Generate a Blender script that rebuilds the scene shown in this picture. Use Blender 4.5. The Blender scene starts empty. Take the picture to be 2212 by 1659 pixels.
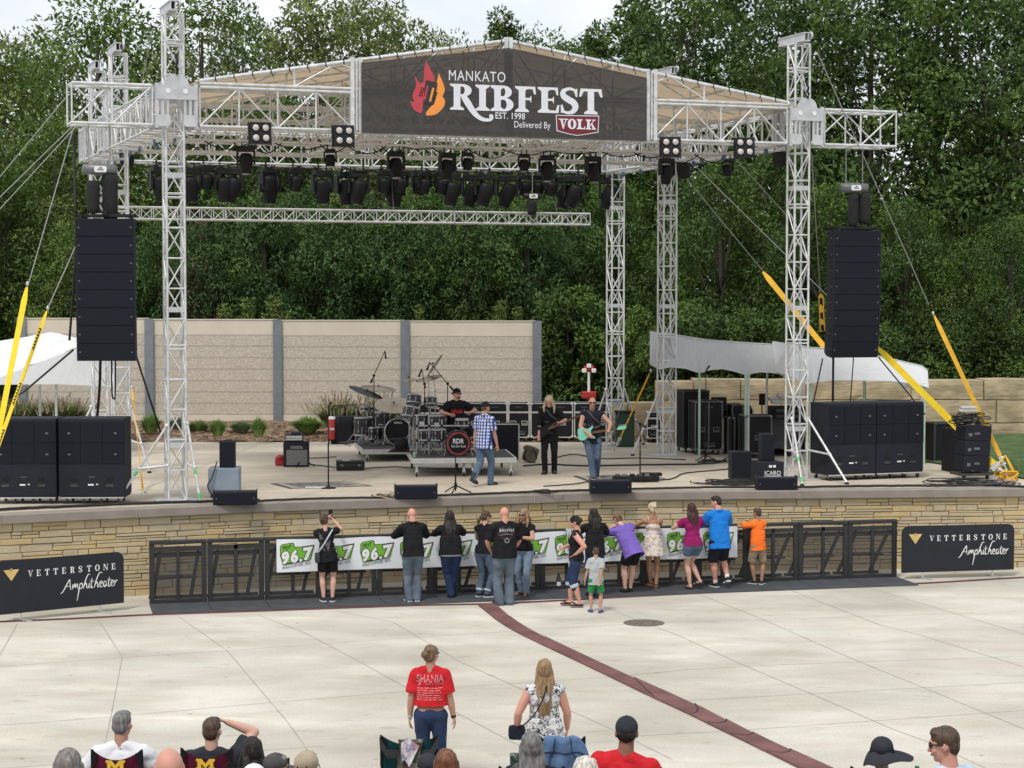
import bpy, bmesh, math, random
import numpy as np
from mathutils import Vector, Matrix, noise
from mathutils.bvhtree import BVHTree
R = math.radians
PI = math.pi
random.seed(7)
C = bpy.context.scene.collection
CAM_Z, FPX, HZ = 5.75, 4260.0, 637.0          # eye height above the plaza; focal length and horizon row on a 2212 x 1659 picture
PITCH = math.atan((829.5 - HZ) / FPX)
cd = bpy.data.cameras.new('camera')
cam = bpy.data.objects.new('camera', cd)
C.objects.link(cam)
cam.location = (0, 0, CAM_Z)
cam.rotation_euler = (PI / 2 - PITCH, 0, 0)
cd.sensor_width = 36.0
cd.lens = 36.0 * FPX / 2212.0
cd.clip_start, cd.clip_end = 0.5, 2000
bpy.context.scene.camera = cam
SUN_EL, SUN_AZ = R(58), R(205)                # high soft sun behind the camera, a little to the left
w = bpy.data.worlds.new("World")
bpy.context.scene.world = w
w.use_nodes = True
wn, wl = w.node_tree.nodes, w.node_tree.links
bg = wn['Background']
sky = wn.new('ShaderNodeTexSky')
sky.sky_type = 'NISHITA'
sky.sun_disc = False
sky.sun_elevation = SUN_EL
sky.sun_rotation = SUN_AZ
sky.dust_density = 3.0
sky.ozone_density = 1.0
tc = wn.new('ShaderNodeTexCoord')
mp = wn.new('ShaderNodeMapping')
mp.inputs['Scale'].default_value = (1, 1, 2.6)
cl = wn.new('ShaderNodeTexNoise')
cl.inputs['Scale'].default_value = 5.5
cl.inputs['Detail'].default_value = 7
rp = wn.new('ShaderNodeValToRGB')
rp.color_ramp.elements[0].position, rp.color_ramp.elements[0].color = 0.36, (0.62, 0.62, 0.62, 1)
rp.color_ramp.elements[1].position, rp.color_ramp.elements[1].color = 0.62, (0.97, 0.97, 0.97, 1)
mx = wn.new('ShaderNodeMix')
mx.data_type = 'RGBA'
mx.inputs[7].default_value = (8.2, 8.5, 8.9, 1)
wl.new(tc.outputs['Generated'], mp.inputs['Vector'])
wl.new(mp.outputs['Vector'], cl.inputs['Vector'])
wl.new(cl.outputs['Fac'], rp.inputs['Fac'])
wl.new(rp.outputs['Color'], mx.inputs[0])
wl.new(sky.outputs['Color'], mx.inputs[6])
wl.new(mx.outputs[2], bg.inputs['Color'])
bg.inputs['Strength'].default_value = 0.11
ld = bpy.data.lights.new('sun', 'SUN')
ld.energy = 1.8
ld.angle = R(11)
ld.color = (1.0, 0.96, 0.9)
sun = bpy.data.objects.new('sun', ld)
C.objects.link(sun)
sd = Vector((math.sin(SUN_AZ) * math.cos(SUN_EL), math.cos(SUN_AZ) * math.cos(SUN_EL), math.sin(SUN_EL)))
sun.rotation_euler = sd.to_track_quat('Z', 'Y').to_euler()
vs = bpy.context.scene.view_settings
vs.view_transform = 'Standard'
vs.look = 'None'
vs.exposure = 0.2
vs.gamma = 1
vs.use_curve_mapping = False
bpy.context.scene.cycles.max_bounces = 8
bpy.context.scene.cycles.transparent_max_bounces = 24
bpy.context.scene.cycles.diffuse_bounces = 5
SZ = 1.68                                     # stage floor above the plaza
TH = 0.347                                    # the stage roof is turned against the view by this angle
E1 = Vector((math.cos(TH), math.sin(TH), 0))
E2 = Vector((-math.sin(TH), math.cos(TH), 0))
S0 = Vector((-6.638, 38.846, SZ))
LEN, DEP1, DEP2 = 13.75, 6.8, 10.49
def S(a, b, z=0.0):
 """a metres along the roof's front, b metres behind it, z above the stage floor"""
 return S0 + E1 * a + E2 * b + Vector((0, 0, z))
def ray(u, v):
 x, yv = (u - 1106.0) / FPX, (829.5 - v) / FPX
 c, s = math.cos(PITCH), math.sin(PITCH)
 return Vector((x, c + yv * s, -s + yv * c))
def at(u, v, z):
 """the point at height z that the photograph shows at u, v (2212 x 1659)"""
 d = ray(u, v)
 t = (z - CAM_Z) / d.z
 return Vector((d.x * t, d.y * t, z))
def atY(u, v, Y):
 d = ray(u, v)
 t = Y / d.y
 return Vector((d.x * t, Y, CAM_Z + d.z * t))
def px(Y):
 return FPX / Y
def tag(o, label=None, cat=None, group=None, kind=None):
 if label: o['label'] = label
 if cat: o['category'] = cat
 if group: o['group'] = group
 if kind: o['kind'] = kind
 return o
def link(name, data, parent=None):
 o = bpy.data.objects.new(name, data)
 C.objects.link(o)
 if parent is not None: o.parent = parent
 return o
def thing(name, label, cat, loc=(0, 0, 0), rz=0.0, group=None, scale=None):
 o = link(name, None)
 o.location = loc
 o.rotation_euler = (0, 0, rz)
 if scale is not None: o.scale = (scale, scale, scale) if not hasattr(scale, '__len__') else scale
 o.empty_display_size = 0.2
 return tag(o, label, cat, group)
def kids(o):
 return [c for c in C.objects if c.parent == o]
def dup(root, loc, rz=0.0, label=None, group=None, scale=None):
 r = root.copy()
 C.objects.link(r)
 r.location = loc
 r.rotation_euler = (0, 0, rz)
 if scale is not None: r.scale = (scale, scale, scale) if not hasattr(scale, '__len__') else scale
 if label: r['label'] = label
 if group: r['group'] = group
 for ch in root.children:
  c = ch.copy()
  C.objects.link(c)
  c.parent = r
  for g in ch.children:
   d = g.copy()
   C.objects.link(d)
   d.parent = c
 return r
class MB:
 """collects shapes, links them as one mesh object"""
 def __init__(s):
  s.v, s.f, s.m, s.sm = [], [], [], []
 def add(s, vs_, fs, mi=0, smooth=False):
  o = len(s.v)
  s.v.extend([tuple(p) for p in vs_])
  for f in fs:
   s.f.append(tuple(o + i for i in f))
   s.m.append(mi)
   s.sm.append(smooth)
  return s
 def box(s, c, d, rot=None, mi=0, taper=None):
  x, y, z = d[0] / 2, d[1] / 2, d[2] / 2
  vs_ = [Vector(p) for p in ((-x, -y, -z), (x, -y, -z), (x, y, -z), (-x, y, -z), (-x, -y, z), (x, -y, z), (x, y, z), (-x, y, z))]
  if taper:
   for i in range(4, 8): vs_[i].x *= taper[0]; vs_[i].y *= taper[1]
  if rot is not None:
   m = rot if isinstance(rot, Matrix) else Matrix.Rotation(rot, 3, 'Z')
   vs_ = [m @ p for p in vs_]
  c = Vector(c)
  return s.add([p + c for p in vs_], [(3, 2, 1, 0), (4, 5, 6, 7), (0, 1, 5, 4), (1, 2, 6, 5), (2, 3, 7, 6), (3, 0, 4, 7)], mi)
 def bbox(s, c, d, bev=0.01, rot=None, mi=0):
  """box with chamfered edges"""
  bm = bmesh.new()
  bmesh.ops.create_cube(bm, size=1)
  for q in bm.verts: q.co = Vector((q.co.x * d[0], q.co.y * d[1], q.co.z * d[2]))
  bmesh.ops.bevel(bm, geom=bm.edges[:], offset=min(bev, min(d) * .45), segments=2, profile=.6, affect='EDGES')
  return s.bm(bm, c, rot, mi)
 def bm(s, bm, c=(0, 0, 0), rot=None, mi=0, smooth=False):
  bm.verts.index_update()
  m = rot if isinstance(rot, Matrix) else Matrix.Rotation(rot or 0, 3, 'Z')
  c = Vector(c)
  s.add([m @ q.co + c for q in bm.verts], [[q.index for q in f.verts] for f in bm.faces], mi, smooth)
  bm.free()
  return s
 def tube(s, p0, p1, r0, r1=None, n=8, mi=0, cap=True):
  p0, p1 = Vector(p0), Vector(p1)
  r1 = r0 if r1 is None else r1
  d = p1 - p0
  if d.length < 1e-6: return s
  q = d.to_track_quat('Z', 'Y')
  vs_ = []
  for p, r in ((p0, r0), (p1, r1)):
   for i in range(n):
    a = 2 * PI * i / n
    vs_.append(p + q @ Vector((r * math.cos(a), r * math.sin(a), 0)))
  fs = [(i, (i + 1) % n, n + (i + 1) % n, n + i) for i in range(n)]
  o = s.add(vs_, fs, mi, True)
  if cap: s.add(vs_, [tuple(range(n - 1, -1, -1)), tuple(range(n, 2 * n))], mi)
  return s
 def path(s, pts, r, n=6, mi=0):
  pts = [Vector(p) for p in pts]
  vs_, N = [], len(pts)
  rr = r if hasattr(r, '__len__') else [r] * N
  for k, p in enumerate(pts):
   d = pts[min(k + 1, N - 1)] - pts[max(k - 1, 0)]
   if d.length < 1e-9: d = Vector((0, 0, 1))
   q = d.to_track_quat('Z', 'Y')
   for i in range(n):
    a = 2 * PI * i / n
    vs_.append(p + q @ Vector((rr[k] * math.cos(a), rr[k] * math.sin(a), 0)))
  fs = [(k * n + i, k * n + (i + 1) % n, (k + 1) * n + (i + 1) % n, (k + 1) * n + i) for k in range(N - 1) for i in range(n)]
  fs += [tuple(range(n - 1, -1, -1)), tuple(range((N - 1) * n, N * n))]
  return s.add(vs_, fs, mi, True)
 def lathe(s, prof, c=(0, 0, 0), n=20, mi=0, rot=None, smooth=True):
  m = rot if rot is not None else Matrix.Identity(3)
  c = Vector(c)
  vs_, N = [], len(prof)
  for r, z in prof:
   for i in range(n):
    a = 2 * PI * i / n
    vs_.append(m @ Vector((r * math.cos(a), r * math.sin(a), z)) + c)
  fs = [(k * n + i, k * n + (i + 1) % n, (k + 1) * n + (i + 1) % n, (k + 1) * n + i) for k in range(N - 1) for i in range(n)]
  s.add(vs_, fs, mi, smooth)
  s.add(vs_, [tuple(range(n - 1, -1, -1)), tuple(range((N - 1) * n, N * n))], mi)
  return s
 def ball(s, c, r, n=12, k=8, mi=0, rot=None):
  r = r if hasattr(r, '__len__') else (r, r, r)
  m = rot if rot is not None else Matrix.Identity(3)
  c = Vector(c)
  vs_ = [m @ Vector((0, 0, -r[2])) + c]
  for j in range(1, k):
   t = -PI / 2 + PI * j / k
   for i in range(n):
    a = 2 * PI * i / n
    vs_.append(m @ Vector((r[0] * math.cos(t) * math.cos(a), r[1] * math.cos(t) * math.sin(a), r[2] * math.sin(t))) + c)
  vs_.append(m @ Vector((0, 0, r[2])) + c)
  fs = [(0, 1 + (i + 1) % n, 1 + i) for i in range(n)]
  for j in range(k - 2):
   b = 1 + j * n
   fs += [(b + i, b + (i + 1) % n, b + n + (i + 1) % n, b + n + i) for i in range(n)]
  b, t = 1 + (k - 2) * n, len(vs_) - 1
  fs += [(b + i, b + (i + 1) % n, t) for i in range(n)]
  return s.add(vs_, fs, mi, True)
 def prism(s, poly, z0, z1, M=None, mi=0):
  """polygon in x, y pushed from z0 to z1, then moved by the 4x4 matrix M"""
  n = len(poly)
  vs_ = [Vector((p[0], p[1], z0)) for p in poly] + [Vector((p[0], p[1], z1)) for p in poly]
  if M is not None: vs_ = [M @ p for p in vs_]
  fs = [tuple(range(n - 1, -1, -1)), tuple(range(n, 2 * n))] + [(i, (i + 1) % n, n + (i + 1) % n, n + i) for i in range(n)]
  return s.add(vs_, fs, mi)
 def mesh(s, name, mats):
  me = bpy.data.meshes.new(name)
  me.from_pydata(s.v, [], s.f)
  mats = mats if isinstance(mats, (list, tuple)) else [mats]
  for m in mats: me.materials.append(m)
  me.polygons.foreach_set('material_index', s.m)
  me.polygons.foreach_set('use_smooth', s.sm)
  me.update()
  return me
 def build(s, name, mats, parent=None):
  return link(name, s.mesh(name, mats), parent)
def mat(name, col, rough=0.7, metal=0.0, var=0.12, scale=5.0, bump=0.0, bscale=40.0, alpha=1.0, trans=0.0, detail=4, island=0.0, stretch=None, spec=0.5):
 m = bpy.data.materials.new(name)
 m.use_nodes = True
 nt = m.node_tree
 N, L = nt.nodes, nt.links
 b = N['Principled BSDF']
 b.inputs['Roughness'].default_value = rough
 b.inputs['Metallic'].default_value = metal
 b.inputs['Specular IOR Level'].default_value = spec
 co = N.new('ShaderNodeTexCoord')
 src = co.outputs['Object']
 if stretch:
  mpn = N.new('ShaderNodeMapping')
  mpn.inputs['Scale'].default_value = stretch
  L.new(src, mpn.inputs['Vector'])
  src = mpn.outputs['Vector']
 nz = N.new('ShaderNodeTexNoise')
 nz.inputs['Scale'].default_value = scale
 nz.inputs['Detail'].default_value = detail
 L.new(src, nz.inputs['Vector'])
 rm = N.new('ShaderNodeValToRGB')
 rm.color_ramp.elements[0].position = 0.3
 rm.color_ramp.elements[1].position = 0.7
 rm.color_ramp.elements[0].color = tuple(max(0, c * (1 - var)) for c in col[:3]) + (1,)
 rm.color_ramp.elements[1].color = tuple(min(1, c * (1 + var)) for c in col[:3]) + (1,)
 L.new(nz.outputs['Fac'], rm.inputs['Fac'])
 out = rm.outputs['Color']
 if island:
  g = N.new('ShaderNodeNewGeometry')
  mr = N.new('ShaderNodeMapRange')
  mr.inputs['To Min'].default_value, mr.inputs['To Max'].default_value = 1 - island, 1 + island
  L.new(g.outputs['Random Per Island'], mr.inputs['Value'])
  mm = N.new('ShaderNodeMix')
  mm.data_type = 'RGBA'
  mm.blend_type = 'MULTIPLY'
  mm.inputs[0].default_value = 1
  L.new(out, mm.inputs[6])
  L.new(mr.outputs['Result'], mm.inputs[7])
  out = mm.outputs[2]
 L.new(out, b.inputs['Base Color'])
 if bump:
  n2 = N.new('ShaderNodeTexNoise')
  n2.inputs['Scale'].default_value = bscale
  n2.inputs['Detail'].default_value = 5
  L.new(src, n2.inputs['Vector'])
  bp = N.new('ShaderNodeBump')
  bp.inputs['Strength'].default_value = bump
  bp.inputs['Distance'].default_value = 0.02
  L.new(n2.outputs['Fac'], bp.inputs['Height'])
  L.new(bp.outputs['Normal'], b.inputs['Normal'])
 o = N['Material Output']
 last = b.outputs['BSDF']
 if trans:
  t = N.new('ShaderNodeBsdfTranslucent')
  L.new(out, t.inputs['Color'])
  ms = N.new('ShaderNodeMixShader')
  ms.inputs[0].default_value = trans
  L.new(last, ms.inputs[1]); L.new(t.outputs[0], ms.inputs[2])
  last = ms.outputs[0]
 if alpha < 1:
  t = N.new('ShaderNodeBsdfTransparent')
  ms = N.new('ShaderNodeMixShader')
  ms.inputs[0].default_value = alpha
  L.new(t.outputs[0], ms.inputs[1]); L.new(last, ms.inputs[2])
  last = ms.outputs[0]
 L.new(last, o.inputs['Surface'])
 m['out'] = 1
 return m
def nodes_of(m):
 return m.node_tree.nodes, m.node_tree.links, m.node_tree.nodes['Principled BSDF']
# ================================================================== SETTING
M = {}
def concrete(name, c0, c1, c2, stain=0.5, sc=0.35):
 m = mat(name, c0, rough=.82, var=0)
 N, L, b = nodes_of(m)
 co = N.new('ShaderNodeTexCoord')
 def nz(s, d=5, st=None, dist=0):
  n = N.new('ShaderNodeTexNoise')
  n.inputs['Scale'].default_value, n.inputs['Detail'].default_value, n.inputs['Distortion'].default_value = s, d, dist
  if st:
   q = N.new('ShaderNodeMapping'); q.inputs['Scale'].default_value = st
   L.new(co.outputs['Object'], q.inputs['Vector']); L.new(q.outputs['Vector'], n.inputs['Vector'])
  else: L.new(co.outputs['Object'], n.inputs['Vector'])
  return n.outputs['Fac']
 def ramp(f, a, bb, pa=.35, pb=.65):
  r = N.new('ShaderNodeValToRGB')
  r.color_ramp.elements[0].position, r.color_ramp.elements[1].position = pa, pb
  r.color_ramp.elements[0].color, r.color_ramp.elements[1].color = (*a, 1), (*bb, 1)
  L.new(f, r.inputs['Fac'])
  return r.outputs['Color']
 def mul(a, bb, fac=1):
  q = N.new('ShaderNodeMix'); q.data_type = 'RGBA'; q.blend_type = 'MULTIPLY'; q.inputs[0].default_value = fac
  L.new(a, q.inputs[6]); L.new(bb, q.inputs[7])
  return q.outputs[2]
 base = ramp(nz(sc, 6, None, .6), c0, c1)
 streak = ramp(nz(1.1, 7, (.55, 1.3, 1), .5), (.90, .89, .865), (1.04, 1.04, 1.04), .3, .6)
 spots = ramp(nz(2.6, 3, (.8, 1.8, 1)), c2, (1, 1, 1), .29, .36)
 fine = ramp(nz(26, 6), (.90, .90, .89), (1.06, 1.06, 1.06), .32, .68)
 vo = N.new('ShaderNodeTexVoronoi'); vo.inputs['Scale'].default_value = 1.3
 L.new(co.outputs['Object'], vo.inputs['Vector'])
 gum = ramp(vo.outputs['Distance'], (.55, .53, .5), (1, 1, 1), .03, .055)
 big = ramp(nz(.11, 4, (1, 1.8, 1), 1.2), (.90, .885, .86), (1.05, 1.05, 1.05), .38, .62)
 rust = ramp(nz(.9, 4, (.6, 1.5, 1)), (1, 1, 1), (1.0, .945, .90), .60, .70)
 pale = ramp(nz(.5, 6, (.5, 1.4, 1), .8), (1, 1, 1), (1.12, 1.12, 1.12), .58, .66)
 col = mul(mul(mul(base, streak, 1), spots, stain), fine)
 col = mul(mul(mul(mul(col, gum), big), rust), pale)
 L.new(col, b.inputs['Base Color'])
 bp = N.new('ShaderNodeBump'); bp.inputs['Strength'].default_value = .12; bp.inputs['Distance'].default_value = .01
 L.new(nz(70, 4), bp.inputs['Height']); L.new(bp.outputs['Normal'], b.inputs['Normal'])
 return m
M['plaza'] = concrete('plaza_concrete', (.465, .443, .38), (.61, .58, .508), (.70, .66, .60))
M['stage'] = concrete('stage_concrete', (.47, .415, .335), (.56, .50, .41), (.75, .72, .68), .5, .6)
M['joint'] = mat('joint_sealant', (.33, .31, .27), rough=.9, var=.3, scale=2)
M['cap'] = mat('cap_concrete', (.27, .235, .20), rough=.85, var=.12, scale=3, bump=.15, bscale=60)
M['mortar'] = mat('mortar', (.27, .235, .17), rough=.95)
def strip(mb, pts, wid, z, mi=1):
 """a thin band laid along ground points"""
 pts = [Vector((p[0], p[1], z)) for p in pts]
 vs_ = []
 for k, p in enumerate(pts):
  d = (pts[min(k + 1, len(pts) - 1)] - pts[max(k - 1, 0)]).normalized()
  n = Vector((-d.y, d.x, 0)) * wid / 2
  vs_ += [p + n, p - n]
 mb.add(vs_, [(2 * k + 1, 2 * k + 3, 2 * k + 2, 2 * k) for k in range(len(pts) - 1)], mi)
def smooth_line(pts, n=8):
 """Catmull-Rom through points"""
 pts = [Vector(p) for p in pts]
 P = [pts[0] * 2 - pts[1]] + pts + [pts[-1] * 2 - pts[-2]]
 out = []
 for i in range(1, len(P) - 2):
  for k in range(n):
   t = k / n
   a, b, c, d = P[i - 1], P[i], P[i + 1], P[i + 2]
   out.append(.5 * ((2 * b) + (c - a) * t + (2 * a - 5 * b + 4 * c - d) * t * t + (3 * b - a - 3 * c + d) * t ** 3))
 out.append(P[-2])
 return out
pm = MB()
pm.add([(-90, -40, 0), (90, -40, 0), (90, 70, 0), (-90, 70, 0)], [(0, 1, 2, 3)])
JL = [[(38, 1347), (0, 1415), (-60, 1500)], [(213, 1339), (264, 1420), (237, 1561), (205, 1700)], [(387, 1333), (491, 1406), (622, 1561), (700, 1670)],
      [(559, 1329), (658, 1367), (768, 1424.7), (878, 1486), (1000, 1547), (1119, 1610), (1210, 1665)], [(735, 1322), (849, 1344), (990, 1428), (1136, 1493), (1310, 1570), (1450, 1640)],
      [(1265, 1295), (1390, 1345), (1461, 1371), (1604, 1436), (1750, 1498), (1930, 1576), (2013, 1606), (2130, 1660)], [(1500, 1280), (1640, 1335), (1722, 1371), (1857, 1430), (1996, 1486), (2212, 1575)],
      [(1700, 1272), (1900, 1350), (1983, 1371), (2212, 1441)], [(1850, 1262), (2212, 1370)],
      [(-60, 1444), (0, 1440), (263, 1421), (488, 1406), (658, 1394), (768, 1386), (1090, 1365), (1348, 1349), (1560, 1341), (2212, 1322)],
      [(-60, 1571), (31, 1564.6), (240, 1549), (583, 1518), (994, 1484), (1316, 1463), (1481, 1447), (1687, 1436), (2212, 1418)],
      [(1444, 1516), (1750, 1499), (2212, 1474)], [(1380, 1590), (1610, 1577), (2212, 1535)], [(0, 1660), (300, 1640), (700, 1612)]]
for l in JL:
 strip(pm, [at(u, v, 0) for u, v in l], .010, .004)
plaza = pm.build('plaza', [M['plaza'], M['joint']])
tag(plaza, kind='structure')
gm = MB(); gm.add([(-260, -260, -.03), (260, -260, -.03), (260, 260, -.03), (-260, 260, -.03)], [(0, 1, 2, 3)])
M['grass'] = mat('lawn_grass', (.055, .1, .025), rough=.9, var=.35, scale=3, bump=.5, bscale=30)
M['soil'] = mat('soil', (.05, .045, .03), rough=1, var=.3, scale=2, bump=.5, bscale=8)
tag(gm.build('ground', M['soil']), kind='structure')
def terr(Y): return max(0.0, .45 + (19.5 - Y) * .18)
tm = MB()
for k in range(9):
 y1 = 20.4 - k * 2.2
 z = terr(y1 - 1.1)
 tm.box((0, y1 - 1.1, z / 2 - .01), (60, 2.2, z - .02))
tag(tm.build('terrace', M['cap']), kind='structure')
FE = [(-330, 1131), (0, 1113), (347, 1097), (603, 1086), (933, 1076), (1124, 1070), (1317, 1064), (1646, 1060.5), (2212, 1055.5), (2700, 1052)]
fe = [at(u, v, SZ) for u, v in FE]
fe = smooth_line(fe, 6)
def offset_line(pts, d):
 out = []
 for k, p in enumerate(pts):
  t = (pts[min(k + 1, len(pts) - 1)] - pts[max(k - 1, 0)]).normalized()
  out.append(p + Vector((-t.y, t.x, 0)) * d)
 return out
BACK = 54.6
sm_ = MB()
n = len(fe)
inner = offset_line(fe, .42)
sm_.add([Vector((p.x, p.y, SZ)) for p in inner] + [Vector((p.x * 1.25, BACK, SZ)) for p in inner], [(k, k + 1, n + k + 1, n + k) for k in range(n - 1)])
for l in [[(603, 1085), (760, 1040), (980, 985)], [(300, 1060), (560, 960)], [(1380, 1060), (1175, 1017), (900, 960)], [(1420, 1005), (1560, 1040), (1640, 1056)], [(1730, 1010), (2170, 1045)],
          [(450, 1022), (900, 1012), (1500, 1000), (2000, 990)], [(300, 985), (700, 975), (1400, 968)]]:
 strip(sm_, [at(u, v, SZ) for u, v in l], .014, SZ + .004)
tag(sm_.build('stage_floor', [M['stage'], M['joint']]), kind='structure')
wall = thing('stage_wall', 'long low wall of coursed buff limestone under a concrete cap, along the stage front', 'wall', (0, 0, 0))
cm = MB()
rows = []
for o, z in [(.0, -.165), (.0, -.012), (.012, 0), (.42, 0), (.42, -.18), (.03, -.18)]:
 rows.append([p + Vector((0, 0, z)) for p in offset_line(fe, o)])
for a in range(len(rows)):
 b = (a + 1) % len(rows)
 cm.add(rows[a] + rows[b], [(k + 1, k, n + k, n + k + 1) for k in range(n - 1)], 0)
acc = 0
for k in range(1, n):
 acc += (fe[k] - fe[k - 1]).length
 if acc > 2.4:
  acc = 0
  t = (fe[k] - fe[k - 1]).normalized()
  cm.box(fe[k] + Vector((0, 0, -.088)), (.012, .02, .172), math.atan2(t.y, t.x), 1)
cm.build('cap', [M['cap'], M['joint']], wall)
back = offset_line(fe, .13)
bk = MB()
bk.add([Vector((p.x, p.y, -.05)) for p in back] + [Vector((p.x, p.y, SZ - .15)) for p in back], [(k, k + 1, n + k + 1, n + k) for k in range(n - 1)])
bk.build('backing', M['mortar'], wall)
face = [Vector((p.x, p.y, 0)) for p in offset_line(fe, .10)]
cum = [0]
for k in range(1, n): cum.append(cum[-1] + (face[k] - face[k - 1]).length)
def on_face(s):
 s = min(max(s, 0), cum[-1] - 1e-4)
 k = max(i for i in range(n - 1) if cum[i] <= s)
 t = (s - cum[k]) / (cum[k + 1] - cum[k])
 d = (face[k + 1] - face[k]).normalized()
 return face[k].lerp(face[k + 1], t), d
rs = random.Random(5)
M['ashlar'] = mat('limestone_ashlar', (.47, .37, .225), rough=.9, var=.2, scale=4, bump=.6, bscale=12, detail=8)
N, L, b = nodes_of(M['ashlar'])
g = N.new('ShaderNodeNewGeometry'); r = N.new('ShaderNodeValToRGB')
for i in range(5): r.color_ramp.elements.new(.15 + i * .15)
for e, c in zip(r.color_ramp.elements, [(.50, .405, .25), (.56, .45, .27), (.46, .395, .265), (.57, .43, .205), (.53, .455, .32), (.55, .42, .20), (.50, .425, .285)]): e.color = (*c, 1)
r.color_ramp.interpolation = 'CONSTANT'
for i, e in enumerate(r.color_ramp.elements): e.position = i / 7
L.new(g.outputs['Random Per Island'], r.inputs['Fac'])
q = N.new('ShaderNodeMix'); q.data_type = 'RGBA'; q.blend_type = 'MIX'; q.inputs[0].default_value = .68
old = b.inputs['Base Color'].links[0].from_socket
L.new(old, q.inputs[6]); L.new(r.outputs['Color'], q.inputs[7]); L.new(q.outputs[2], b.inputs['Base Color'])
st = MB()
def stone(s0, s1, z0, z1):
 pa, da = on_face(s0 + .006); pb, db = on_face(s1 - .006)
 nrm = Vector((da.y, -da.x, 0))
 d = rs.uniform(.0, .022)
 j = lambda: rs.uniform(-.004, .004)
 z0 += .006; z1 -= .006
 ch = .008
 c8 = []
 for off, inset in ((d - ch, 0), (d, ch)):
  for p, zz, sx, szn in ((pa, z0, 1, 1), (pb, z0, -1, 1), (pb, z1, -1, -1), (pa, z1, 1, -1)):
   c8.append(p + da * (sx * inset + j()) + nrm * off + Vector((0, 0, zz + szn * inset + j())))
 bk4 = [c8[i] - nrm * (d - ch + .05) for i in range(4)]
 st.add(bk4 + c8, [(8, 9, 10, 11), (4, 5, 9, 8), (5, 6, 10, 9), (6, 7, 11, 10), (7, 4, 8, 11), (0, 1, 5, 4), (1, 2, 6, 5), (2, 3, 7, 6), (3, 0, 4, 7)])
z = -.02
while z < SZ - .18:
 h = rs.choice([.115, .13, .145, .16])
 if z + h > SZ - .27: h = SZ - .175 - z
 s = 0.0
 while s < cum[-1]:
  wd = rs.uniform(.4, 1.1)
  kind = rs.random()
  if kind < .45:
   w2 = wd * rs.uniform(.5, .9); stone(s, s + w2, z, z + h); wd = w2
  elif kind < .8:
   c = h * rs.choice([.4, .5, .6])
   for a0, a1 in ((z, z + c), (z + c, z + h)):
    if rs.random() < .5:
     m_ = s + wd * rs.uniform(.3, .7); stone(s, m_, a0, a1); stone(m_, s + wd, a0, a1)
    else: stone(s, s + wd, a0, a1)
  else:
   w2 = wd * .35; stone(s, s + w2, z, z + h); wd = w2
  s += wd
 z += h
st.build('stonework', M['ashlar'], wall)
M['maroon'] = mat('maroon_band', (.115, .035, .036), rough=.85, var=.3, scale=2.5, bump=.2)
bm_ = MB()
for l in [[(-40, 1345), (160, 1336.5), (330, 1328), (560, 1320), (900, 1308), (1100, 1303), (1500, 1282), (1950, 1262.5), (2212, 1247.5), (2400, 1240)]]:
 strip(bm_, smooth_line([at(u, v, 0) for u, v in l], 6), .17, .006, 0)
tag(bm_.build('paving_band', M['maroon']), kind='structure')
ls = [(1033, 1309), (1055, 1326), (1078, 1344), (1132, 1375), (1271, 1441), (1397, 1502), (1481, 1541), (1538, 1569), (1624.5, 1611), (1722, 1659), (1800, 1700)]
rs_ = [(1068, 1306), (1092, 1326), (1116, 1344), (1155, 1367), (1235, 1405), (1348, 1457), (1481, 1515), (1586, 1566), (1670, 1606), (1791, 1659), (1880, 1704)]
la = smooth_line([at(u, v, 0) for u, v in ls], 6); ra = smooth_line([at(u, v, 0) for u, v in rs_], 6)
strp = thing('cable_strip', 'faded maroon rubber strip laid in a curve across the concrete from the barricade', 'cable cover', la[30])
M['strip'] = mat('maroon_rubber', (.155, .068, .062), rough=.8, var=.35, scale=1.6, bump=.2, bscale=20)
M['rubber'] = mat('dark_rubber', (.018, .018, .02), rough=.7, var=.25, scale=6)
sb = MB()
o0 = Vector(strp.location)
cut = [0, 9, 20, 31, 37, 41, 45, 50, len(la) - 1]
for i in range(len(cut) - 1):
 a, b2 = cut[i], cut[i + 1] + (0 if i == len(cut) - 2 else 0)
 vs_, m_ = [], 0
 for k in range(a, b2 + 1):
  zz = .022 + .012 * (1 - (k - a) / max(1, b2 - a))
  vs_ += [Vector((la[k].x, la[k].y, .002)) - o0, Vector((la[k].x, la[k].y, zz)) - o0, Vector((ra[k].x, ra[k].y, zz)) - o0, Vector((ra[k].x, ra[k].y, .002)) - o0]; m_ += 1
 fs = []
 for k in range(m_ - 1):
  for e in range(3): fs.append((4 * k + e, 4 * k + e + 1, 4 * k + e + 5, 4 * k + e + 4))
 sb.add(vs_, fs, 0)
sb.build('rubber_sheet', M['strip'], strp)
for i in cut[4:-1]:
 sm2 = MB()
 mid = [la[i].lerp(ra[i], t) + (la[i] - la[i - 1]).normalized() * .16 * math.sin(PI * t) for t in [k / 10 for k in range(11)]]
 strip(sm2, [p - o0 for p in mid], .022, .036, 0)
 sm2.build('seam', M['rubber'], strp)
mc = at(1391, 1346, 0)
M['iron'] = mat('cast_iron', (.17, .145, .12), rough=.7, metal=.2, var=.4, scale=25, bump=.8, bscale=60)
man = thing('drain_cover', 'round rusty brown cast iron drain cover set in the concrete', 'drain cover', mc)
MB().lathe([(.36, 0), (.36, .009), (.335, .012), (0.01, .012)], n=40, smooth=False).build('cover', M['iron'], man)
dr = MB()
for i in range(-5, 6):
 hw = math.sqrt(max(0, .31 ** 2 - (i * .06) ** 2))
 dr.box((i * .06, 0, .014), (.022, 2 * hw, .006))
dr.build('grating', M['iron'], man)
gb = MB()
xs = [-60 + 4 * i for i in range(36)]
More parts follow.
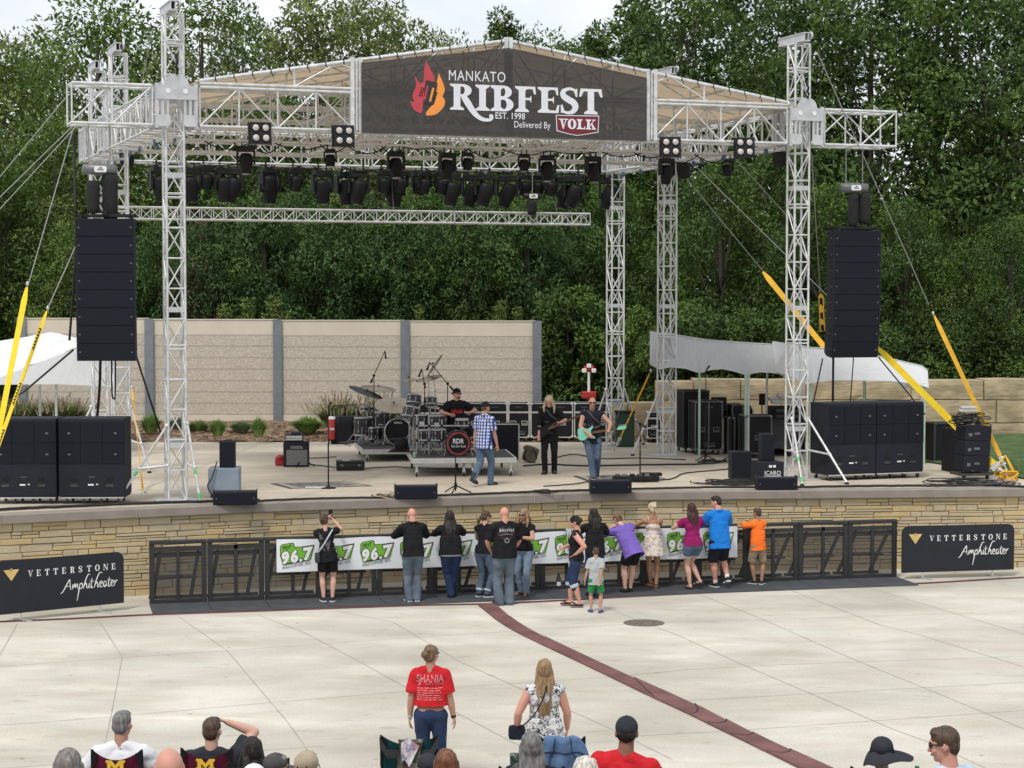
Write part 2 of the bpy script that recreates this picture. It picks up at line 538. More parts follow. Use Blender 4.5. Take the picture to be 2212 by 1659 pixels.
gb.add([(x, BACK + 2, SZ - .02) for x in xs] + [(x, 62, 1.8) for x in xs] + [(x, 110, 2.6) for x in xs] + [(x * 2, 250, 4.5) for x in xs], [(r_ * 36 + k, r_ * 36 + k + 1, (r_ + 1) * 36 + k + 1, (r_ + 1) * 36 + k) for r_ in range(3) for k in range(35)])
tag(gb.build('hillside', M['soil']), kind='structure')
M['mulch'] = mat('bark_mulch', (.2, .135, .085), rough=1, var=.6, scale=9, bump=1.0, bscale=16, detail=8)
M['chip'] = mat('bark_chips', (.24, .16, .1), rough=1, var=.35, scale=3, island=.55)
mb = MB()
nx, ny = 90, 14
x0_, x1_ = -20, 5.5
for j in range(ny):
 for i in range(nx):
  x, y = x0_ + (x1_ - x0_) * i / (nx - 1), BACK - .15 + (60.6 - BACK) * j / (ny - 1)
  y += .12 * noise.noise((x * .9, y, 0))
  mb.v.append((x, y, SZ + .012 + .24 * min(1, j / 4) + .07 * noise.noise((x * 1.7, y * 1.7, 3))))
for j in range(ny - 1):
 for i in range(nx - 1):
  a = j * nx + i
  mb.f.append((a, a + 1, a + nx + 1, a + nx)); mb.m.append(0); mb.sm.append(True)
rc = random.Random(3)
for _ in range(5200):
 x = rc.uniform(x0_, x1_); y = BACK - .1 + (rc.random() ** 1.5) * 4.6
 j = (y - BACK + .15) / (60.6 - BACK) * (ny - 1)
 z = SZ + .03 + .24 * min(1, j / 4) + .07 * noise.noise((x * 1.7, y * 1.7, 3))
 m3 = Matrix.Rotation(rc.uniform(0, PI), 3, 'Z') @ Matrix.Rotation(rc.uniform(-.5, .5), 3, 'X')
 mb.box((x, y, z), (rc.uniform(.05, .16), rc.uniform(.02, .05), .014), m3, 1)
tag(mb.build('mulch_bed', [M['mulch'], M['chip']]), kind='structure')
lw = MB()
lp = [at(2120, 968, SZ), at(2212, 1003, SZ), at(2500, 1060, SZ), at(2700, 960, SZ)]
yl = [(9.6, 49.5), (10.6, 46), (11.3, 43.4), (12.2, 41.5), (40, 41.5), (40, 54), (9.0, 54)]
lw.add([(x, y, SZ + .03 + max(0, (x - 11) * .02) + (.15 if y > 50 else 0)) for x, y in yl], [tuple(range(len(yl)))])
tag(lw.build('lawn', M['grass']), kind='structure')
M['blade'] = mat('grass_blades', (.075, .135, .03), rough=.8, var=.3, scale=2, island=.4, trans=.3)
lb = MB()
rg = random.Random(12)
for _ in range(9000):
 x, y = rg.uniform(9.6, 16), rg.uniform(42.5, 53)
 if x < 9.6 + max(0, (49.5 - y)) * .32: continue
 zz = SZ + .02 + max(0, (x - 11) * .02)
 a = rg.uniform(0, 2 * PI); h = rg.uniform(.05, .12)
 d = Vector((math.cos(a), math.sin(a), 0)) * .012
 p = Vector((x, y, zz)); t = p + Vector((rg.uniform(-.03, .03), rg.uniform(-.03, .03), h))
 lb.add([p - d, p + d, t], [(0, 1, 2)])
tag(lb.build('lawn_grass', M['blade']), kind='stuff')
M['steel'] = mat('galvanised_post', (.2, .225, .25), rough=.5, metal=.35, var=.12, scale=4)
M['tan'] = mat('tan_panel', (.62, .555, .455), rough=.9, var=.05, scale=1.5)
M['squiggle'] = mat('tan_panel_relief', (.45, .375, .285), rough=.95, var=.04)
N, L, b = nodes_of(M['squiggle'])
co = N.new('ShaderNodeTexCoord')
vz = N.new('ShaderNodeTexNoise'); vz.inputs['Scale'].default_value = 10.0; vz.inputs['Detail'].default_value = 1
mt = N.new('ShaderNodeMath'); mt.operation = 'MULTIPLY'; mt.inputs[1].default_value = 26
sn = N.new('ShaderNodeMath'); sn.operation = 'SINE'
rr_ = N.new('ShaderNodeValToRGB')
rr_.color_ramp.elements[0].position, rr_.color_ramp.elements[0].color = .3, (.45, .40, .335, 1)
rr_.color_ramp.elements[1].position, rr_.color_ramp.elements[1].color = .75, (.555, .50, .42, 1)
L.new(co.outputs['Object'], vz.inputs['Vector']); L.new(vz.outputs['Fac'], mt.inputs[0]); L.new(mt.outputs[0], sn.inputs[0])
ad = N.new('ShaderNodeMapRange'); ad.inputs['From Min'].default_value = -1
L.new(sn.outputs[0], ad.inputs['Value']); L.new(ad.outputs['Result'], rr_.inputs['Fac']); L.new(rr_.outputs['Color'], b.inputs['Base Color'])
bp = N.new('ShaderNodeBump'); bp.inputs['Strength'].default_value = .3; bp.inputs['Distance'].default_value = .012
L.new(ad.outputs['Result'], bp.inputs['Height']); L.new(bp.outputs['Normal'], b.inputs['Normal'])
WY = 59.8
pu = [(48, 685), (323, 688), (600, 690), (875, 691.5), (1160, 693)]
PX = [atY(u, v, WY).x for u, v in pu]
wt = [atY(u, v, WY).z for u, v in pu]
nw = thing('sound_barrier', 'tall tan noise barrier wall of patterned panels between grey steel posts behind the stage', 'wall', (PX[2], WY, SZ))
wo = Vector(nw.location)
for i, x in enumerate(PX):
 p = MB(); h = wt[i] - SZ
 for dy in (-.13, .13): p.box((x - wo.x, dy, h / 2), (.27, .02, h))
 p.box((x - wo.x, 0, h / 2 - .003), (.02, .24, h))
 p.build('post', M['steel'], nw)
for i in range(4):
 x0, x1 = PX[i] + .0125, PX[i + 1] - .0125
 h = (wt[i] + wt[i + 1]) / 2 - SZ - .03
 c, wd = (x0 + x1) / 2 - wo.x, x1 - x0 - .02
 p = MB()
 p.box((c, 0, h - .22), (wd, .13, .44), None, 1)
 p.box((c, 0, h + .012), (wd, .17, .03), None, 1)
 z = .44
 p.box((c, 0, .22), (wd, .13, .44), None, 1)
 nr = 7; rh = (h - .44 - .44) / nr
 for k in range(nr):
  p.box((c, .004, .44 + rh * (k + .5)), (wd, .12, rh - .02), None, 0)
  p.box((c, .0, .44 + rh * (k + 1) - .004), (wd, .126, .014), None, 1)
 p.build('panel', [M['squiggle'], M['tan']], nw)
M['block'] = mat('quarry_block', (.42, .345, .225), rough=.95, var=.3, scale=1.6, bump=.7, bscale=5, detail=8)
N, L, b = nodes_of(M['block'])
co = N.new('ShaderNodeTexCoord'); mpp = N.new('ShaderNodeMapping'); mpp.inputs['Rotation'].default_value = (0, .6, 0); mpp.inputs['Scale'].default_value = (1.5, 1.5, 14)
wv = N.new('ShaderNodeTexNoise'); wv.inputs['Scale'].default_value = 2.0; wv.inputs['Detail'].default_value = 3
L.new(co.outputs['Object'], mpp.inputs[0]); L.new(mpp.outputs[0], wv.inputs['Vector'])
rr_ = N.new('ShaderNodeValToRGB'); rr_.color_ramp.elements[0].position = .35; rr_.color_ramp.elements[1].position = .6
rr_.color_ramp.elements[0].color = (.72, .70, .66, 1); rr_.color_ramp.elements[1].color = (1.08, 1.06, 1.02, 1)
L.new(wv.outputs['Fac'], rr_.inputs['Fac'])
q = N.new('ShaderNodeMix'); q.data_type = 'RGBA'; q.blend_type = 'MULTIPLY'; q.inputs[0].default_value = .8
old = b.inputs['Base Color'].links[0].from_socket
L.new(old, q.inputs[6]); L.new(rr_.outputs['Color'], q.inputs[7]); L.new(q.outputs[2], b.inputs['Base Color'])
bw = thing('block_wall', 'retaining wall of huge rough tan limestone blocks beside the lawn', 'wall', (9, 54.2, SZ))
bl = MB()
rb = random.Random(21)
def rough_block(x0, x1, y0, y1, z0, z1):
 nx_, nz_ = max(2, int((x1 - x0) / .25)), 4
 vs_ = []
 for f in (0, 1):
  for k in range(nz_ + 1):
   for i in range(nx_ + 1):
    e = .02 if i in (0, nx_) or k in (0, nz_) else 0
    x = x0 + .012 + (x1 - x0 - .024) * i / nx_; z = z0 + .012 + (z1 - z0 - .024) * k / nz_
    nn = noise.noise((x * 2.1, z * 2.6, 1.7)) * .05
    if f == 0: vs_.append((x + .02 * noise.noise((x, z, 9)), y0 + e + nn, z + .015 * noise.noise((x * 2, z, 5))))
    else: vs_.append((x, y1, z + .015 * noise.noise((x * 2, z, 5))))
 W = nx_ + 1; H = (nz_ + 1) * W
 fs = []
 for k in range(nz_):
  for i in range(nx_):
   a = k * W + i
   fs += [(a, a + 1, a + W + 1, a + W)]
 for i in range(nx_):
  a = nz_ * W + i; fs.append((a, a + 1, H + a + 1, H + a)); fs.append((i + 1, i, H + i, H + i + 1))
 for k in range(nz_):
  a = k * W; fs.append((a + W, a, H + a, H + a + W)); a += nx_; fs.append((a, a + W, H + a + W, H + a))
 bl.add(vs_, fs)
ox, oy = 9.0, 54.2
xL = atY(1420, 825, 54.2).x - ox
zt = atY(1900, 820, 54.2).z - SZ
for row, (z0, z1, cuts) in enumerate([(-.05, .55, [xL, -3.1, -.9, 1.6, 3.4, 5.9, 8.2, 11, 14]), (.55, 1.18, [xL, -3.8, -1.6, .4, 2.3, 4.35, 7.4, 10, 14]), (1.18, zt, [xL, -4.0, -2.7, -.9, .75, 2.0, 4.0, 6.5, 9, 14])]):
 for k in range(len(cuts) - 1):
  rough_block(cuts[k], cuts[k + 1], (row - 1) * .05 + rb.uniform(-.04, .04), 1.1, z0, z1 + (rb.uniform(-.05, .03) if row == 2 else 0))
bl.build('blocks', M['block'], bw)
lo = thing('block_wall', 'low end of the limestone wall, one pale block high, left of the tall blocks', 'wall', (4.6, 55.2, SZ))
bl = MB(); xa, xb = atY(1296, 870, 55.2).x - 4.6, atY(1416, 870, 55.2).x - 4.6
rough_block(xa, (xa + xb) / 2, 0, .9, -.05, atY(1350, 872, 55.2).z - SZ); rough_block((xa + xb) / 2, xb, .02, .9, -.05, atY(1350, 870, 55.2).z - SZ)
bl.build('blocks', M['block'], lo)
# ================================================================== TREES AND PLANTS
def leafmat(name, col, var=.35, trans=.32, isl=.22):
 return mat(name, col, rough=.75, var=var, scale=.45, island=isl, trans=trans, spec=.12)
LM = {'mid': leafmat('leaf_mid_green', (.13, .205, .05)), 'light': leafmat('leaf_light_green', (.19, .25, .075)), 'dark': leafmat('leaf_dark_green', (.095, .155, .048)),
      'cedar': leafmat('leaf_cedar', (.09, .158, .058), .45), 'olive': leafmat('leaf_olive', (.18, .21, .07)), 'lime': leafmat('leaf_lime', (.2, .27, .07)), 'dead': leafmat('leaf_brown', (.10, .07, .045), .3, .1)}
M['bark'] = mat('bark', (.09, .075, .06), rough=1, var=.3, scale=6, bump=.8, bscale=12)
def leaf_mesh(name, cl, nleaf, size, seed, mats, droop=.3, second=0.0, shell=.5, wide=.42):
 """leaf-sized faces through the volume of clumps (x, y, z, rx, ry, rz)"""
 rg = np.random.default_rng(seed)
 cl = np.array(cl, float)
 wgt = (cl[:, 3] * cl[:, 4] * cl[:, 5]) ** (2 / 3)
 idx = rg.choice(len(cl), nleaf, p=wgt / wgt.sum())
 d = rg.normal(size=(nleaf, 3)); d /= np.linalg.norm(d, axis=1)[:, None]
 r = shell + (1.08 - shell) * rg.random(nleaf) ** .6
 r *= 1 + .22 * np.sin(5 * d[:, 0] + idx) * np.sin(6 * d[:, 2] + 2 * idx)
 c = cl[idx]
 p = c[:, :3] + d * c[:, 3:] * r[:, None]
 ax = d * .9 + rg.normal(size=(nleaf, 3)) * .75
 ax[:, 2] -= droop
 ax /= np.linalg.norm(ax, axis=1)[:, None]
 up = d * .5 + np.array([0, 0, .8]) + rg.normal(size=(nleaf, 3)) * .55
 sd_ = np.cross(ax, up); sd_ /= np.linalg.norm(sd_, axis=1)[:, None] + 1e-9
 s = size * rg.uniform(.6, 1.35, nleaf)[:, None]
 nr = d * .8 + np.array([0, 0, .45]) + rg.normal(size=(nleaf, 3)) * .3
 nr /= np.linalg.norm(nr, axis=1)[:, None]
 fl = np.where((np.cross(sd_, ax) * nr).sum(1) < 0, 1, -1)[:, None]
 sd_ = sd_ * -fl
 V = np.empty((nleaf, 4, 3))
 V[:, 0] = p
 V[:, 1] = p + ax * s * .5 + sd_ * s * wide * .5
 V[:, 2] = p + ax * s
 V[:, 3] = p + ax * s * .45 - sd_ * s * wide * .5
 me = bpy.data.meshes.new(name)
 me.vertices.add(nleaf * 4); me.loops.add(nleaf * 4); me.polygons.add(nleaf)
 me.vertices.foreach_set('co', V.ravel())
 me.loops.foreach_set('vertex_index', np.arange(nleaf * 4, dtype=np.int32))
 me.polygons.foreach_set('loop_start', np.arange(nleaf, dtype=np.int32) * 4)
 for m in mats: me.materials.append(m)
 if len(mats) > 1:
  alt = rg.random(len(cl)) < second
  me.polygons.foreach_set('material_index', alt[idx].astype(np.int32))
 me.polygons.foreach_set('use_smooth', np.ones(nleaf, dtype=bool))
 me.update()
 me.normals_split_custom_set_from_vertices(np.repeat(nr, 4, axis=0).tolist())
 return me
def trunk_mesh(name, h, r, limbs, seed, lean=0.0):
 rg = random.Random(seed)
 mb = MB()
 pts = [Vector((lean * t * t + .12 * math.sin(3 * t + seed) * t, .1 * math.sin(2 * t) * t, h * t)) for t in [i / 8 for i in range(9)]]
 mb.path(pts, [r * (1 - .8 * i / 8) * (1.25 if i == 0 else 1) for i in range(9)], 8)
 for lx, ly, lz in limbs:
  t = min(.85, max(.15, lz / h * .62))
  k = t * 8; i = int(k)
  a = pts[i].lerp(pts[min(8, i + 1)], k - i)
  e = Vector((lx, ly, lz)); m = a.lerp(e, .5) + Vector((0, 0, -.08 * (e - a).length))
  rr = r * (1 - .8 * t) * .55
  mb.path([a, m, e], [rr, rr * .6, rr * .2], 5)
 return mb.mesh(name, M['bark'])
def clumps(seed, h, rad, base, n, cr, shape='ovoid', flat=.8):
 rg = random.Random(seed)
 out = []
 for i in range(n):
  t = (i + rg.random()) / n
  z = base + (h - base) * t
  if shape == 'ovoid': prof = math.sin(PI * min(1, .14 + .82 * t)) ** .7
  elif shape == 'cone': prof = (1 - t) ** .8 + .08
  elif shape == 'column': prof = .85 * min(1, 3.5 * (1 - t) + .12)
  else: prof = math.sqrt(max(.04, 1 - t * t))
  a = i * 2.4 + rg.uniform(-.5, .5)
  rr = rad * prof * math.sqrt(rg.uniform(.15, 1))
  c = cr * rg.choice([.55, .7, .85, 1.0, 1.25]) * (1 - .3 * t)
  out.append((rr * math.cos(a), rr * math.sin(a), z, c, c, c * flat))
 return out
TREES = {}
def kind(name, seed, h, rad, base, n, cr, shape, nleaf, size, mats, tr, second=.3, droop=.3, flat=.8, shell=.5, wide=.42):
 cl_ = clumps(seed, h, rad, base, n, cr, shape, flat)
 me = leaf_mesh('crown', cl_, nleaf, size, seed, mats, droop, second, shell, wide)
 limbs = [(c[0] * .8, c[1] * .8, c[2]) for c in cl_[::3]]
 TREES[name] = (trunk_mesh('trunk', h * .93, tr, limbs, seed), me)
kind('broad', 1, 16, 5.0, 3, 60, 1.7, 'ovoid', 25000, .27, [LM['mid'], LM['light']], .3, .3)
kind('broad2', 2, 16, 5.0, 3, 56, 1.8, 'ovoid', 25000, .27, [LM['light'], LM['olive']], .3, .5)
kind('airy', 3, 17, 4.4, 4, 66, 1.25, 'ovoid', 19000, .26, [LM['mid'], LM['olive']], .28, .4)
kind('cotton', 4, 17, 4.6, 3, 60, 1.4, 'ovoid', 23000, .27, [LM['olive'], LM['light']], .3, .4, .5)
kind('dark', 5, 17, 5.2, 1.2, 64, 1.75, 'ovoid', 30000, .29, [LM['dark'], LM['mid']], .34, .22)
kind('darkairy', 6, 18, 5.0, 2, 84, 1.25, 'ovoid', 26000, .28, [LM['dark'], LM['mid']], .3, .35, .5)
kind('cedar', 7, 9.5, 2.3, .2, 74, .85, 'column', 24000, .21, [LM['cedar'], LM['mid']], .16, .16, .45, 1.1, .55, .3)
kind('cedar2', 8, 9.5, 2.4, .2, 70, .9, 'column', 24000, .21, [LM['cedar'], LM['dark']], .16, .3, .5, 1.1, .55, .3)
kind('cedarbrown', 9, 9.5, 2.2, .2, 70, .8, 'column', 19000, .21, [LM['cedar'], LM['dead']], .16, .3, .6, 1.1, .55, .28)
kind('bush', 10, 5.5, 2.3, .1, 40, .85, 'dome', 13000, .24, [LM['dark'], LM['mid']], .1, .4)
kind('sapling', 11, 2.6, .6, .3, 18, .3, 'cone', 1500, .15, [LM['lime'], LM['light']], .035, .5, .6)
kind('smalltree', 12, 6.0, 1.7, 1.2, 34, .7, 'ovoid', 7000, .26, [LM['mid'], LM['light']], .1, .3)
kind('slim', 14, 17, 2.6, 4, 52, 1.0, 'cone', 14000, .26, [LM['mid'], LM['dark']], .22, .4, .2)
rt = random.Random(99)
def tree(kind_, u, Y, top, wide, label, group, z0=2.0, rz=None):
 """u: where its axis stands in the photograph; top: the row its tip reaches"""
 p = atY(u, top, Y)
 tm_, cm_ = TREES[kind_]
 base_h = max(v.co.z for v in cm_.vertices) if 'H_' + kind_ not in M else M['H_' + kind_]
 M['H_' + kind_] = base_h
 sc = (p.z - z0) / base_h
 nm = {'cedar': 'cedar_tree', 'cedar2': 'cedar_tree', 'cedarbrown': 'cedar_tree', 'bush': 'leafy_bush', 'sapling': 'sapling'}.get(kind_, 'broadleaf_tree')
 o = thing(nm, label, 'bush' if kind_ == 'bush' else 'tree', (p.x, Y, z0), rt.uniform(0, 6.28) if rz is None else rz, group, (sc * wide, sc * wide, sc))
 link('trunk', tm_, o); link('crown', cm_, o)
 return o
G1 = 'tall trees on the skyline'
for a in [('broad', -40, 76, 60, 1.1, 'bushy green tree on the skyline at the far left edge'), ('broad2', 52, 80, 45, .95, 'lighter green tree whose tip meets the open sky, left of the front tower'),
          ('broad', 215, 74, -55, 1.0, 'big full green tree rising out of the frame behind the three left towers'), ('airy', 440, 82, -40, 1.0, 'airy tall tree with sky showing through, right of the tallest left tower'),
          ('airy', 520, 88, -15, .8, 'thin topped tree in front of the gap of sky left of the banner'), ('cotton', 690, 78, -62, 1.0, 'large olive green tree above the left half of the stage roof'),
          ('cotton', 800, 82, -45, .85, 'olive green tree left of the bright sky gap over the roof ridge'), ('cotton', 930, 86, 45, .7, 'low rounded olive crown just left of the roof ridge'),
          ('broad2', 1000, 90, 58, .7, 'lowest pale green crown above the roof ridge'), ('slim', 1085, 84, 6, .9, 'pointed green tree rising behind the roof ridge'), ('broad', 1150, 88, 38, .8, 'leafy crown just right of the roof ridge'),
          ('darkairy', 1230, 88, 70, .8, 'dark low crown under the right hand gap of sky'), ('slim', 1290, 78, 38, 1.0, 'spindly dark tree standing out against the right gap of sky'), ('slim', 1375, 76, -28, 1.2, 'dark spire shaped tree right of the sky gap'),
          ('dark', 1465, 74, -62, 1.0, 'tall dark tree behind the right end of the roof'), ('darkairy', 1590, 78, -80, 1.0, 'dark tree with specks of sky, left of the right front tower'),
          ('darkairy', 1740, 72, -60, 1.05, 'dark loose tree directly behind the right front tower'), ('dark', 1880, 70, -70, 1.0, 'wide dark tree above the right outrigger truss'),
          ('darkairy', 2030, 68, -110, 1.05, 'tall dark tree between the right speakers and the frame edge'), ('dark', 2170, 66, -90, 1.0, 'broad dark tree at the far right edge above the lawn'), ('dark', 2290, 64, -80, 1.0, 'dark tree half cut by the right edge of the picture'),
          ('broad', 120, 70, 230, 1.15, 'bushy tree behind the left guy wires'), ('broad', 12, 67, 330, 1.1, 'mid green tree behind the left tent near the frame edge'), ('dark', -60, 66, 250, 1.0, 'dark tree half cut by the left edge of the picture'),
          ('broad', 330, 75, 175, 1.1, 'green tree seen through the left side truss'), ('dark', 560, 74, 190, 1.1, 'dark tree under the left slope of the roof'), ('broad', 800, 75, 180, 1.15, 'tree hidden behind the banner and the stage lights'), ('dark', 1040, 74, 230, 1.1, 'dark crown under the middle of the lighting rig'),
          ('dark', 1250, 72, 215, 1.1, 'dark crown behind the right lighting truss')]:
 tree(*a, G1)
G2 = 'cedars in the dense row behind the sound barrier'
ced = [(70, 66, 500, 'cedar2'), (165, 65, 470, 'broad'), (255, 64, 480, 'cedar2'), (345, 65.5, 445, 'cedar'), (425, 64, 455, 'cedarbrown'), (500, 65, 405, 'cedar'), (570, 64, 395, 'cedar'), (640, 66, 385, 'cedar2'), (710, 64, 400, 'cedar'), (785, 65, 390, 'cedar2'), (860, 64, 405, 'cedar'), (930, 66, 385, 'cedar'), (1000, 64, 400, 'cedar2'), (1070, 65, 395, 'cedar'), (1140, 64, 410, 'cedar'), (1205, 66, 400, 'cedar2')]
wh = ['above the left tent', 'between the left tent and the hanging speakers', 'behind the hanging left speakers', 'left of the front left tower', 'with brown dead patches, right of the front left tower', 'above the second panel of the barrier', 'above the second post of the barrier', 'just right of the second post of the barrier',
      'over the left part of the third panel', 'over the middle of the third panel', 'over the third post of the barrier', 'over the left part of the last panel', 'above the drummer', 'above the middle of the last panel', 'over the right end of the barrier', 'just past the right end of the barrier']
for (u, Y, top, k), wv_ in zip(ced, wh):
 tree(k, u, Y, top, 1.0 if k != 'broad' else 1.2, ('dense dark cedar ' if k != 'broad' else 'rounded green tree ') + wv_, G2 if k != 'broad' else 'tall trees on the skyline', 1.8)
G3 = 'dark trees behind the block wall'
for a in [('dark', 1330, 66, 380, .9, 'dark tree left of the slim rear right tower'), ('smalltree', 1382, 61, 655, 1.0, 'small bright round tree between the two right rear towers'), ('bush', 1225, 62, 610, 1.0, 'leafy bush at the right end of the sound barrier'), ('bush', 1310, 63, 690, 1.0, 'dark bush behind the rear right tower'),
          ('bush', 1190, 61.6, 720, .8, 'low bush touching the last post of the sound barrier'), ('dark', 1560, 64, 330, 1.0, 'dark tree above the right tents'), ('darkairy', 1690, 66, 300, 1.0, 'dark tree just left of the right front tower base'), ('dark', 1800, 62, 380, 1.0, 'dark leafy tree behind the hanging right speakers'),
          ('dark', 1960, 60, 420, 1.0, 'dark tree over the quarried wall, right of the hanging speakers'), ('broad', 2085, 59.5, 500, .9, 'slightly paler tree over the wall near the right edge'), ('dark', 2190, 58.5, 450, 1.0, 'dark tree over the wall at the right edge'), ('bush', 1490, 60, 640, 1.1, 'dark bush behind the white tent'), ('bush', 1620, 60, 660, 1.1, 'dark bush behind the middle of the right tents'), ('bush', 1760, 59, 640, 1.1, 'dark bush behind the right tent end'),
          ('bush', 1900, 58.5, 690, 1.1, 'dark bush over the block wall beside the tent'), ('bush', 2040, 58.2, 700, 1.1, 'dark bush over the block wall beyond the yellow strap'), ('bush', 2160, 58, 690, 1.1, 'dark bush over the block wall at the frame edge'), ('bush', 1420, 60, 700, .9, 'dark bush left of the white tent')]:
 tree(*a, G3, 1.9)
G4 = 'saplings peeping over the sound barrier'
for u, top, ww in [(490, 652, 1.3), (535, 640, 1.1), (590, 636, 1.0), (620, 668, .9), (905, 655, .7), (1082, 645, .9), (1118, 660, .8), (1240, 800, 1.4)]:
 pl = {490: 'pale sapling, leftmost over the barrier', 535: 'pale sapling second from the left over the barrier', 590: 'pale reddish tipped sapling over the second post', 620: 'short sapling just right of the second post', 905: 'thin pale sapling over the last panel', 1082: 'yellow green sapling over the last panel', 1118: 'small sapling near the right end of the barrier', 1240: 'young leafy shrub right of the barrier'}[u]
 tree('sapling', u, 61.0 , top, ww, pl, G4, 3.4 if u != 1240 else 3.0)
GB = {'green': mat('reed_green', (.2, .31, .08), rough=.7, var=.25, scale=2, island=.35, trans=.3), 'olive': mat('reed_olive', (.19, .25, .085), rough=.7, var=.3, scale=2, island=.35, trans=.3), 'plume': mat('reed_plume', (.33, .26, .18), rough=.9, var=.3, island=.3, trans=.3), 'blue': mat('reed_grey_green', (.18, .26, .14), rough=.7, var=.25, island=.3, trans=.3)}
def grass_clump(u, v_top, v_base, wpx, col, label, plume=False, seed=1):
 p = at(u, v_base, SZ + .2)
 if p.y > 59.2: p = Vector((p.x * 59.2 / p.y, 59.2, SZ + .2))
 s = px(p.y)
 h = (v_base - v_top) / s; w2 = wpx / s / 2 * 1.3
 rg = random.Random(seed)
 o = thing('ornamental_grass', label, 'grass clump', p, 0, 'ornamental grasses in the mulch bed')
 mb, pb = MB(), MB()
 for i in range(1500 if wpx > 60 else 650):
  a = rg.uniform(0, 2 * PI); sp = rg.random() ** .7
  hh = h * rg.uniform(.55, 1.02) * (1 - .25 * sp)
  base = Vector((math.cos(a), math.sin(a) * .7, 0)) * w2 * .35 * rg.random()
  out = Vector((math.cos(a), math.sin(a) * .7, 0)) * w2 * sp
  side = Vector((-math.sin(a + rg.uniform(-1, 1)), math.cos(a), 0)) * .016
  m1, tp = base + out * .4 + Vector((0, 0, hh * .62)), base + out + Vector((0, 0, hh * (1 - .3 * sp)))
  mb.add([base - side, base + side, m1 + side * .8, m1 - side * .8, tp], [(0, 1, 2, 3), (3, 2, 4)])
  if plume and rg.random() < .10:
   e = tp + Vector((out.x * .15, 0, h * .2))
   pb.add([tp - side * 1.2, tp + side * 1.2, e + side, e - side], [(0, 1, 2, 3)])
 mb.build('blades', GB[col], o)
 if pb.v: pb.build('plumes', GB['plume'], o)
for i, g in enumerate([(40, 838, 898, 130, 'olive', 'big reddish plumed grass clump at the left frame edge behind the tent', True), (130, 836, 897, 120, 'olive', 'big plumed grass clump under the left tent', True), (48, 868, 902, 50, 'blue', 'pale grey green grass tuft in front of the plumed clumps at the left'),
                       (325, 884, 934, 46, 'green', 'bright green grass clump left of the front tower'), (385, 893, 930, 44, 'blue', 'dull grass clump seen through the front left tower'), (428, 902, 932, 52, 'olive', 'low wide grass tuft just right of the front left tower'), (470, 897, 942, 36, 'green', 'upright yellow green grass tuft right of the low wide one'),
                       (522, 903, 933, 52, 'blue', 'low grass tuft left of the second wall post'), (559, 893, 942, 34, 'green', 'upright grass tuft against the second wall post'), (664, 892, 934, 66, 'green', 'spiky green grass clump left of the drums'), (735, 850, 925, 110, 'olive', 'tall plumed grass clump behind the black drum case', True), (815, 850, 925, 100, 'olive', 'tall plumed grass clump behind the cymbals', True), (905, 862, 925, 70, 'olive', 'plumed grass clump behind the middle wall post', True), (960, 868, 925, 60, 'olive', 'plumed grass clump behind the drummer', True)]):
 grass_clump(*g, seed=i + 1)
# ================================================================== STAGE ROOF
M['alu'] = mat('aluminium', (.64, .645, .64), rough=.45, metal=.35, var=.18, scale=9)
M['alu2'] = mat('aluminium_plate', (.56, .57, .58), rough=.5, metal=.4, var=.12, scale=6)
M['black'] = mat('black_paint', (.010, .010, .012), spec=.25, rough=.6, var=.25, scale=5)
M['blackm'] = mat('black_metal', (.013, .013, .015), spec=.3, rough=.5, var=.2, scale=8)
M['blacksoft'] = mat('black_fabric', (.016, .016, .018), rough=.95, var=.3, scale=4, bump=.3, bscale=18)
M['wire'] = mat('steel_cable', (.30, .31, .30), rough=.5, metal=.5, var=.1)
M['white'] = mat('white_print', (.78, .78, .77), rough=.7, var=.03)
M['dgrey'] = mat('dark_grey', (.05, .05, .055), rough=.6, var=.2)
def on_plane(u, v, b):
 """(a, z) where the line of sight meets the upright plane b metres behind the roof's front"""
 d = ray(u, v); o = Vector((0, 0, CAM_Z))
 nrm = E2; q = S(0, b)
 t = (q - o).dot(nrm) / d.dot(nrm)
 p = o + d * t
 return (p - S0).dot(E1), p.z - SZ
def SM(a, b, z):
 """matrix: x along the front, y up, z towards the audience"""
 m = Matrix.Identity(4)
 for i in range(3):
  m[i][0], m[i][1], m[i][2], m[i][3] = E1[i], (0, 0, 1)[i], -E2[i], S(a, b, z)[i]
 return m
def truss(mb, p0, p1, up, w_, h_, pitch, rc=.028, rd=.017, faces='tbsS', double=0, start=0, n=6):
 """four chords between p0 and p1, rungs every pitch metres and one diagonal per bay and face"""
 p0, p1, up = Vector(p0), Vector(p1), Vector(up)
 ax = (p1 - p0).normalized(); sd_ = ax.cross(up).normalized(); L_ = (p1 - p0).length
 nb = max(1, round(L_ / pitch))
 cr = {}
 for i, x in (('l', -1), ('r', 1)):
  for j, y in (('t', 1), ('b', -1)):
   cr[i + j] = sd_ * x * w_ / 2 + up * y * h_ / 2
   mb.tube(p0 + cr[i + j], p1 + cr[i + j], rc, n=n + 2)
 fc = {'t': ('lt', 'rt'), 'b': ('lb', 'rb'), 's': ('lt', 'lb'), 'S': ('rt', 'rb')}
 for f in 'tbsS':
  a, b = cr[fc[f][0]], cr[fc[f][1]]
  for k in range(nb + 1):
   p = p0 + ax * (L_ * k / nb)
   mb.tube(p + a, p + b, rd, n=n, cap=False)
   if double and k % double == 0 and 0 < k < nb:
    q = p + ax * .075; mb.tube(q + a, q + b, rd, n=n, cap=False)
  if f in faces:
   for k in range(nb):
    q0, q1 = p0 + ax * (L_ * k / nb), p0 + ax * (L_ * (k + 1) / nb)
    fl = (k + start + (1 if f in 'Sb' else 0)) % 2
    mb.tube(q0 + (a if fl else b), q1 + (b if fl else a), rd * .95, n=n, cap=False)
ZT, ZB = 8.12, 7.36
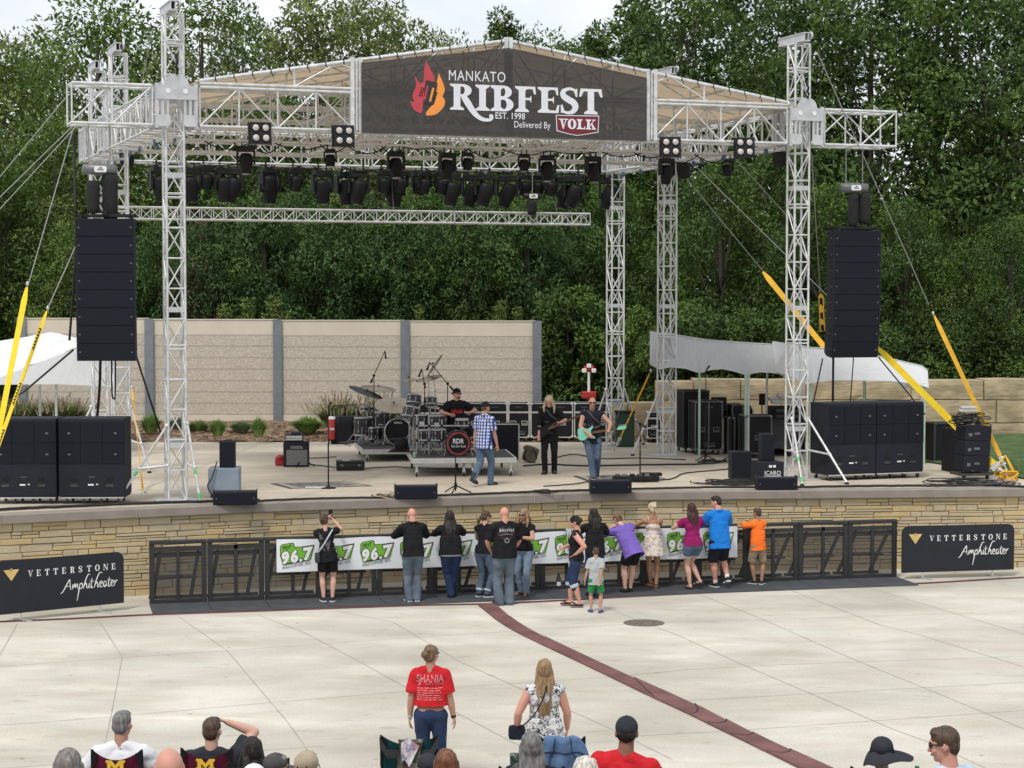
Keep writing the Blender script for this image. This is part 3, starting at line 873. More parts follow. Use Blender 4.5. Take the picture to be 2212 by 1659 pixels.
ZC = (ZT + ZB) / 2
def loc(root):
 """the inverse of a top-level Empty's place, so that its parts may be written in world positions"""
 return Matrix.Translation(root.location) @ Matrix.Rotation(root.rotation_euler.z, 4, 'Z')
def wbuild(mb, name, mats, root):
 """builds shapes given in world positions as a child of root"""
 inv = loc(root).inverted()
 mb.v = [tuple(inv @ Vector(p)) for p in mb.v]
 return mb.build(name, mats, root)
TW = .40
def tower(a, b, label, dx=0, legs=(), head='side', topz=9.55, base=True, sleeve=True):
 o = thing('truss_tower', label, 'tower', S(a, b) + Vector((dx, 0, 0)), TH, 'six truss towers of the stage roof')
 mb = MB()
 truss(mb, (0, 0, .03), (0, 0, topz), (0, 1, 0), TW - .05, TW - .05, .59, .026, .018, double=5)
 m2 = mb
 for z in (1.06, 3.72, 6.35):
  for sx in (-1, 1):
   m2.box((sx * (TW / 2 - .03), 0, z + .06), (.012, TW - .05, .1), None, 1); m2.box((0, sx * (TW / 2 - .03), z + .06), (TW - .06, .012, .1), None, 1)
 m2.build('tower_truss', [M['alu'], M['alu2']], o)
 MB().bbox((0, 0, .012), (.78, .78, .022), .006).build('base_plate', M['alu2'], o)
 if head == 'side':      # galvanised I beam lying across the top, its end with pulleys
  hb = MB()
  for z in (topz + .03, topz + .2): hb.box((-.06, .12, z), (.17, 1.2, .02))
  for x in (-.085, .0): hb.box((x - .03, .12, topz + .115), (.014, 1.2, .15))
  for y in (-.42, .66):
   hb.lathe([(.075, -.02), (.085, -.02), (.085, .02), (.075, .02)], (.06, y, topz + .15), 14, 0, Matrix.Rotation(PI / 2, 3, 'Y'))
  hb.build('head_beam', M['alu2'], o)
 if sleeve:
  s_ = MB()
  for y in (-.36, .36):
   for x in (-.38, .38): s_.box((x, y, ZC), (.07, .05, ZT - ZB + .1))
   for x in (-.17, -.27, .17, .27): s_.box((x, y, ZC - .02), (.04 if abs(x) < .2 else .05, .04, ZT - ZB - .03))
   dome = [(-.40, -.28), (.40, -.28), (.40, -.02), (.24, 0)] + [(.24 * math.cos(t), .22 * math.sin(t)) for t in [PI * k / 10 for k in range(1, 10)]] + [(-.24, 0), (-.40, -.02)]
   Mx = Matrix.Translation((0, y - .035 if y < 0 else y + .03, ZT + .02)) @ Matrix.Rotation(PI / 2, 4, 'X')
   s_.prism(dome, -.006, .006, Mx)
   for x in (-.26, .26): s_.prism([(x - .13, -.76), (x - .09, -.80), (x + .09, -.80), (x + .13, -.76), (x + .13, -.58), (x - .13, -.58)], -.006, .006, Mx)
  for x in (-.40, .40):
   s_.box((x, 0, ZT - .02), (.03, .72, .06)); s_.box((x, 0, ZB + .02), (.03, .72, .06)); s_.box((x, 0, ZC), (.02, .1, ZT - ZB))
  s_.build('sleeve_block', M['alu2'], o)
  ho = MB()
  for y in (-.405,):
   for x in (-.17, .17): ho.lathe([(.05, 0), (.05, .008)], (x, y, ZT - .1), 14, 0, Matrix.Rotation(PI / 2, 3, 'X'))
  ho.build('plate_hole', M['white'], o)
  hk = MB().path([(0, -.42, ZT + .22), (.02, -.43, ZT + .32), (-.02, -.43, ZT + .36), (.01, -.42, ZT + .45), (.0, -.3, ZT + .62)], .028, 6)
  hk.build('chain_hook', M['black'], o)
 for (dx_, dy_, zt, gt) in legs:
  lg = MB(); sx = TW / 2 * (1 if dx_ > 0 else -1); sy = TW / 2 * (1 if dy_ > 0 else -1)
  p0, p1 = Vector((sx, sy * .8, zt)), Vector((dx_, dy_, .04))
  lg.tube(p0, p1, .026)
  q0, q1 = Vector((sx, sy * .8, zt * .48)), p0.lerp(p1, .57)
  lg.tube(q0, q1, .024)
  lg.ball(p0, (.05, .05, .05), 8, 6); lg.ball(q0, (.045, .045, .045), 8, 6); lg.ball(q1, (.04, .04, .04), 8, 6)
  e = lg.build('outrigger_leg', M['alu'], o)
  MB().lathe([(.05, 0), (.05, .02), (.03, .05)], (dx_, dy_, 0), 12).build('foot', M['blackm'], e)
  if gt:
   MB().tube(p0.lerp(p1, .6), p0.lerp(p1, .66), .0285).build('tape_mark', M['gtape'], e); MB().tube(p0.lerp(p1, .90), p0.lerp(p1, .97), .0285).build('tape_mark', M['gtape'], e)
 return o
M['gtape'] = mat('green_tape', (.08, .55, .16), rough=.6, var=.1)
FLa = tower(0, 0, 'front left truss tower, tallest and nearest, beside the left subwoofers', legs=((-1.16, -.03, 1.5, 1), (.37, -.55, 1.55, 1)))
FRa = tower(LEN, 0, 'front right truss tower beside the right subwoofers', legs=((.42, -1.5, 1.35, 0), (-.66, -1.5, 1.35, 1)))
MLa = tower(0, DEP1, 'middle left truss tower, second of the three at the left', -.03, legs=((.55, -.5, 1.5, 0),))
MRa = tower(LEN, DEP1, 'middle right truss tower beside the tall black cases', -.06, legs=((-.85, .2, 1.5, 0),))
RLa = tower(0, DEP2, 'rear left truss tower, farthest left and shortest in view', .02, legs=((-.8, .1, 1.3, 0),))
RRa = tower(LEN, DEP2, 'rear right truss tower, the slim one behind the guitarist', .07, legs=((.8, -.1, 1.5, 0), (-.4, .9, 1.5, 0)))
HW = .34
G = 'box trusses carrying the stage roof'
front = thing('roof_truss', 'long front box truss with outrigger ends, carrying the gable and the banner', 'truss', S(LEN / 2, 0, ZC), TH, G)
mb = MB()
AH0, AH1 = on_plane(769, 200, -HW)[0], on_plane(1406, 200, -HW)[0]
for x0, x1, nst in ((-2.0, -.46, 0), (.46, AH0 - .05, 1), (AH0 + .05, AH1 - .05, 0), (AH1 + .05, LEN - .46, 1), (LEN + .46, LEN + 2.25, 0)):
 truss(mb, S(x0, 0, ZC), S(x1, 0, ZC), (0, 0, 1), 2 * HW, ZT - ZB, .84 if x1 - x0 > 2 else (x1 - x0) / 2, .031, .019, start=nst)
wbuild(mb, 'beam', M['alu'], front)
PK = on_plane(1097, 88, -HW)            # ridge
gl, gr = (.46, 8.24), (LEN - .46, 8.24)
def roofz(a):
 return gl[1] + (PK[1] - gl[1]) * (a - gl[0]) / (PK[0] - gl[0]) if a < PK[0] else gr[1] + (PK[1] - gr[1]) * (gr[0] - a) / (gr[0] - PK[0])
gf = MB()
for b in (-HW, HW):
 gf.tube(S(gl[0], b, gl[1]), S(PK[0], b, PK[1]), .04); gf.tube(S(PK[0], b, PK[1]), S(gr[0], b, gr[1]), .04)
 gf.tube(S(.46, b, ZT + .075), S(LEN - .46, b, ZT + .075), .031)
 aa = [.46, 2.35, 4.62, 6.1, PK[0], 8.1, 9.18, 11.3, LEN - .46]
 for a in aa[1:-1]: gf.tube(S(a, b, ZT + .08), S(a, b, roofz(a)), .022)
 zz = [(2.35, 0), (3.25, 1), (4.55, 0), (5.35, 1), (6.1, 0), (6.85, 1)]
 for (a, k), (a2, k2) in zip(zz, zz[1:]):
  f = lambda q, kk: S(q, b, roofz(q) if kk else ZT + .08)
  gf.tube(f(a, k), f(a2, k2), .02); a, a2 = LEN - a, LEN - a2
  gf.tube(f(a, k), f(a2, k2), .02)
for a in (gl[0], 2.35, 4.62, PK[0], 9.18, 11.3, gr[0]): gf.tube(S(a, -HW, roofz(a)), S(a, HW, roofz(a)), .022)
AH0, AH1 = on_plane(769, 200, -HW)[0], on_plane(1406, 200, -HW)[0]
for a in (AH0, AH1, PK[0]):
 hp = MB()
 top = roofz(a) + .04
 for da in ((-.085, .085) if a != PK[0] else (-.05, .05)): hp.box(S(a + da, -HW - .02, (top + ZB) / 2), (.075, .08, top - ZB + .05), TH)
 if a != PK[0]: hp.box(S(a, -HW - .02, (top + ZB) / 2), (.035, .06, top - ZB), TH)
 wbuild(hp, 'hinge_post', M['alu'], front)
tm_ = gf
for k in range(34):
 a = gl[0] + .3 + k * (gr[0] - gl[0] - .6) / 33
 q = S(a, -HW, roofz(a)); tm_.tube(q + Vector((0, 0, .05)), q + Vector((0, 0, -.12)) + E1 * .06, .0085, n=5, mi=1)
 tm_.lathe([(.043, -.012), (.043, .012)], q, 8, 1, (E1.to_track_quat('Z', 'Y')).to_matrix())
wbuild(tm_, 'gable_frame', [M['alu'], M['black']], front)
for a0, nm in ((0, 'left side box truss running back from the front left tower'), (LEN, 'right side box truss running back from the front right tower')):
 o = thing('roof_truss', nm, 'truss', S(a0, DEP2 / 2, ZC), TH, G)
 mb = MB()
 for y0, y1, q in ((.44, 3.06, 0), (3.14, 6.36, 1), (7.24, 10.05, 0), (10.6, 11.0, 1)):
  truss(mb, S(a0, y0, ZC), S(a0, y1, ZC), (0, 0, 1), 2 * HW, ZT - ZB, .66, .03, .019, start=q)
 wbuild(mb, 'beam', M['alu'], o)
 w_ = MB(); rq = random.Random(int(a0) + 2)
 for k in range(9):
  b = .7 + k * 1.1 + rq.uniform(-.2, .2); x = a0 + (HW if a0 == 0 else -HW) * rq.choice([1, .4])
  w_.lathe([(.055, -.02), (.075, -.02), (.075, .02), (.055, .02)], S(x, b, ZB - .10), 12, 0, (E1.to_track_quat('Z', 'Y')).to_matrix() @ Matrix.Rotation(rq.uniform(-.5, .5), 3, 'X'))
 wbuild(w_, 'caster', mat('blue_caster', (.07, .12, .2), rough=.5) if 'caster' not in M else M['caster'], o)
 if 'caster' not in M: M['caster'] = bpy.data.materials['blue_caster']
for b, nm in ((3.4, 'cross box truss nearest the front, carrying the upper row of lights'), (DEP1, 'cross box truss between the two middle towers'), (DEP2, 'rearmost cross box truss with the lowest row of lights')):
 o = thing('roof_truss', nm, 'truss', S(LEN / 2, b, ZC), TH, G)
 mb = MB()
 truss(mb, S(.46, b, ZC), S(LEN / 2 - .05, b, ZC), (0, 0, 1), 2 * HW, ZT - ZB, .8, .03, .019)
 truss(mb, S(LEN / 2 + .05, b, ZC), S(LEN - .46, b, ZC), (0, 0, 1), 2 * HW, ZT - ZB, .8, .03, .019, start=1)
 wbuild(mb, 'beam', M['alu'], o)
for a0 in (4.67, 9.15):
 o = thing('roof_truss', 'inner box truss running front to back under the ' + ('left' if a0 < 5 else 'right') + ' half of the canopy', 'truss', S(a0, DEP1 / 2, ZC), TH, G)
 mb = MB(); truss(mb, S(a0, HW + .05, ZC), S(a0, DEP1 - HW - .05, ZC), (0, 0, 1), 2 * HW, ZT - ZB, .8, .03, .019)
 for y in (.8, 2.2, 4.4, 6.0): mb.tube(S(a0, y, ZT), S(a0, y, roofz(a0) - .1), .03)
 wbuild(mb, 'beam', M['alu'], o)
o = thing('roof_truss', 'rafters and rear gable frame under the tan canopy', 'truss', S(LEN / 2, DEP1, ZC), TH, G)
mb = MB()
for b in (2.2, 4.5, DEP1 - .1):
 mb.tube(S(gl[0], b, gl[1] - .02), S(PK[0], b, PK[1] - .02), .035); mb.tube(S(PK[0], b, PK[1] - .02), S(gr[0], b, gr[1] - .02), .035)
 for a in (2.35, 4.62, PK[0], 9.18, 11.3): mb.tube(S(a, b, ZT), S(a, b, roofz(a) - .03), .02)
 zz = [(2.35, 0), (3.25, 1), (4.55, 0), (5.35, 1), (6.1, 0), (6.85, 1)]
 for (a, k), (a2, k2) in zip(zz, zz[1:]):
  for mir in (0, 1):
   p = [S(LEN - q if mir else q, b, roofz(q) - .03 if kk else ZT) for q, kk in ((a, k), (a2, k2))]
   mb.tube(p[0], p[1], .018)
for q in (2.0, 4.6, 6.88, 9.2, 11.8): mb.tube(S(q, -HW, roofz(q) - .03), S(q, DEP1, roofz(q) - .03), .03)
wbuild(mb, 'rafters', M['alu'], o)
M['canvas'] = mat('tan_canopy', (.52, .41, .285), rough=.9, var=.08, scale=1.5, trans=.45)
cp = thing('roof_canopy', 'tan fabric gable canopy stretched over the stage roof trusses', 'canopy', S(LEN / 2, DEP1 / 2, 8.5), TH)
for a0, a1 in ((gl[0] - .25, PK[0]), (PK[0], gr[0] + .25)):
 mb = MB(); NA, NB = 14, 12
 for j in range(NB + 1):
  for i in range(NA + 1):
   a = a0 + (a1 - a0) * i / NA; b = -HW + .02 + (DEP1 + .5 + HW) * j / NB
   sag = -.03 * abs(math.sin(PI * (b + HW) / 2.3)) - .012 * math.sin(PI * i / NA * 4) ** 2
   mb.v.append(tuple(S(a, b, roofz(min(max(a, gl[0]), gr[0])) + (a - gl[0] if a < gl[0] else (gr[0] - a if a > gr[0] else 0)) * .3 + sag + .0)))
 for j in range(NB):
  for i in range(NA):
   k = j * (NA + 1) + i
   mb.f.append((k, k + 1, k + NA + 2, k + NA + 1)); mb.m.append(0); mb.sm.append(True)
 wbuild(mb, 'canopy_panel', M['canvas'], cp)
bz = on_plane(700, 466, DEP2 - .35)[1]
o = thing('backdrop_truss', 'slim bare truss hanging level across the back of the stage', 'truss', S(6.5, DEP2 - .35, bz), TH)
mb = MB(); e1 = on_plane(1272, 472, DEP2 - .35)[0]
x = .1
while x < e1 - .1:
 x2 = min(x + 3.0, e1)
 truss(mb, S(x, DEP2 - .35, bz), S(x2 - .02, DEP2 - .35, bz), (0, 0, 1), .29, .29, .3, .025, .012)
 x = x2
wbuild(mb, 'beam', M['alu'], o)
sl = MB()
for a in (3.0, 7.5, 12.0): sl.tube(S(a, DEP2 - .3, bz + .1), S(a, DEP2 - .1, ZB), .006, n=5)
wbuild(sl, 'steel_sling', M['wire'], o)
# ================================================================== LETTERING
def text_data(s, ext=0.0, bold=0.0, shear=0.0, space=1.0):
 c = bpy.data.curves.new('text', 'FONT')
 c.body = s; c.size = 1; c.extrude = ext; c.offset = bold; c.shear = shear; c.space_character = space; c.resolution_u = 3
 t = bpy.data.objects.new('text', c)
 C.objects.link(t)
 dg = bpy.context.evaluated_depsgraph_get()
 me = bpy.data.meshes.new_from_object(t.evaluated_get(dg))
 bpy.data.objects.remove(t); bpy.data.curves.remove(c)
 v = [Vector(q.co) for q in me.vertices]; f = [list(p.vertices) for p in me.polygons]
 bpy.data.meshes.remove(me)
 x0, x1 = min(q.x for q in v), max(q.x for q in v); y0, y1 = min(q.y for q in v), max(q.y for q in v)
 return [Vector(((q.x - x0) / (x1 - x0), (q.y - y0) / (y1 - y0), q.z)) for q in v], f
def put_text(mb, s, x0, y0, x1, y1, z, Mx, mi=0, **k):
 v, f = text_data(s, **k)
 mb.add([Mx @ Vector((x0 + (x1 - x0) * q.x, y0 + (y1 - y0) * q.y, z)) for q in v], f, mi)
class Pen:
 """letter shapes in a flat plane; each piece lies a hair in front of the one before"""
 def __init__(s, mb, Mx, x, y, sx, sy, z, mi=0):
  s.mb, s.M, s.x, s.y, s.sx, s.sy, s.z, s.mi = mb, Mx, x, y, sx, sy, z, mi
 def pt(s, p): return s.M @ Vector((s.x + p[0] * s.sx, s.y + p[1] * s.sy, s.z))
 def poly(s, pts):
  s.mb.add([s.pt(p) for p in pts], [tuple(range(len(pts)))], s.mi); s.z += .00025
 def rect(s, x0, y0, x1, y1): s.poly([(x0, y0), (x1, y0), (x1, y1), (x0, y1)])
 def stroke(s, pts, w, n=6, sm=True):
  P = smooth_line([(p[0], p[1], 0) for p in pts], n) if sm and len(pts) > 2 else [Vector((p[0], p[1], 0)) for p in pts]
  W = w if hasattr(w, '__len__') else [w, w]
  vs_ = []
  for k, p in enumerate(P):
   d = (P[min(k + 1, len(P) - 1)] - P[max(k - 1, 0)]).normalized()
   t = k / (len(P) - 1) * (len(W) - 1); i = min(int(t), len(W) - 2); ww = W[i] + (W[i + 1] - W[i]) * (t - i)
   nn = Vector((-d.y, d.x, 0)) * ww / 2
   vs_ += [s.pt(p + nn), s.pt(p - nn)]
  s.mb.add(vs_, [(2 * k + 1, 2 * k + 3, 2 * k + 2, 2 * k) for k in range(len(P) - 1)], s.mi); s.z += .00025
 def arc(s, cx, cy, rx, ry, a0, a1, w, n=14):
  o, i_ = [], []
  for k in range(n + 1):
   a = R(a0 + (a1 - a0) * k / n)
   o.append((cx + rx * math.cos(a), cy + ry * math.sin(a)))
   ww = w if not hasattr(w, '__len__') else w[0] * abs(math.cos(a)) + w[1] * abs(math.sin(a))
   i_.append((cx + (rx - ww) * math.cos(a), cy + (ry - ww) * math.sin(a)))
  vs_ = [s.pt(p) for p in o] + [s.pt(p) for p in i_]
  fs = [(k, k + 1, n + 2 + k, n + 1 + k) for k in range(n)]
  s.mb.add(vs_, fs, s.mi); s.z += .00025
def glyph(P, ch, t=.24, h=.08):
 """roman capitals one unit high; t stem, h hairline; returns the advance"""
 e = t * .55
 def stem(x, y0=0, y1=1, foot=True, head=True):
  P.rect(x, y0, x + t, y1)
  if foot: P.poly([(x - e, 0), (x + t + e, 0), (x + t + e, h * .8), (x + t, h * 2), (x, h * 2), (x - e, h * .8)])
  if head: P.poly([(x - e, 1), (x - e, 1 - h * .8), (x, 1 - h * 2), (x + t, 1 - h * 2), (x + t + e, 1 - h * .8), (x + t + e, 1)])
 if ch == 'I': stem(e); return t + 2 * e
 if ch in 'RPB':
  stem(e); x = e + t
  P.arc(x + .1, .755, .3, .245, -90, 90, (t * .95, h)); P.rect(x - .01, 1 - h, x + .11, 1); P.rect(x - .01, .51, x + .11, .51 + h)
  if ch == 'B':
   P.arc(x + .13, .265, .33, .265, -90, 90, (t * .95, h)); P.rect(x - .01, 0, x + .14, h); P.rect(x - .01, .53 - h, x + .14, .53)
   return x + .48
  if ch == 'R': P.poly([(x + .06, .5), (x + .06 + t, .5), (x + .42, h), (x + .5, h), (x + .5, 0), (x + .25, 0)])
  return x + .5
 if ch in 'EFL':
  stem(e); x = e + t
  if ch != 'L':
   P.rect(x, 1 - h * 1.25, x + .36, 1); P.poly([(x + .36, 1), (x + .26, 1 - h), (x + .32, .70), (x + .385, .70)])
   P.rect(x, .47, x + .2, .47 + h * 1.1); P.poly([(x + .13, .52), (x + .22, .66), (x + .22, .36)])
  if ch != 'F': P.rect(x, 0, x + .38, h * 1.25); P.poly([(x + .42, .32), (x + .355, .32), (x + .28, h), (x + .39, 0)])
  return x + .42
 if ch == 'T':
  x = .3; stem(x, head=False); w_ = 2 * x + t
  P.rect(0.03, 1 - h * 1.3, w_ - .03, 1); P.poly([(.03, 1), (-.02, .68), (.06, .68), (.16, 1 - h)]); P.poly([(w_ - .03, 1), (w_ - .16, 1 - h), (w_ - .06, .68), (w_ + .02, .68)])
  return w_
 if ch == 'S':
  P.stroke([(.6, .76), (.5, .93), (.31, .97), (.12, .87), (.12, .69), (.3, .55), (.49, .43), (.56, .25), (.46, .08), (.27, .03), (.1, .1), (.05, .3)], [h, h * 1.2, h * 1.5, t * .8, t, t * 1.05, t, t * .8, h * 1.5, h * 1.2, h])
  P.poly([(.56, .98), (.63, .98), (.63, .66), (.57, .66), (.52, .85)]); P.poly([(.02, .34), (.08, .34), (.14, .14), (.09, .02), (.02, .02)])
  return .68
 if ch == 'O': P.arc(.42, .5, .42, .52, 0, 360, (t, h), 28); return .84
 if ch == 'V':
  P.poly([(.0 + e, 1), (e + t, 1), (.48 + t * .2, .0), (.40, 0)]); P.poly([(.80, 1), (.80 - h * 1.1, 1), (.42, .0), (.47, .0)])
  P.rect(0, 1 - h, t + 2 * e, 1); P.rect(.80 - h * 1.1 - e, 1 - h, .80 + e, 1); return .84
 if ch == 'N':
  P.rect(.1, 0, .1 + h * 1.1, 1); P.rect(.72, 0, .72 + h * 1.1, 1); P.poly([(.04, 1), (.1 + t, 1), (.72 + h, .0), (.72 - t * .3, 0)])
  P.rect(0, 0, .28, h); P.rect(.0, 1 - h, .2, 1); P.rect(.6, 1 - h, .9, 1); return .9
 if ch == 'K':
  stem(e); x = e + t; P.poly([(x, .4), (x + .36, .95), (x + .46, .95), (x, .3)]); P.poly([(x + .1, .55), (x + .24, .62), (x + .52, h), (x + .28, h)])
  P.rect(x + .24, 1 - h, x + .56, 1); P.rect(x + .2, 0, x + .6, h); return x + .6
 if ch == 'M':
  stem(e); stem(.9); P.poly([(e, 1), (e + t, 1), (.65, .3), (.55, .1)]); P.poly([(.9 + t, 1), (.9, 1), (.55, .3), (.6, .1)]); return .9 + t + e
 return .4
BB = -HW - .10
Lb, Rb = on_plane(781, 290, BB), on_plane(1397, 303, BB)
ban = thing('banner', 'big dark mesh banner with the white festival title, laced into the front gable', 'banner', S(PK[0], BB, 8.2), TH)
M['mesh'] = mat('banner_mesh', (.045, .042, .042), rough=.9, var=.1, alpha=.90)
z0b = (Lb[1] + Rb[1]) / 2 + .0
zt_l, zt_r, zt_p = on_plane(781, 135, BB)[1], on_plane(1397, 168, BB)[1], on_plane(1097, 103, BB)[1]
Mb = SM(0, BB, 0)
mb = MB()
NBX = 24
for k in range(NBX + 1):
 a = Lb[0] + (Rb[0] - Lb[0]) * k / NBX
 zt_ = zt_l + (zt_p - zt_l) * (a - Lb[0]) / (PK[0] - Lb[0]) if a < PK[0] else zt_r + (zt_p - zt_r) * (Rb[0] - a) / (Rb[0] - PK[0])
 for j in range(5): mb.v.append(tuple(Mb @ Vector((a, z0b + (zt_ - z0b) * j / 4, 0))))
for k in range(NBX):
 for j in range(4):
  q = k * 5 + j; mb.f.append((q, q + 5, q + 6, q + 1)); mb.m.append(0); mb.sm.append(False)
wbuild(mb, 'mesh_sheet', M['mesh'], ban)
M['bwhite'] = mat('banner_white', (.74, .75, .8), rough=.8, var=.04, alpha=.97)
M['bred'] = mat('banner_red', (.5, .06, .075), rough=.8, var=.08)
M['borange'] = mat('banner_orange', (.85, .3, .06), rough=.8, var=.08)
M['bmaroon'] = mat('banner_maroon', (.16, .02, .03), rough=.8, var=.08)
p0, p1 = on_plane(971.9, 233.3, BB), on_plane(1302.4, 243, BB)
hh = on_plane(971.9, 177, BB)[1] - p0[1]
tt = MB()
adv = []
dm = MB(); pen0 = Pen(dm, Matrix.Identity(4), 0, 0, 1, 1, 0)
for ch in 'RIBFEST': adv.append(glyph(pen0, ch) + .035)
wid = p1[0] - p0[0]; sx = wid / sum(adv); x = p0[0]
zb = (p0[1] + p1[1]) / 2 - .04
for i, ch in enumerate('RIBFEST'):
 P = Pen(tt, Mb, x, zb, sx, hh, .006)
 if ch == 'R':
  e = .13; P.rect(e, 0, e + .24, 1)
  P.poly([(0, 0), (.5, 0), (.5, .06), (.4, .13), (.12, .13), (0, .06)]); P.poly([(0, 1), (0, .94), (.13, .86), (.37, .86), (.37, 1)])
  P.arc(.47, .76, .3, .24, -90, 90, (.22, .1)); P.rect(.36, .9, .48, 1); P.rect(.36, .52, .48, .61)
  P.stroke([(.47, .55), (.62, .3), (.80, 0), (.98, -.22), (1.2, -.34), (1.42, -.34), (1.52, -.24)], [.2, .24, .22, .17, .14, .12, .1], 8)
  P.arc(1.47, -.2, .08, .08, 0, 360, .089)
 else: glyph(P, ch)
 x += adv[i] * sx
wbuild(tt, 'main_title', M['bwhite'], ban)
sm3 = MB()
def bt(s, u0, v0, u1, v1, **k):
 a0, z0_ = on_plane(u0, v1, BB); a1, z1_ = on_plane(u1, v0, BB)
 put_text(sm3, s, a0, z0_, a1, z1_, .008, Mb, **k)
bt('MANKATO', 969.4, 156, 1091.6, 173.5, space=1.1)
bt('EST. 1998', 1070, 244.5, 1134, 256.5, bold=.01)
bt('Delivered By', 1110.7, 264, 1189, 280)
wbuild(sm3, 'small_lettering', M['bwhite'], ban)
def flame(pts, m, nm, z=.006):
 g_ = MB(); q = [on_plane(713.2 + u * .34722, v * .34722, BB) for u, v in pts]
 pl = smooth_line([(a, zz, 0) for a, zz in q + [q[0]]], 5)[:-1]
 g_.add([Mb @ Vector((p.x, p.y, z)) for p in pl], [tuple(range(len(pl)))]); wbuild(g_, nm, m, ban)
flame([(595, 375), (622, 430), (646, 480), (645, 508), (600, 500), (590, 520), (578, 640), (568, 700), (530, 690), (505, 655), (500, 630), (520, 632), (512, 590), (535, 530), (525, 475), (560, 520), (580, 500), (583, 440)], M['bred'], 'red_flame')
flame([(675, 455), (712, 550), (700, 600), (712, 620), (708, 660), (660, 710), (600, 718), (600, 695), (640, 640), (640, 560), (660, 520)], M['borange'], 'orange_flame')
gt = MB()
def quadpx(mb_, pts, z, mi=0):
 q = [on_plane(713.2 + u * .34722, v * .34722, BB) for u, v in pts]
 mb_.add([Mb @ Vector((a, zz, z)) for a, zz in q], [tuple(range(len(q)))], mi)
quadpx(gt, [(597, 500), (668, 516), (648, 640), (640, 655), (578, 640), (590, 560)], .010, 0)
quadpx(gt, [(601, 532), (610, 534), (592, 622), (580, 619)], .012, 1); quadpx(gt, [(634, 545), (648, 548), (626, 634), (614, 631)], .012, 2)
for k in range(4):
 for (u, v) in ((562 + 6 - k * 4, 548 + k * 15), (574 + 6 - k * 4, 550 + k * 15), (650 + 12 - k * 5, 578 + k * 15), (661 - k * 5, 580 + k * 15)): quadpx(gt, [(u - 4, v - 5), (u + 4, v - 4), (u + 4, v + 5), (u - 4, v + 4)], .0135, 3)
wbuild(gt, 'guitar_head', [mat('banner_dark', (.04, .037, .037), rough=.9), M['bred'], M['borange'], M['black']], ban)
vb = MB()
def shield(du, z, mi):
 pts = [(1403 + du, 715 + du), (1673 - du, 720 + du), (1668 - du, 825 - du), (1600, 836 - du), (1535, 845 - du), (1470, 832 - du), (1408 + du, 815 - du)]
 quadpx(vb, pts, z, mi)
shield(0, .006, 0); shield(5, .009, 1)
a0, z0_ = on_plane(713.2 + 1420 * .34722, 800 * .34722, BB); a1, z1_ = on_plane(713.2 + 1655 * .34722, 742 * .34722, BB)
pen0.x = 0; ad = [glyph(pen0, c, .26, .1) + .04 for c in 'VOLK']; sx = (a1 - a0) / sum(ad); x = a0
for i, c in enumerate('VOLK'):
 P = Pen(vb, Mb, x, z0_, sx, (z1_ - z0_) * .95, .012, 0); glyph(P, c, .26, .1); x += ad[i] * sx
wbuild(vb, 'sponsor_badge', [M['bwhite'], M['bmaroon']], ban)
# ================================================================== LIGHTS AND RIGGING
M['lens'] = mat('lamp_lens', (.55, .5, .47), rough=.15, var=.2, scale=20)
M['lens2'] = mat('dark_lens', (.22, .22, .24), rough=.1, var=.3, scale=20)
def moving_head(big):
 """hangs from its clamp at the origin; the head turns about the tilt axis"""
 k = 1.12 if big else .8
 o = thing('stage_light', 'x', 'stage light')
 c = MB()
 for x in (-.09 * k, .09 * k): c.box((x, 0, -.03), (.03, .05, .08)); c.tube((x, 0, .02), (x, 0, .09), .022)
 c.bbox((0, 0, -.12 * k), (.36 * k, .24 * k, .13 * k), .015)
 c.build('base', M['blackm'], o)
 y = MB()
 for x in (-1, 1): y.bbox((x * .20 * k, 0, -.32 * k), (.05 * k, .15 * k, .36 * k), .012)
 y.box((0, 0, -.17 * k), (.4 * k, .12 * k, .03))
 y.build('yoke', M['blackm'], o)
 h = MB()
 h.lathe([(.02, .20), (.11, .19), (.145, .12), (.15, -.05), (.125, -.16), (.115, -.25), (.118, -.26), (.10, -.262)] if big else [(.03, .17), (.12, .15), (.14, .06), (.14, -.1), (.135, -.17), (.14, -.18), (.12, -.182)], (0, 0, 0), 18)
 for z in (.04, .0, -.04): h.box((0, 0, z), (.31, .06, .012))
 hd = h.build('head', M['black'], o)
 hd.location = (0, 0, -.44 * k)
 hd.scale = (1.2, 1.2, 1.2)
 lz = -.264 if big else -.186
 ln = MB().lathe([(.098 if big else .118, lz), (.07, lz - .012), (.01, lz - .02)], n=18).build('lens', M['lens2'] if big else M['lens'], hd)
 if not big: hd.scale = (.95, .95, .95)
 return o
SPOT, BEAM = moving_head(True), moving_head(False)
used = {True: False, False: False}
def hang(u, v, b, zh, big, tilt, pan, label, group, sc=1.0):
 """v: row of the fixture's clamp"""
 a, z = on_plane(u, v, b)
 p = S(a, b, ZB - .06 if zh is None else zh)
 src = SPOT if big else BEAM
 if not used[big]:
  used[big] = True; o = src; o.location = p; o.rotation_euler = (0, 0, TH + pan); o['label'] = label; o['group'] = group
 else: o = dup(src, p, TH + pan, label, group)
 o.scale = (sc, sc, sc)
 for c in o.children:
  if c.name.startswith('head'): c.rotation_euler = (tilt, 0, 0)
 return o
rl = random.Random(4)
up = [(531, 300, 1), (713, 305, 0), (855, 305, 1), (966, 305, 1), (1010, 310, 0), (1132, 310, 0), (1182, 310, 1), (1281, 315, 1), (1440, 322, 1), (1572, 322, 0)]
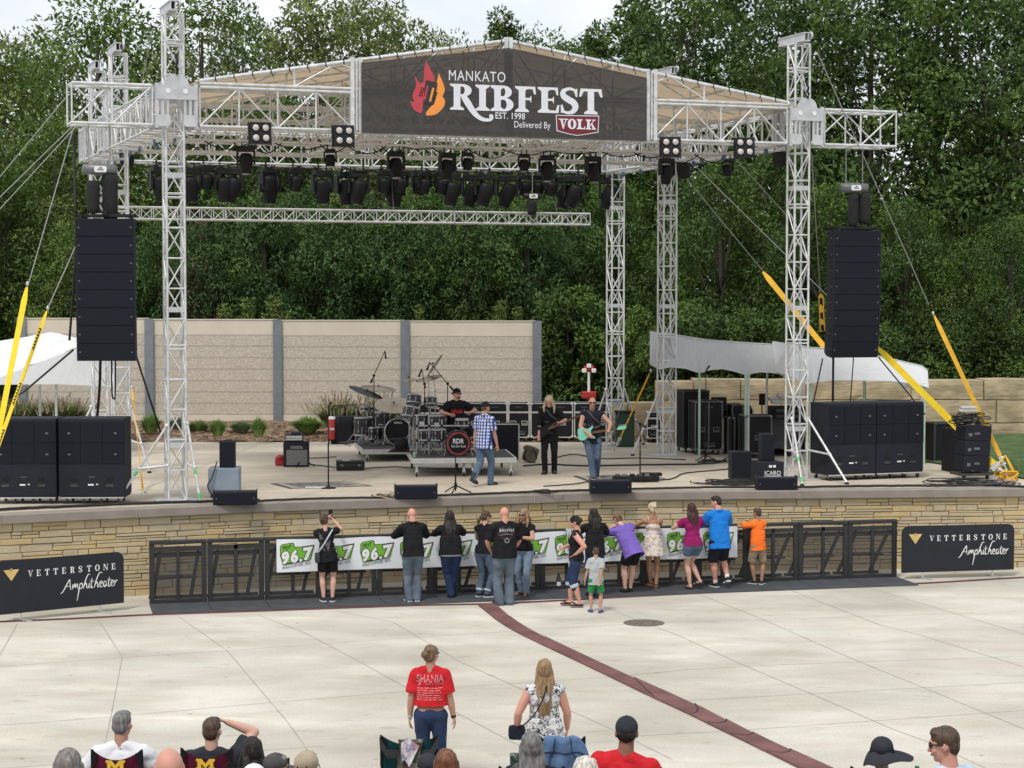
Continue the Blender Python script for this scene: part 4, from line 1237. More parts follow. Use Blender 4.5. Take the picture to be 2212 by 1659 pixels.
for i, (u, v, big) in enumerate(up):
 w1 = ['under the left front four-lamp light', 'under the second four-lamp light', 'below the flame of the banner', 'below the letter R of the banner title', 'just right of the one below the letter R', 'below the letter F of the banner title', 'below the letter E of the banner title', 'below the sponsor badge', 'under the right hinge post', 'left of the front right tower'][i]
 hang(u, v, 3.4 if u > 700 else 3.05, None, bool(big), rl.uniform(-.25, .25), rl.uniform(-.3, .3), f'{"black moving light" if big else "small black light"} of the upper row, {w1}', 'upper row of stage lights', .8)
low = [(347, 345, 1, .2), (410, 345, 1, .3), (446, 345, 0, .25), (484, 345, 1, .1), (503, 352, 1, -.5), (580, 343, 0, .3), (583, 362, 1, .0), (639, 350, 0, .25), (696, 347, 1, .15), (748, 360, 1, .1), (775, 353, 1, -.25), (829.5, 353, 0, .25), (852, 372, 1, .05), (866, 352, 0, .25), (904, 370, 0, .2), (917, 352, 0, .3), (954, 352, 0, .3), (976, 352, 1, -.2), (1020, 372, 1, -.5), (1048, 356, 1, -.3), (1096, 368, 1, -.5), (1135, 368, 0, .25), (1163, 368, 0, .25), (1190, 352, 0, .3), (1222, 372, 1, -.45), (1240, 358, 1, -.5), (1316, 360, 1, -.5)]
nums = ['first', 'second', 'third', 'fourth', 'fifth', 'sixth', 'seventh', 'eighth', 'ninth', 'tenth', 'eleventh', 'twelfth', 'thirteenth', 'fourteenth', 'fifteenth', 'sixteenth', 'seventeenth', 'eighteenth', 'nineteenth', 'twentieth', 'twenty-first', 'twenty-second', 'twenty-third', 'twenty-fourth', 'twenty-fifth', 'twenty-sixth', 'twenty-seventh']
for i, (u, v, big, ty) in enumerate(low):
 lowrow = v > 358
 bdep = DEP2 - .33 if not lowrow else DEP2 - .34
 a, z = on_plane(u, v, DEP2)
 what = 'large black spot light' if big else 'small beam light with a pale lens'
 o = hang(u, v, DEP2 - (HW if not lowrow else -.05), min(z + .02, ZB - .06), bool(big), .35 if not big else .1, ty * .8, f'{what}, {nums[i]} from the left in the lower row', 'lower row of stage lights', 1.12)
 if big:
  for c in o.children:
   if c.name.startswith('head'): c.rotation_euler = (.15, -ty * .7, 0)
 if lowrow:
  pp = MB().tube((0, 0, 0), (0, 0, (ZB - .05 - z) / 1.12), .014); pp.build('drop_pipe', M['blackm'], o)
for b, l in ((3.05, 'black power cables looped along the upper row of lights'), (DEP2 - .5, 'black power cables looped along the lower row of lights')):
 o = thing('power_cable', l, 'cables', S(6.9, b, ZB)); mb = MB(); rq = random.Random(int(b)); a = .7
 while a < LEN - .8:
  d_ = rq.uniform(.5, 1.3); dr = rq.uniform(.04, .22)
  mb.path([S(a + d_ * k / 8, b + .03 * math.sin(k), ZB - .03 - dr * math.sin(PI * k / 8)) for k in range(9)], .014, 5); a += d_ * rq.uniform(.6, 1)
 wbuild(mb, 'cable_run', M['black'], o)
def blinder():
 o = thing('blinder_light', 'x', 'stage light')
 m_ = MB()
 m_.bbox((0, .05, 0), (.41, .16, .42), .012)
 for x in (-.22, .22): m_.box((x, .08, 0), (.015, .07, .46))
 m_.tube((0, .12, 0), (0, .3, .0), .02)
 m_.build('housing', M['blackm'], o)
 for x in (-.1, .1):
  for z in (-.1, .1):
   Rx = Matrix.Rotation(PI / 2, 3, 'X')
   MB().lathe([(.092, -.03), (.092, .012), (.075, .016), (.06, -.01)], (x, -.03, z), 18, 0, Rx).build('lamp_ring', M['black'], o)
   MB().lathe([(.064, .0), (.045, .012), (.005, .02)], (x, -.034, z), 16, 0, Rx).build('lamp', M['lens'], o)
 return o
BL = blinder()
for i, (u, v) in enumerate([(563, 287), (743, 293), (1449, 317), (1609, 318)]):
 a, z = on_plane(u, v, -.5)
 lb_ = ['leftmost four-lamp blinder, right of the front left tower', 'four-lamp blinder beside the left edge of the banner', 'four-lamp blinder beside the right edge of the banner', 'rightmost four-lamp blinder, left of the front right tower'][i]
 rz = TH + (.0 if i < 2 else -.25)
 if i == 0: BL.location = S(a, -.5, z); BL.rotation_euler = (0, 0, rz); BL['label'] = lb_; BL['group'] = 'four-lamp blinder lights'; o = BL
 else: o = dup(BL, S(a, -.5, z), rz, lb_, 'four-lamp blinder lights')
 o.rotation_euler = (-.12, 0, rz)
M['hoistgrey'] = mat('hoist_grey', (.16, .16, .17), rough=.45, metal=.3, var=.15)
def hoist(p, rz, label, up_to, bags, s=1.0):
 o = thing('chain_hoist', label, 'hoist', p, rz, 'electric chain hoists')
 Ry = Matrix.Rotation(PI / 2, 3, 'Y')
 MB().lathe([(.05, -.33 * s), (.10 * s, -.31 * s), (.105 * s, -.1), (.115 * s, -.08), (.115 * s, .1), (.105 * s, .12), (.10 * s, .31 * s), (.05, .33 * s)], n=16, rot=Ry).build('motor', M['hoistgrey'] if s > .9 else M['blackm'], o)
 lab = MB(); lab.prism([(-.09 + .03 * math.cos(t) if math.cos(t) < 0 else .09 + .03 * math.cos(t), .03 * math.sin(t) * 2) for t in [2 * PI * k / 16 for k in range(16)]], 0, .004, Matrix.Translation((0, -.118 * s, 0)) @ Matrix.Rotation(PI / 2, 4, 'X'))
 lab.build('name_plate', M['white'], o)
 n_ = MB().prism([(-.05, .01), (.05, .01), (.01, .04)], .005, .007, Matrix.Translation((0, -.118 * s, 0)) @ Matrix.Rotation(PI / 2, 4, 'X')); n_.box((0, -.1235 * s, -.015), (.13, .002, .016)); n_.build('plate_print', M['black'], o)
 for x, y, z0, z1, r in bags:
  MB().lathe([(r * .6, z1 - .02), (r, z1), (r, z1 - .1), (r * .95, z0 + .12), (r * .8, z0 + .02), (.02, z0)], (x, y, 0), 14).build('chain_bag', M['blacksoft'], o)
 ch = MB()
 for x in (-.2 * s, .2 * s) if s > .9 else (0,): ch.tube((x, 0, .06), (x, 0, up_to), .012, n=5)
 ch.build('chain', M['wire'], o)
 return o
pL = atY(215, 366, 38.15); HL = hoist(pL, TH, 'chain hoist with two black bags above the left hanging speakers', ZB + SZ - pL.z, [(-.13, -.02, -.86, -.22, .13), (.20, .02, -1.0, -.1, .155)])
pR = atY(1845, 406, 44.1); HR = hoist(pR, TH - .1, 'silver chain hoist with two black bags above the right hanging speakers', ZB + SZ - pR.z, [(-.02, .0, -.88, -.15, .11), (.27, .04, -.8, -.12, .14)])
pB = atY(1150, 424, 51.9); HB = hoist(pB, TH, 'small chain hoist with a dangling bag over the bare backdrop truss', ZB + SZ - pB.z, [(.0, .02, -.5, -.12, .13)], .75)
for (u, v0, v1, Y, lb_) in [(274, 321, 361, 46.2, 'black round chain bag under the left side truss'), (1477, 345, 387, 49.3, 'black round chain bag beside the middle right tower'), (1686, 328, 361, 43.9, 'black round chain bag beside the front right tower')]:
 q0, q1 = atY(u, v0, Y), atY(u, v1, Y)
 o = thing('chain_bag', lb_, 'bag', q0, 0, 'round chain bags hanging from the side trusses')
 hgt = q0.z - q1.z
 MB().lathe([(.10, 0), (.19, -.02), (.175, -hgt * .6), (.15, -hgt + .03), (.02, -hgt)], n=16).build('bag_body', M['blacksoft'], o)
 MB().path([(-.15, 0, 0), (-.08, 0, .2), (0, 0, .32), (.08, 0, .2), (.15, 0, 0)], .012, 5).build('bag_strap', M['black'], o)
M['ystrap'] = mat('yellow_webbing', (.86, .62, .02), rough=.7, var=.08, scale=10)
M['ystrap2'] = mat('amber_webbing', (.75, .42, .03), rough=.7, var=.1, scale=10)
def guy(p0, p1, label, r=.011):
 o = thing('guy_wire', label, 'cable', p0, 0, 'steel guy wires')
 MB().tube(Vector((0, 0, 0)), Vector(p1) - Vector(p0), r, n=6).build('wire', M['wire'], o)
 return o
def strap(p0, p1, wd, label, m, twist=0.0, ratchet=True, textn=0):
 p0, p1 = Vector(p0), Vector(p1)
 o = thing('ratchet_strap', label, 'strap', p0, 0, 'yellow ratchet straps of the guy wires')
 d = (p1 - p0); L_ = d.length; d.normalize()
 view = Vector((0, -1, 0)); sd_ = d.cross(view).normalized()
 mb = MB(); NN = 24
 fr = []
 for k in range(NN + 1):
  t = k / NN; a = twist * math.sin(PI * t) + .15
  s_ = (Matrix.Rotation(a, 3, d) @ sd_) * wd / 2 * min(1, .35 + 9 * t); nn = d.cross(s_).normalized() * .004
  c = d * (L_ * t)
  mb.v += [tuple(c + s_ + nn), tuple(c - s_ + nn), tuple(c - s_ - nn), tuple(c + s_ - nn)]
  fr.append((c, s_, nn))
 for k in range(NN):
  for e in range(4): mb.f.append((4 * k + e, 4 * k + (e + 1) % 4, 4 * k + 4 + (e + 1) % 4, 4 * k + 4 + e)); mb.m.append(0); mb.sm.append(False)
 mb.build('webbing', m, o)
 if textn:
  tx = MB(); rq = random.Random(textn)
  for g0 in (.12, .5, .82):
   for k in range(7):
    t = g0 + k * .022; q = d * (L_ * t); a = twist * math.sin(PI * t) + .15
    s_ = (Matrix.Rotation(a, 3, d) @ sd_); nn = d.cross(s_).normalized()
    if nn.y > 0: nn = -nn
    q = q + nn * .006; hw = wd * .3
    tx.add([q - s_ * hw, q + s_ * hw, q + s_ * hw + d * .03, q - s_ * hw + d * .03], [(0, 1, 2, 3)])
    tx.add([q - s_ * hw + d * .03 + nn * .0005, q - s_ * (hw - .02) + d * .03 + nn * .0005, q - s_ * (hw - .02) + d * .065 + nn * .0005, q - s_ * hw + d * .065 + nn * .0005], [(0, 1, 2, 3)])
  tx.build('webbing_print', M['black'], o)
 if ratchet:
  rm_ = (d.to_track_quat('Z', 'Y')).to_matrix()
  rr = MB(); e = p1 - p0
  rr.box(e + d * .12, (.07, .03, .26), rm_); rr.tube(e + d * .05 - sd_ * .05, e + d * .05 + sd_ * .05, .03); rr.tube(e + d * .2 - sd_ * .05, e + d * .2 + sd_ * .05, .02)
  rr.path([e + d * .25, e + d * .36 + Vector((0, 0, .02)), e + d * .42], .014, 6)
  rr.build('ratchet', M['alu2'], o)
  MB().ball(d * -.06, (.03, .03, .05), 8, 6).build('shackle', M['alu2'], o)
 return o
gw = [((157, 282, 38.0), (62, 612, 37.2), 'steel guy wire running down to the broader yellow strap at the left edge'), ((255, 330, 38.9), (105, 662, 37.6), 'steel guy wire crossing the left hanging speakers'), ((147, 205, 38.5), (-40, 430, 38.0), 'upper of the three guy wires leaving at the left edge'),
      ((180, 250, 44.0), (-40, 465, 42.0), 'middle of the three guy wires leaving at the left edge'), ((330, 60, 44.5), (283, 300, 45.5), 'guy wire from the top of the front left tower'), ((175, 262, 48.0), (-45, 500, 46.0), 'lowest of the three guy wires leaving at the left edge'),
      ((1862, 330, 44.0), (2006, 658, 44.6), 'guy wire running down to the right hand amber strap'), ((1765, 112, 43.2), (1858, 322, 43.6), 'guy wire from the top of the front right tower'), ((1495, 352, 49.0), (1890, 740, 45.2), 'long guy wire crossing behind the front right tower'),
      ((1590, 345, 47.5), (1740, 510, 50.0), 'short guy wire under the right side truss'), ((1478, 380, 49.6), (1647, 584, 51.5), 'guy wire running down to the strap behind the front right tower'), ((1753, 330, 44.4), (1772, 632, 45.0), 'nearly upright guy wire right of the front right tower')]
for (a, b, l) in gw: guy(atY(*a), atY(*b), l)
strap(atY(58, 620, 37.2), atY(-8, 960, 36.6), .115, 'broad bright yellow strap crossing the left tent at the frame edge', M['ystrap'], .1, True)
strap(atY(101, 672, 37.6), atY(-12, 985, 36.9), .085, 'narrow yellow strap with black print, right of the broad one', M['ystrap'], .35, True, 5)
strap(atY(1893, 748, 45.2), atY(2156, 1012, 43.4), .15, 'broad yellow strap slanting down right in front of the tent and lawn', M['ystrap'], .25)
strap(atY(2018, 682, 44.6), atY(2160, 985, 43.6), .10, 'amber strap in front of the block wall at the right', M['ystrap2'], .5)
strap(atY(1648, 587, 51.5), atY(1802, 776, 49.1), .14, 'amber strap slanting behind the front right tower', M['ystrap2'], .3, False)
strap(atY(1773, 634, 45.0), atY(1777, 716, 45.0), .12, 'short amber strap beside the hanging right speakers', M['ystrap2'], .4, False, 8)
strap(atY(285, 840, 44.5), atY(309, 1062, 40.2), .06, 'thin yellow strap hanging down between the left subwoofers and the front left tower', M['ystrap2'], .8, True, 9)
strap(atY(1404, 805, 50.5), atY(1340, 945, 51.2), .04, 'thin pale yellow strap tied down left of the middle right tower', M['ystrap2'], .2)
anc = thing('anchor_straps', 'tangle of amber webbing and shackles tied to the ground anchor at the right stage edge', 'strap', at(2178, 1040, SZ))
mb = MB(); rq = random.Random(8)
for k in range(6):
 pts = [Vector((rq.uniform(-.3, .2), rq.uniform(-.1, .15), .03 + .25 * rq.random())) for _ in range(5)]
 mb.path(smooth_line(pts, 5), .018, 5)
mb.path([(-.1, 0, .02), (-.2, .05, .4), (-.05, .1, .55), (.05, .05, .35), (.2, 0, .02)], .035, 5)
mb.build('webbing', M['ystrap2'], anc)
MB().path([(-.25, -.05, .3), (-.12, -.02, .22), (.0, 0, .14)], .04, 6).box((-.3, -.05, .34), (.1, .08, .22), Matrix.Rotation(.8, 3, 'Y')).build('ratchet', M['alu2'], anc)
# ================================================================== GEAR ON THE STAGE
M['grille'] = mat('speaker_grille', (.012, .014, .021), spec=.18, rough=.8, var=.15, scale=60, bump=.2, bscale=200)
M['cab'] = mat('speaker_cabinet', (.017, .019, .027), spec=.22, rough=.65, var=.15, scale=20, bump=.15, bscale=90)
M['seam'] = mat('cabinet_seam', (.006, .006, .007), rough=.9)
M['chrome'] = mat('chrome', (.42, .42, .44), rough=.25, metal=.85, var=.1)
M['silver'] = mat('silver_edging', (.58, .58, .56), rough=.4, metal=.4, var=.12)
M['castr'] = mat('caster', (.03, .03, .03), rough=.6)
M['cymbal'] = mat('cymbal_bronze', (.30, .24, .17), rough=.35, metal=.8, var=.15, scale=9)
M['drumshell'] = mat('drum_shell', (.02, .02, .023), rough=.25, var=.2)
M['drumhead'] = mat('drum_head', (.42, .41, .39), rough=.6, var=.06)
M['red'] = mat('red_paint', (.42, .03, .03), rough=.5, var=.15)
M['deck'] = mat('deck_plywood', (.06, .055, .05), rough=.9, var=.35, scale=3)
M['cord'] = mat('black_cable', (.015, .015, .015), rough=.7)
X4 = lambda y: Matrix.Translation((0, y, 0)) @ Matrix.Rotation(PI / 2, 4, 'X')      # drawing plane x, z facing -y
def text_on(parent, name, s, x0, z0, x1, z1, y, m, rzm=None, **k):
 mb = MB(); put_text(mb, s, x0, z0, x1, z1, 0, (rzm if rzm is not None else X4(y)), **k)
 return mb.build(name, m, parent)
def array(p, rz, label, wd, h, dp, n_, curl):
 """p: middle of the top front edge"""
 o = thing('line_array', label, 'loudspeaker', p, rz, 'hanging loudspeaker columns')
 fr = MB()
 for x in (-wd * .4, wd * .4): fr.box((x, dp * .45, .05), (.05, dp * .9, .07))
 for y in (.06, dp * .5, dp * .85): fr.box((0, y, .06), (wd * .95, .06, .05))
 fr.box((0, dp * .4, .1), (.1, dp * .9, .06)); fr.tube((0, dp * .3, .1), (0, dp * .3, .3), .03)
 fr.build('rigging_frame', M['blackm'], o)
 hh = h / n_; pos = Vector((0, 0, 0)); ang = 0
 for k in range(n_):
  Rm = Matrix.Rotation(ang, 3, 'X')
  c = MB()
  trap = [(-wd / 2, 0), (wd / 2, 0), (wd / 2, dp * .35), (wd * .36, dp), (-wd * .36, dp), (-wd / 2, dp * .35)]
  q = Matrix.Translation(pos) @ Rm.to_4x4()
  c.prism(trap, -hh + .002, -.002, q)
  e = c.build('speaker_cabinet', M['cab'], o)
  g = MB(); g.prism([(-wd / 2 + .03, -.012), (wd / 2 - .03, -.012), (wd / 2 - .03, .004), (-wd / 2 + .03, .004)], -hh + .014, -.012, q)
  g.build('grille', M['grille'], e)
  b = MB()
  for x in (-wd * .44, wd * .44): b.box(pos + Rm @ Vector((x, -.0135, -hh * .5)), (.03, .003, .025), Rm)
  b.build('badge', M['hoistgrey'], e)
  hd = MB(); hd.box(pos + Rm @ Vector((-wd / 2 - .001, dp * .2, -hh * .5)), (.006, .09, hh * .5), Rm); hd.box(pos + Rm @ Vector((-wd / 2 - .002, dp * .2, -hh * .5)), (.006, .06, .02), Rm, 1)
  hd.build('side_handle', [M['seam'], M['hoistgrey']], e)
  pos = pos + Rm @ Vector((0, 0, -hh)); ang += curl * (k / n_)
 return o
pl = atY(226, 472, 37.95)
AL = array(pl, .03, 'left hanging column of eight black loudspeakers under the outrigger', 1.13, 2.74, .5, 8, R(1.4))
pr = atY(1853, 498, 44.0)
AR = array(pr, .27, 'right hanging column of eight black loudspeakers under the outrigger', 1.14, 2.84, .72, 8, R(3.0))
def rope(pts, r, label, m=None, nm='cable', cat='cable', group=None, sm=True):
 pts = [Vector(p) for p in pts]
 o = pts[0].copy()
 mb = MB().path(smooth_line([p - o for p in pts], 6) if sm and len(pts) > 2 else [p - o for p in pts], r, 6)
 e = mb.build(nm, m or M['cord']); e.location = o
 return tag(e, label, cat, group)
GR = 'black cables and ropes under the hanging loudspeakers'
rope([atY(217, 776, 38.4), atY(215, 840, 38.9), atY(210, 900, 39.4)], .028, 'thick cable from the bottom of the left loudspeaker column to the subwoofers', group=GR)
rope([atY(241, 776, 38.5), atY(242, 850, 38.6), atY(246, 860, 38.6), atY(249, 845, 38.6), atY(249, 700, 38.8)], .016, 'hanging loop of cable behind the left loudspeaker column', group=GR)
rope([atY(158, 756, 38.2), atY(52, 846, 40), atY(-20, 890, 41)], .02, 'tension rope running left from the left loudspeaker column over the tent', group=GR, sm=False)
rope([atY(292, 762, 38.3), atY(347, 934, 38.9)], .02, 'tension rope from the left loudspeaker column to the front left tower foot', group=GR, sm=False)
rope([atY(1800, 768, 44.3), atY(1799, 880, 44.6)], .026, 'thick cable from the bottom of the right loudspeaker column to the subwoofers', group=GR, sm=False)
rope([atY(1777, 775, 44.4), atY(1757, 870, 45.5)], .016, 'thin rope left of the thick cable under the right loudspeaker column', group=GR, sm=False)
rope([atY(1844, 770, 44.4), atY(1836, 880, 44.8)], .013, 'thin cord under the middle of the right loudspeaker column', group=GR, sm=False)
rope([atY(1898, 772, 44.3), atY(1964, 852, 45.5), atY(1998, 895, 46.2)], .016, 'rope running right from the right loudspeaker column across the tent', group=GR, sm=False)
rope([atY(164, 470, 38.3), atY(160, 330, 38.6), atY(158, 290, 38.7)], .03, 'thick black cable rising from the left loudspeaker column to the outrigger', group=GR)
rope([atY(150, 735, 38.6), atY(160, 600, 38.4), atY(165, 480, 38.3)], .026, 'black cable bundle along the side of the left loudspeaker column', group=GR)
def sub(p, rz, label, wd=1.28, dp=.8, h=1.52):
 o = thing('subwoofer', label, 'loudspeaker', p, rz, 'big black subwoofers on dollies')
 z0 = .15
 MB().bbox((0, dp / 2, z0 + h / 2), (wd, dp, h), .02).build('cabinet', M['cab'], o)
 for i in range(2):
  for j in range(3):
   x = -wd / 3 + j * wd / 3
   MB().box((x, -.004, z0 + h * .42 + (i + .5) * h * .27), (wd / 3 - .012, .016, h * .27 - .012)).build('grille', M['grille'], o)
 b = MB()
 for i in range(2):
  for x in (-wd * .34, wd * .36): b.box((x, -.014, z0 + h * .42 + (i + .45) * h * .27), (.05, .004, .03))
 b.build('badge', M['hoistgrey'], o)
 for x in (-wd * .27, wd * .27):
  hb = MB().box((x, -.002, z0 + h * .22), (.13, .008, .075)); hb.box((x, -.006, z0 + h * .14), (.14, .008, .05), None, 1)
  hb.build('handle', [M['seam'], M['dgrey']], o)
 lb = MB().box((-.02, -.003, z0 + h * .15), (.11, .006, .03)); lb.box((.10, -.003, z0 + h * .155), (.04, .006, .02)); lb.box((0, -.003, z0 + h * .25), (.12, .006, .012), None, 1)
 lb.build('sticker', [M['white'], M['hoistgrey']], o)
 for y, z in ((.15, .75), (.15, .2), (.6, .75)):
  sh = MB().box((-wd / 2 - .002, y * dp + .05, z0 + h * z), (.01, .07, .16)); sh.build('side_handle', M['seam'], o)
 d = MB().box((0, dp / 2, .135), (wd * .98, dp * .95, .03)); d.box((0, .01, .125), (wd * .96, .03, .02), None, 1)
 dd = d.build('dolly', [M['deck'], M['silver']], o)
 for x in (-.5, -.17, .17, .5):
  for y in (.08, dp - .1):
   c = MB().lathe([(.05, -.02), (.055, -.012), (.055, .012), (.05, .02)], (x, y, .055), 14, 0, Matrix.Rotation(PI / 2, 3, 'Y')); c.box((x, y, .1), (.055, .06, .05), None, 1)
   c.build('caster', [M['castr'], M['silver']], dd)
 return o
for u, l, dy in [(199, 'left pair of subwoofers, the right one beside the front left tower', 0), (52, 'left pair of subwoofers, the outer one cut by the left edge', -.02)]:
 sub(at(u, 1089, SZ) + Vector((0, dy, 0)), .03, l)
q = at(1843, 1042, SZ) + Vector((.05, .45, 0)); sub(q, .36, 'right pair of subwoofers, the left one next to the front right tower', 1.2, .8, 1.55)
sub(q + Vector((math.cos(.36), math.sin(.36), 0)) * 1.215, .36, 'right pair of subwoofers, the outer one nearer the lawn', 1.2, .8, 1.55)
def monitor(p, rz, label):
 o = thing('stage_monitor', label, 'monitor speaker', p, rz, 'low black monitor speakers along the stage edge')
 wd, dp, h = .82, .34, .26
 MB().bbox((0, dp / 2, h / 2), (wd, dp, h), .015).build('cabinet', M['cab'], o)
 MB().box((0, -.004, h / 2 - .005), (wd * .93, .014, h * .84)).build('grille', M['grille'], o)
 for x in (-wd / 2 - .008, wd / 2 + .008): MB().bbox((x, dp * .4, h / 2 + .02), (.02, dp * .8, h + .03), .006).build('end_plate', M['blackm'], o)
 b = MB()
 for x in (-.36, .36): b.box((x, -.013, h / 2), (.025, .004, .02))
 b.build('badge', M['hoistgrey'], o)
 return o
for u, v, rz, l in [(508, 1091, .12, 'low black monitor at the foot of the front left tower'), (899, 1078, .1, 'low black monitor in the middle, above the dark jacketed spectators'), (1320, 1066, .08, 'low black monitor in front of the guitarist'), (1679, 1059, .05, 'low black monitor in front of the stacked boxes beside the right tower')]:
 monitor(at(u, v, SZ), rz, l)
def facepx(u0, u1, v0, v1, z=SZ):
 p = at((u0 + u1) / 2, v1, z)
 s = px(p.y)
 return p, (u1 - u0) / s, (v1 - v0) / s
def case(u0, u1, v0, v1, dp, label, rz=0.0, edge='silver', lid=.28, casters=True, split=0, group='black flight cases on the stage', text=None, handles=2, dead=0, z=SZ):
 p, wd, h = facepx(u0, u1, v0, v1, z)
 o = thing('flight_case', label, 'case', p, rz, group)
 z0 = .12 if casters else .0
 em = M[edge]
 MB().bbox((0, dp / 2, z0 + (h - z0) / 2), (wd - .02, dp - .02, h - z0 - .02), .01).build('body', M['black'], o)
 t = .028
 e = MB()
 for x in (-wd / 2 + t / 2, wd / 2 - t / 2):
  for y in (t / 2 - .004, dp - t / 2): e.box((x, y, z0 + (h - z0) / 2), (t, t, h - z0))
  for z in (z0 + t / 2, h - t / 2): e.box((x, dp / 2, z), (t - .002, dp - 2 * t, t - .004))
 for y in (t / 2 - .004, dp - t / 2):
  for z in (z0 + t / 2, h - t / 2): e.box((0, y, z), (wd - 2 * t, t - .004, t - .002))
  if lid: e.box((0, y, z0 + (h - z0) * (1 - lid)), (wd - 2 * t, t - .006, .045))
  if split: e.box((0, y, z0 + (h - z0) / 2), (t, t - .008, h - z0 - 2 * t))
 for x in (-wd / 2 + .03, wd / 2 - .03):
  for z in (z0 + .03, h - .03): e.ball((x, -.0, z), (.04, .025, .04), 8, 6)
 e.build('edging', em, o)
 for k in range(handles):
  x = (k + .5) / handles * wd - wd / 2
  if handles == 2: x *= 1.05
  hb = MB().box((x, -.004, z0 + (h - z0) * .42), (.16, .02, .125)); hb.box((x, -.01, z0 + (h - z0) * .42), (.125, .022, .09), None, 1); hb.box((x, -.02, z0 + (h - z0) * .40), (.1, .016, .02), None, 0)
  hb.build('handle', [em, M['seam']], o)
 if text:
  text_on(o, 'lettering', text, -.13, z0 + .14, .17, z0 + .2, -.02, M['hoistgrey'])
  MB().box((.03, -.018, z0 + .105), (.28, .004, .03)).build('label_strip', M['hoistgrey'], o)
  for x in ((0,) if wd < .8 else (-wd * .22, wd * .22)): text_on(o, 'stencil', 'MANKATO', x - .1, z0 + (h - z0) * .86, x + .1, z0 + (h - z0) * .9, -.02, M['hoistgrey'])
 if casters:
  for x in (-wd / 2 + .1, wd / 2 - .1):
   for y in (.08, dp - .08):
    c = MB().lathe([(.045, -.02), (.055, -.012), (.055, .012), (.045, .02)], (x, y, .056), 12, 0, Matrix.Rotation(PI / 2, 3, 'Y')); c.box((x, y, .105), (.06, .06, .03), None, 1)
    c.build('caster', [M['castr'], em], o)
 return o
GC = 'row of silver edged flight cases behind the band'
for a, l, tx in [((1001, 1096, 870, 955, .7), 'wide flight case behind the singer in the back row', 'ICARO'), ((1098, 1144, 870, 955, .7), 'narrow flight case between the singer and the bass player', 'ICARO'), ((1146, 1238, 870, 955, .7), 'wide flight case directly behind the bass player', 'ICARO'), ((1240, 1318, 870, 955, .7), 'flight case behind the guitarist, right end of the back row', 'ICARO')]:
 case(*a, l, 0.0, 'silver', .27, True, 0, GC, tx)
case(905, 998, 872, 957, .7, 'flight case behind the drummer, left end of the back row', 0, 'silver', .27, True, 0, GC, 'ICARO')
case(1397, 1428, 889, 957, .5, 'small silver edged flight case left of the middle right tower', 0, 'silver', .25, True, 0, text='ICARO', handles=1)
case(1474, 1533, 843, 978, .8, 'tallest black case, behind the middle right tower', .2, 'dgrey', 0, True, 0, handles=1)
case(1500, 1562, 866, 983, .7, 'upright twin door case with grey edging under the tent', .15, 'hoistgrey', 0, True, 1, text='DELAY')
case(1571, 1588, 901, 982, .5, 'narrow black case panel under the tent', .1, 'hoistgrey', 0, False, 0, handles=0)
case(1580, 1606, 873, 980, .6, 'tall narrow black case beside the green tent pole', .1, 'hoistgrey', 0, False, 0, handles=0)
case(1607, 1668, 897, 991, .7, 'black case with a light handle behind the small speakers', .1, 'hoistgrey', 0, True, 0, handles=1)
case(2008, 2060, 895, 945, .5, 'black case partly hidden behind the right subwoofers', .2, 'dgrey', 0, False, 0, handles=0)
bx = case(2016, 2063, 913, 1000, .55, 'black cube case with a pale square label right of the subwoofers', .25, 'dgrey', 0, False, 0, handles=0)
MB().box((.08, -.02, .52), (.14, .012, .2)).build('square_label', M['silver'], bx)
def smallspk(u0, u1, v0, v1, label, z, m, rz=0.0, dp=.34, nm='small_speaker', y=None):
 p, wd, h = facepx(u0, u1, v0, v1, z)
 if y is not None:
  s = px(y); wd, h = (u1 - u0) / s, (v1 - v0) / s; p = atY((u0 + u1) / 2, v1, y); p.z = z
 o = thing(nm, label, 'loudspeaker', p, rz)
 MB().bbox((0, dp / 2, h / 2), (wd, dp, h), .015).build('cabinet', m, o)
 MB().box((0, -.004, h * .5), (wd * .9, .012, h * .9)).build('grille', M['grille'], o)
 MB().box((0, dp * .5, h + .008), (wd * .5, .03, .016)).build('top_handle', M['blackm'], o)
 return o
smallspk(1579, 1624, 975, 1035, 'upright black speaker standing on the floor left of the lettered box', SZ, M['cab'], .1)
p, wd, h = facepx(1641, 1695, 998, 1046)
lbx = thing('subwoofer_box', 'squat black bass box with white lettering next to the front right tower', 'loudspeaker', p, .2)
MB().bbox((0, .32, h / 2), (wd, .64, h), .015).build('cabinet', M['cab'], lbx)
text_on(lbx, 'lettering', 'ICARO', -.17, .2, .19, .29, -.004, M['white'])
wb = MB().box((.01, -.003, .165), (.38, .006, .035)); wb.box((-.04, -.003, h - .09), (.07, .006, .05)); wb.box((.05, -.003, h - .09), (.06, .006, .05)); wb.build('sticker', M['white'], lbx)
smallspk(1645, 1674, 938, 997, 'slim black speaker standing on the lettered bass box', SZ + h, M['cab'], .15, .3, y=p.y + .28)
M['bluebox'] = mat('blue_grey_box', (.22, .27, .33), rough=.6, var=.1, scale=3)
p, wd, h = facepx(450, 516, 1012, 1076)
bb = thing('road_box', 'pale blue grey box on casters beside the front left tower', 'box', p, .06)
MB().bbox((0, .32, .09 + (h - .09) / 2), (wd, .64, h - .09), .012).build('body', M['bluebox'], bb)
sd_ = MB()
for y in (.18, .4): sd_.box((-wd / 2 - .001, y, h * .55), (.006, .1, .12))
sd_.box((-wd / 2 - .001, .3, h * .25), (.006, .22, .05)); sd_.build('side_print', M['hoistgrey'], bb)
for x in (-wd * .4, wd * .4):
 for y in (.08, .56): MB().lathe([(.045, -.02), (.045, .02)], (x, y, .045), 12, 0, Matrix.Rotation(PI / 2, 3, 'Y')).build('caster', M['castr'], bb)
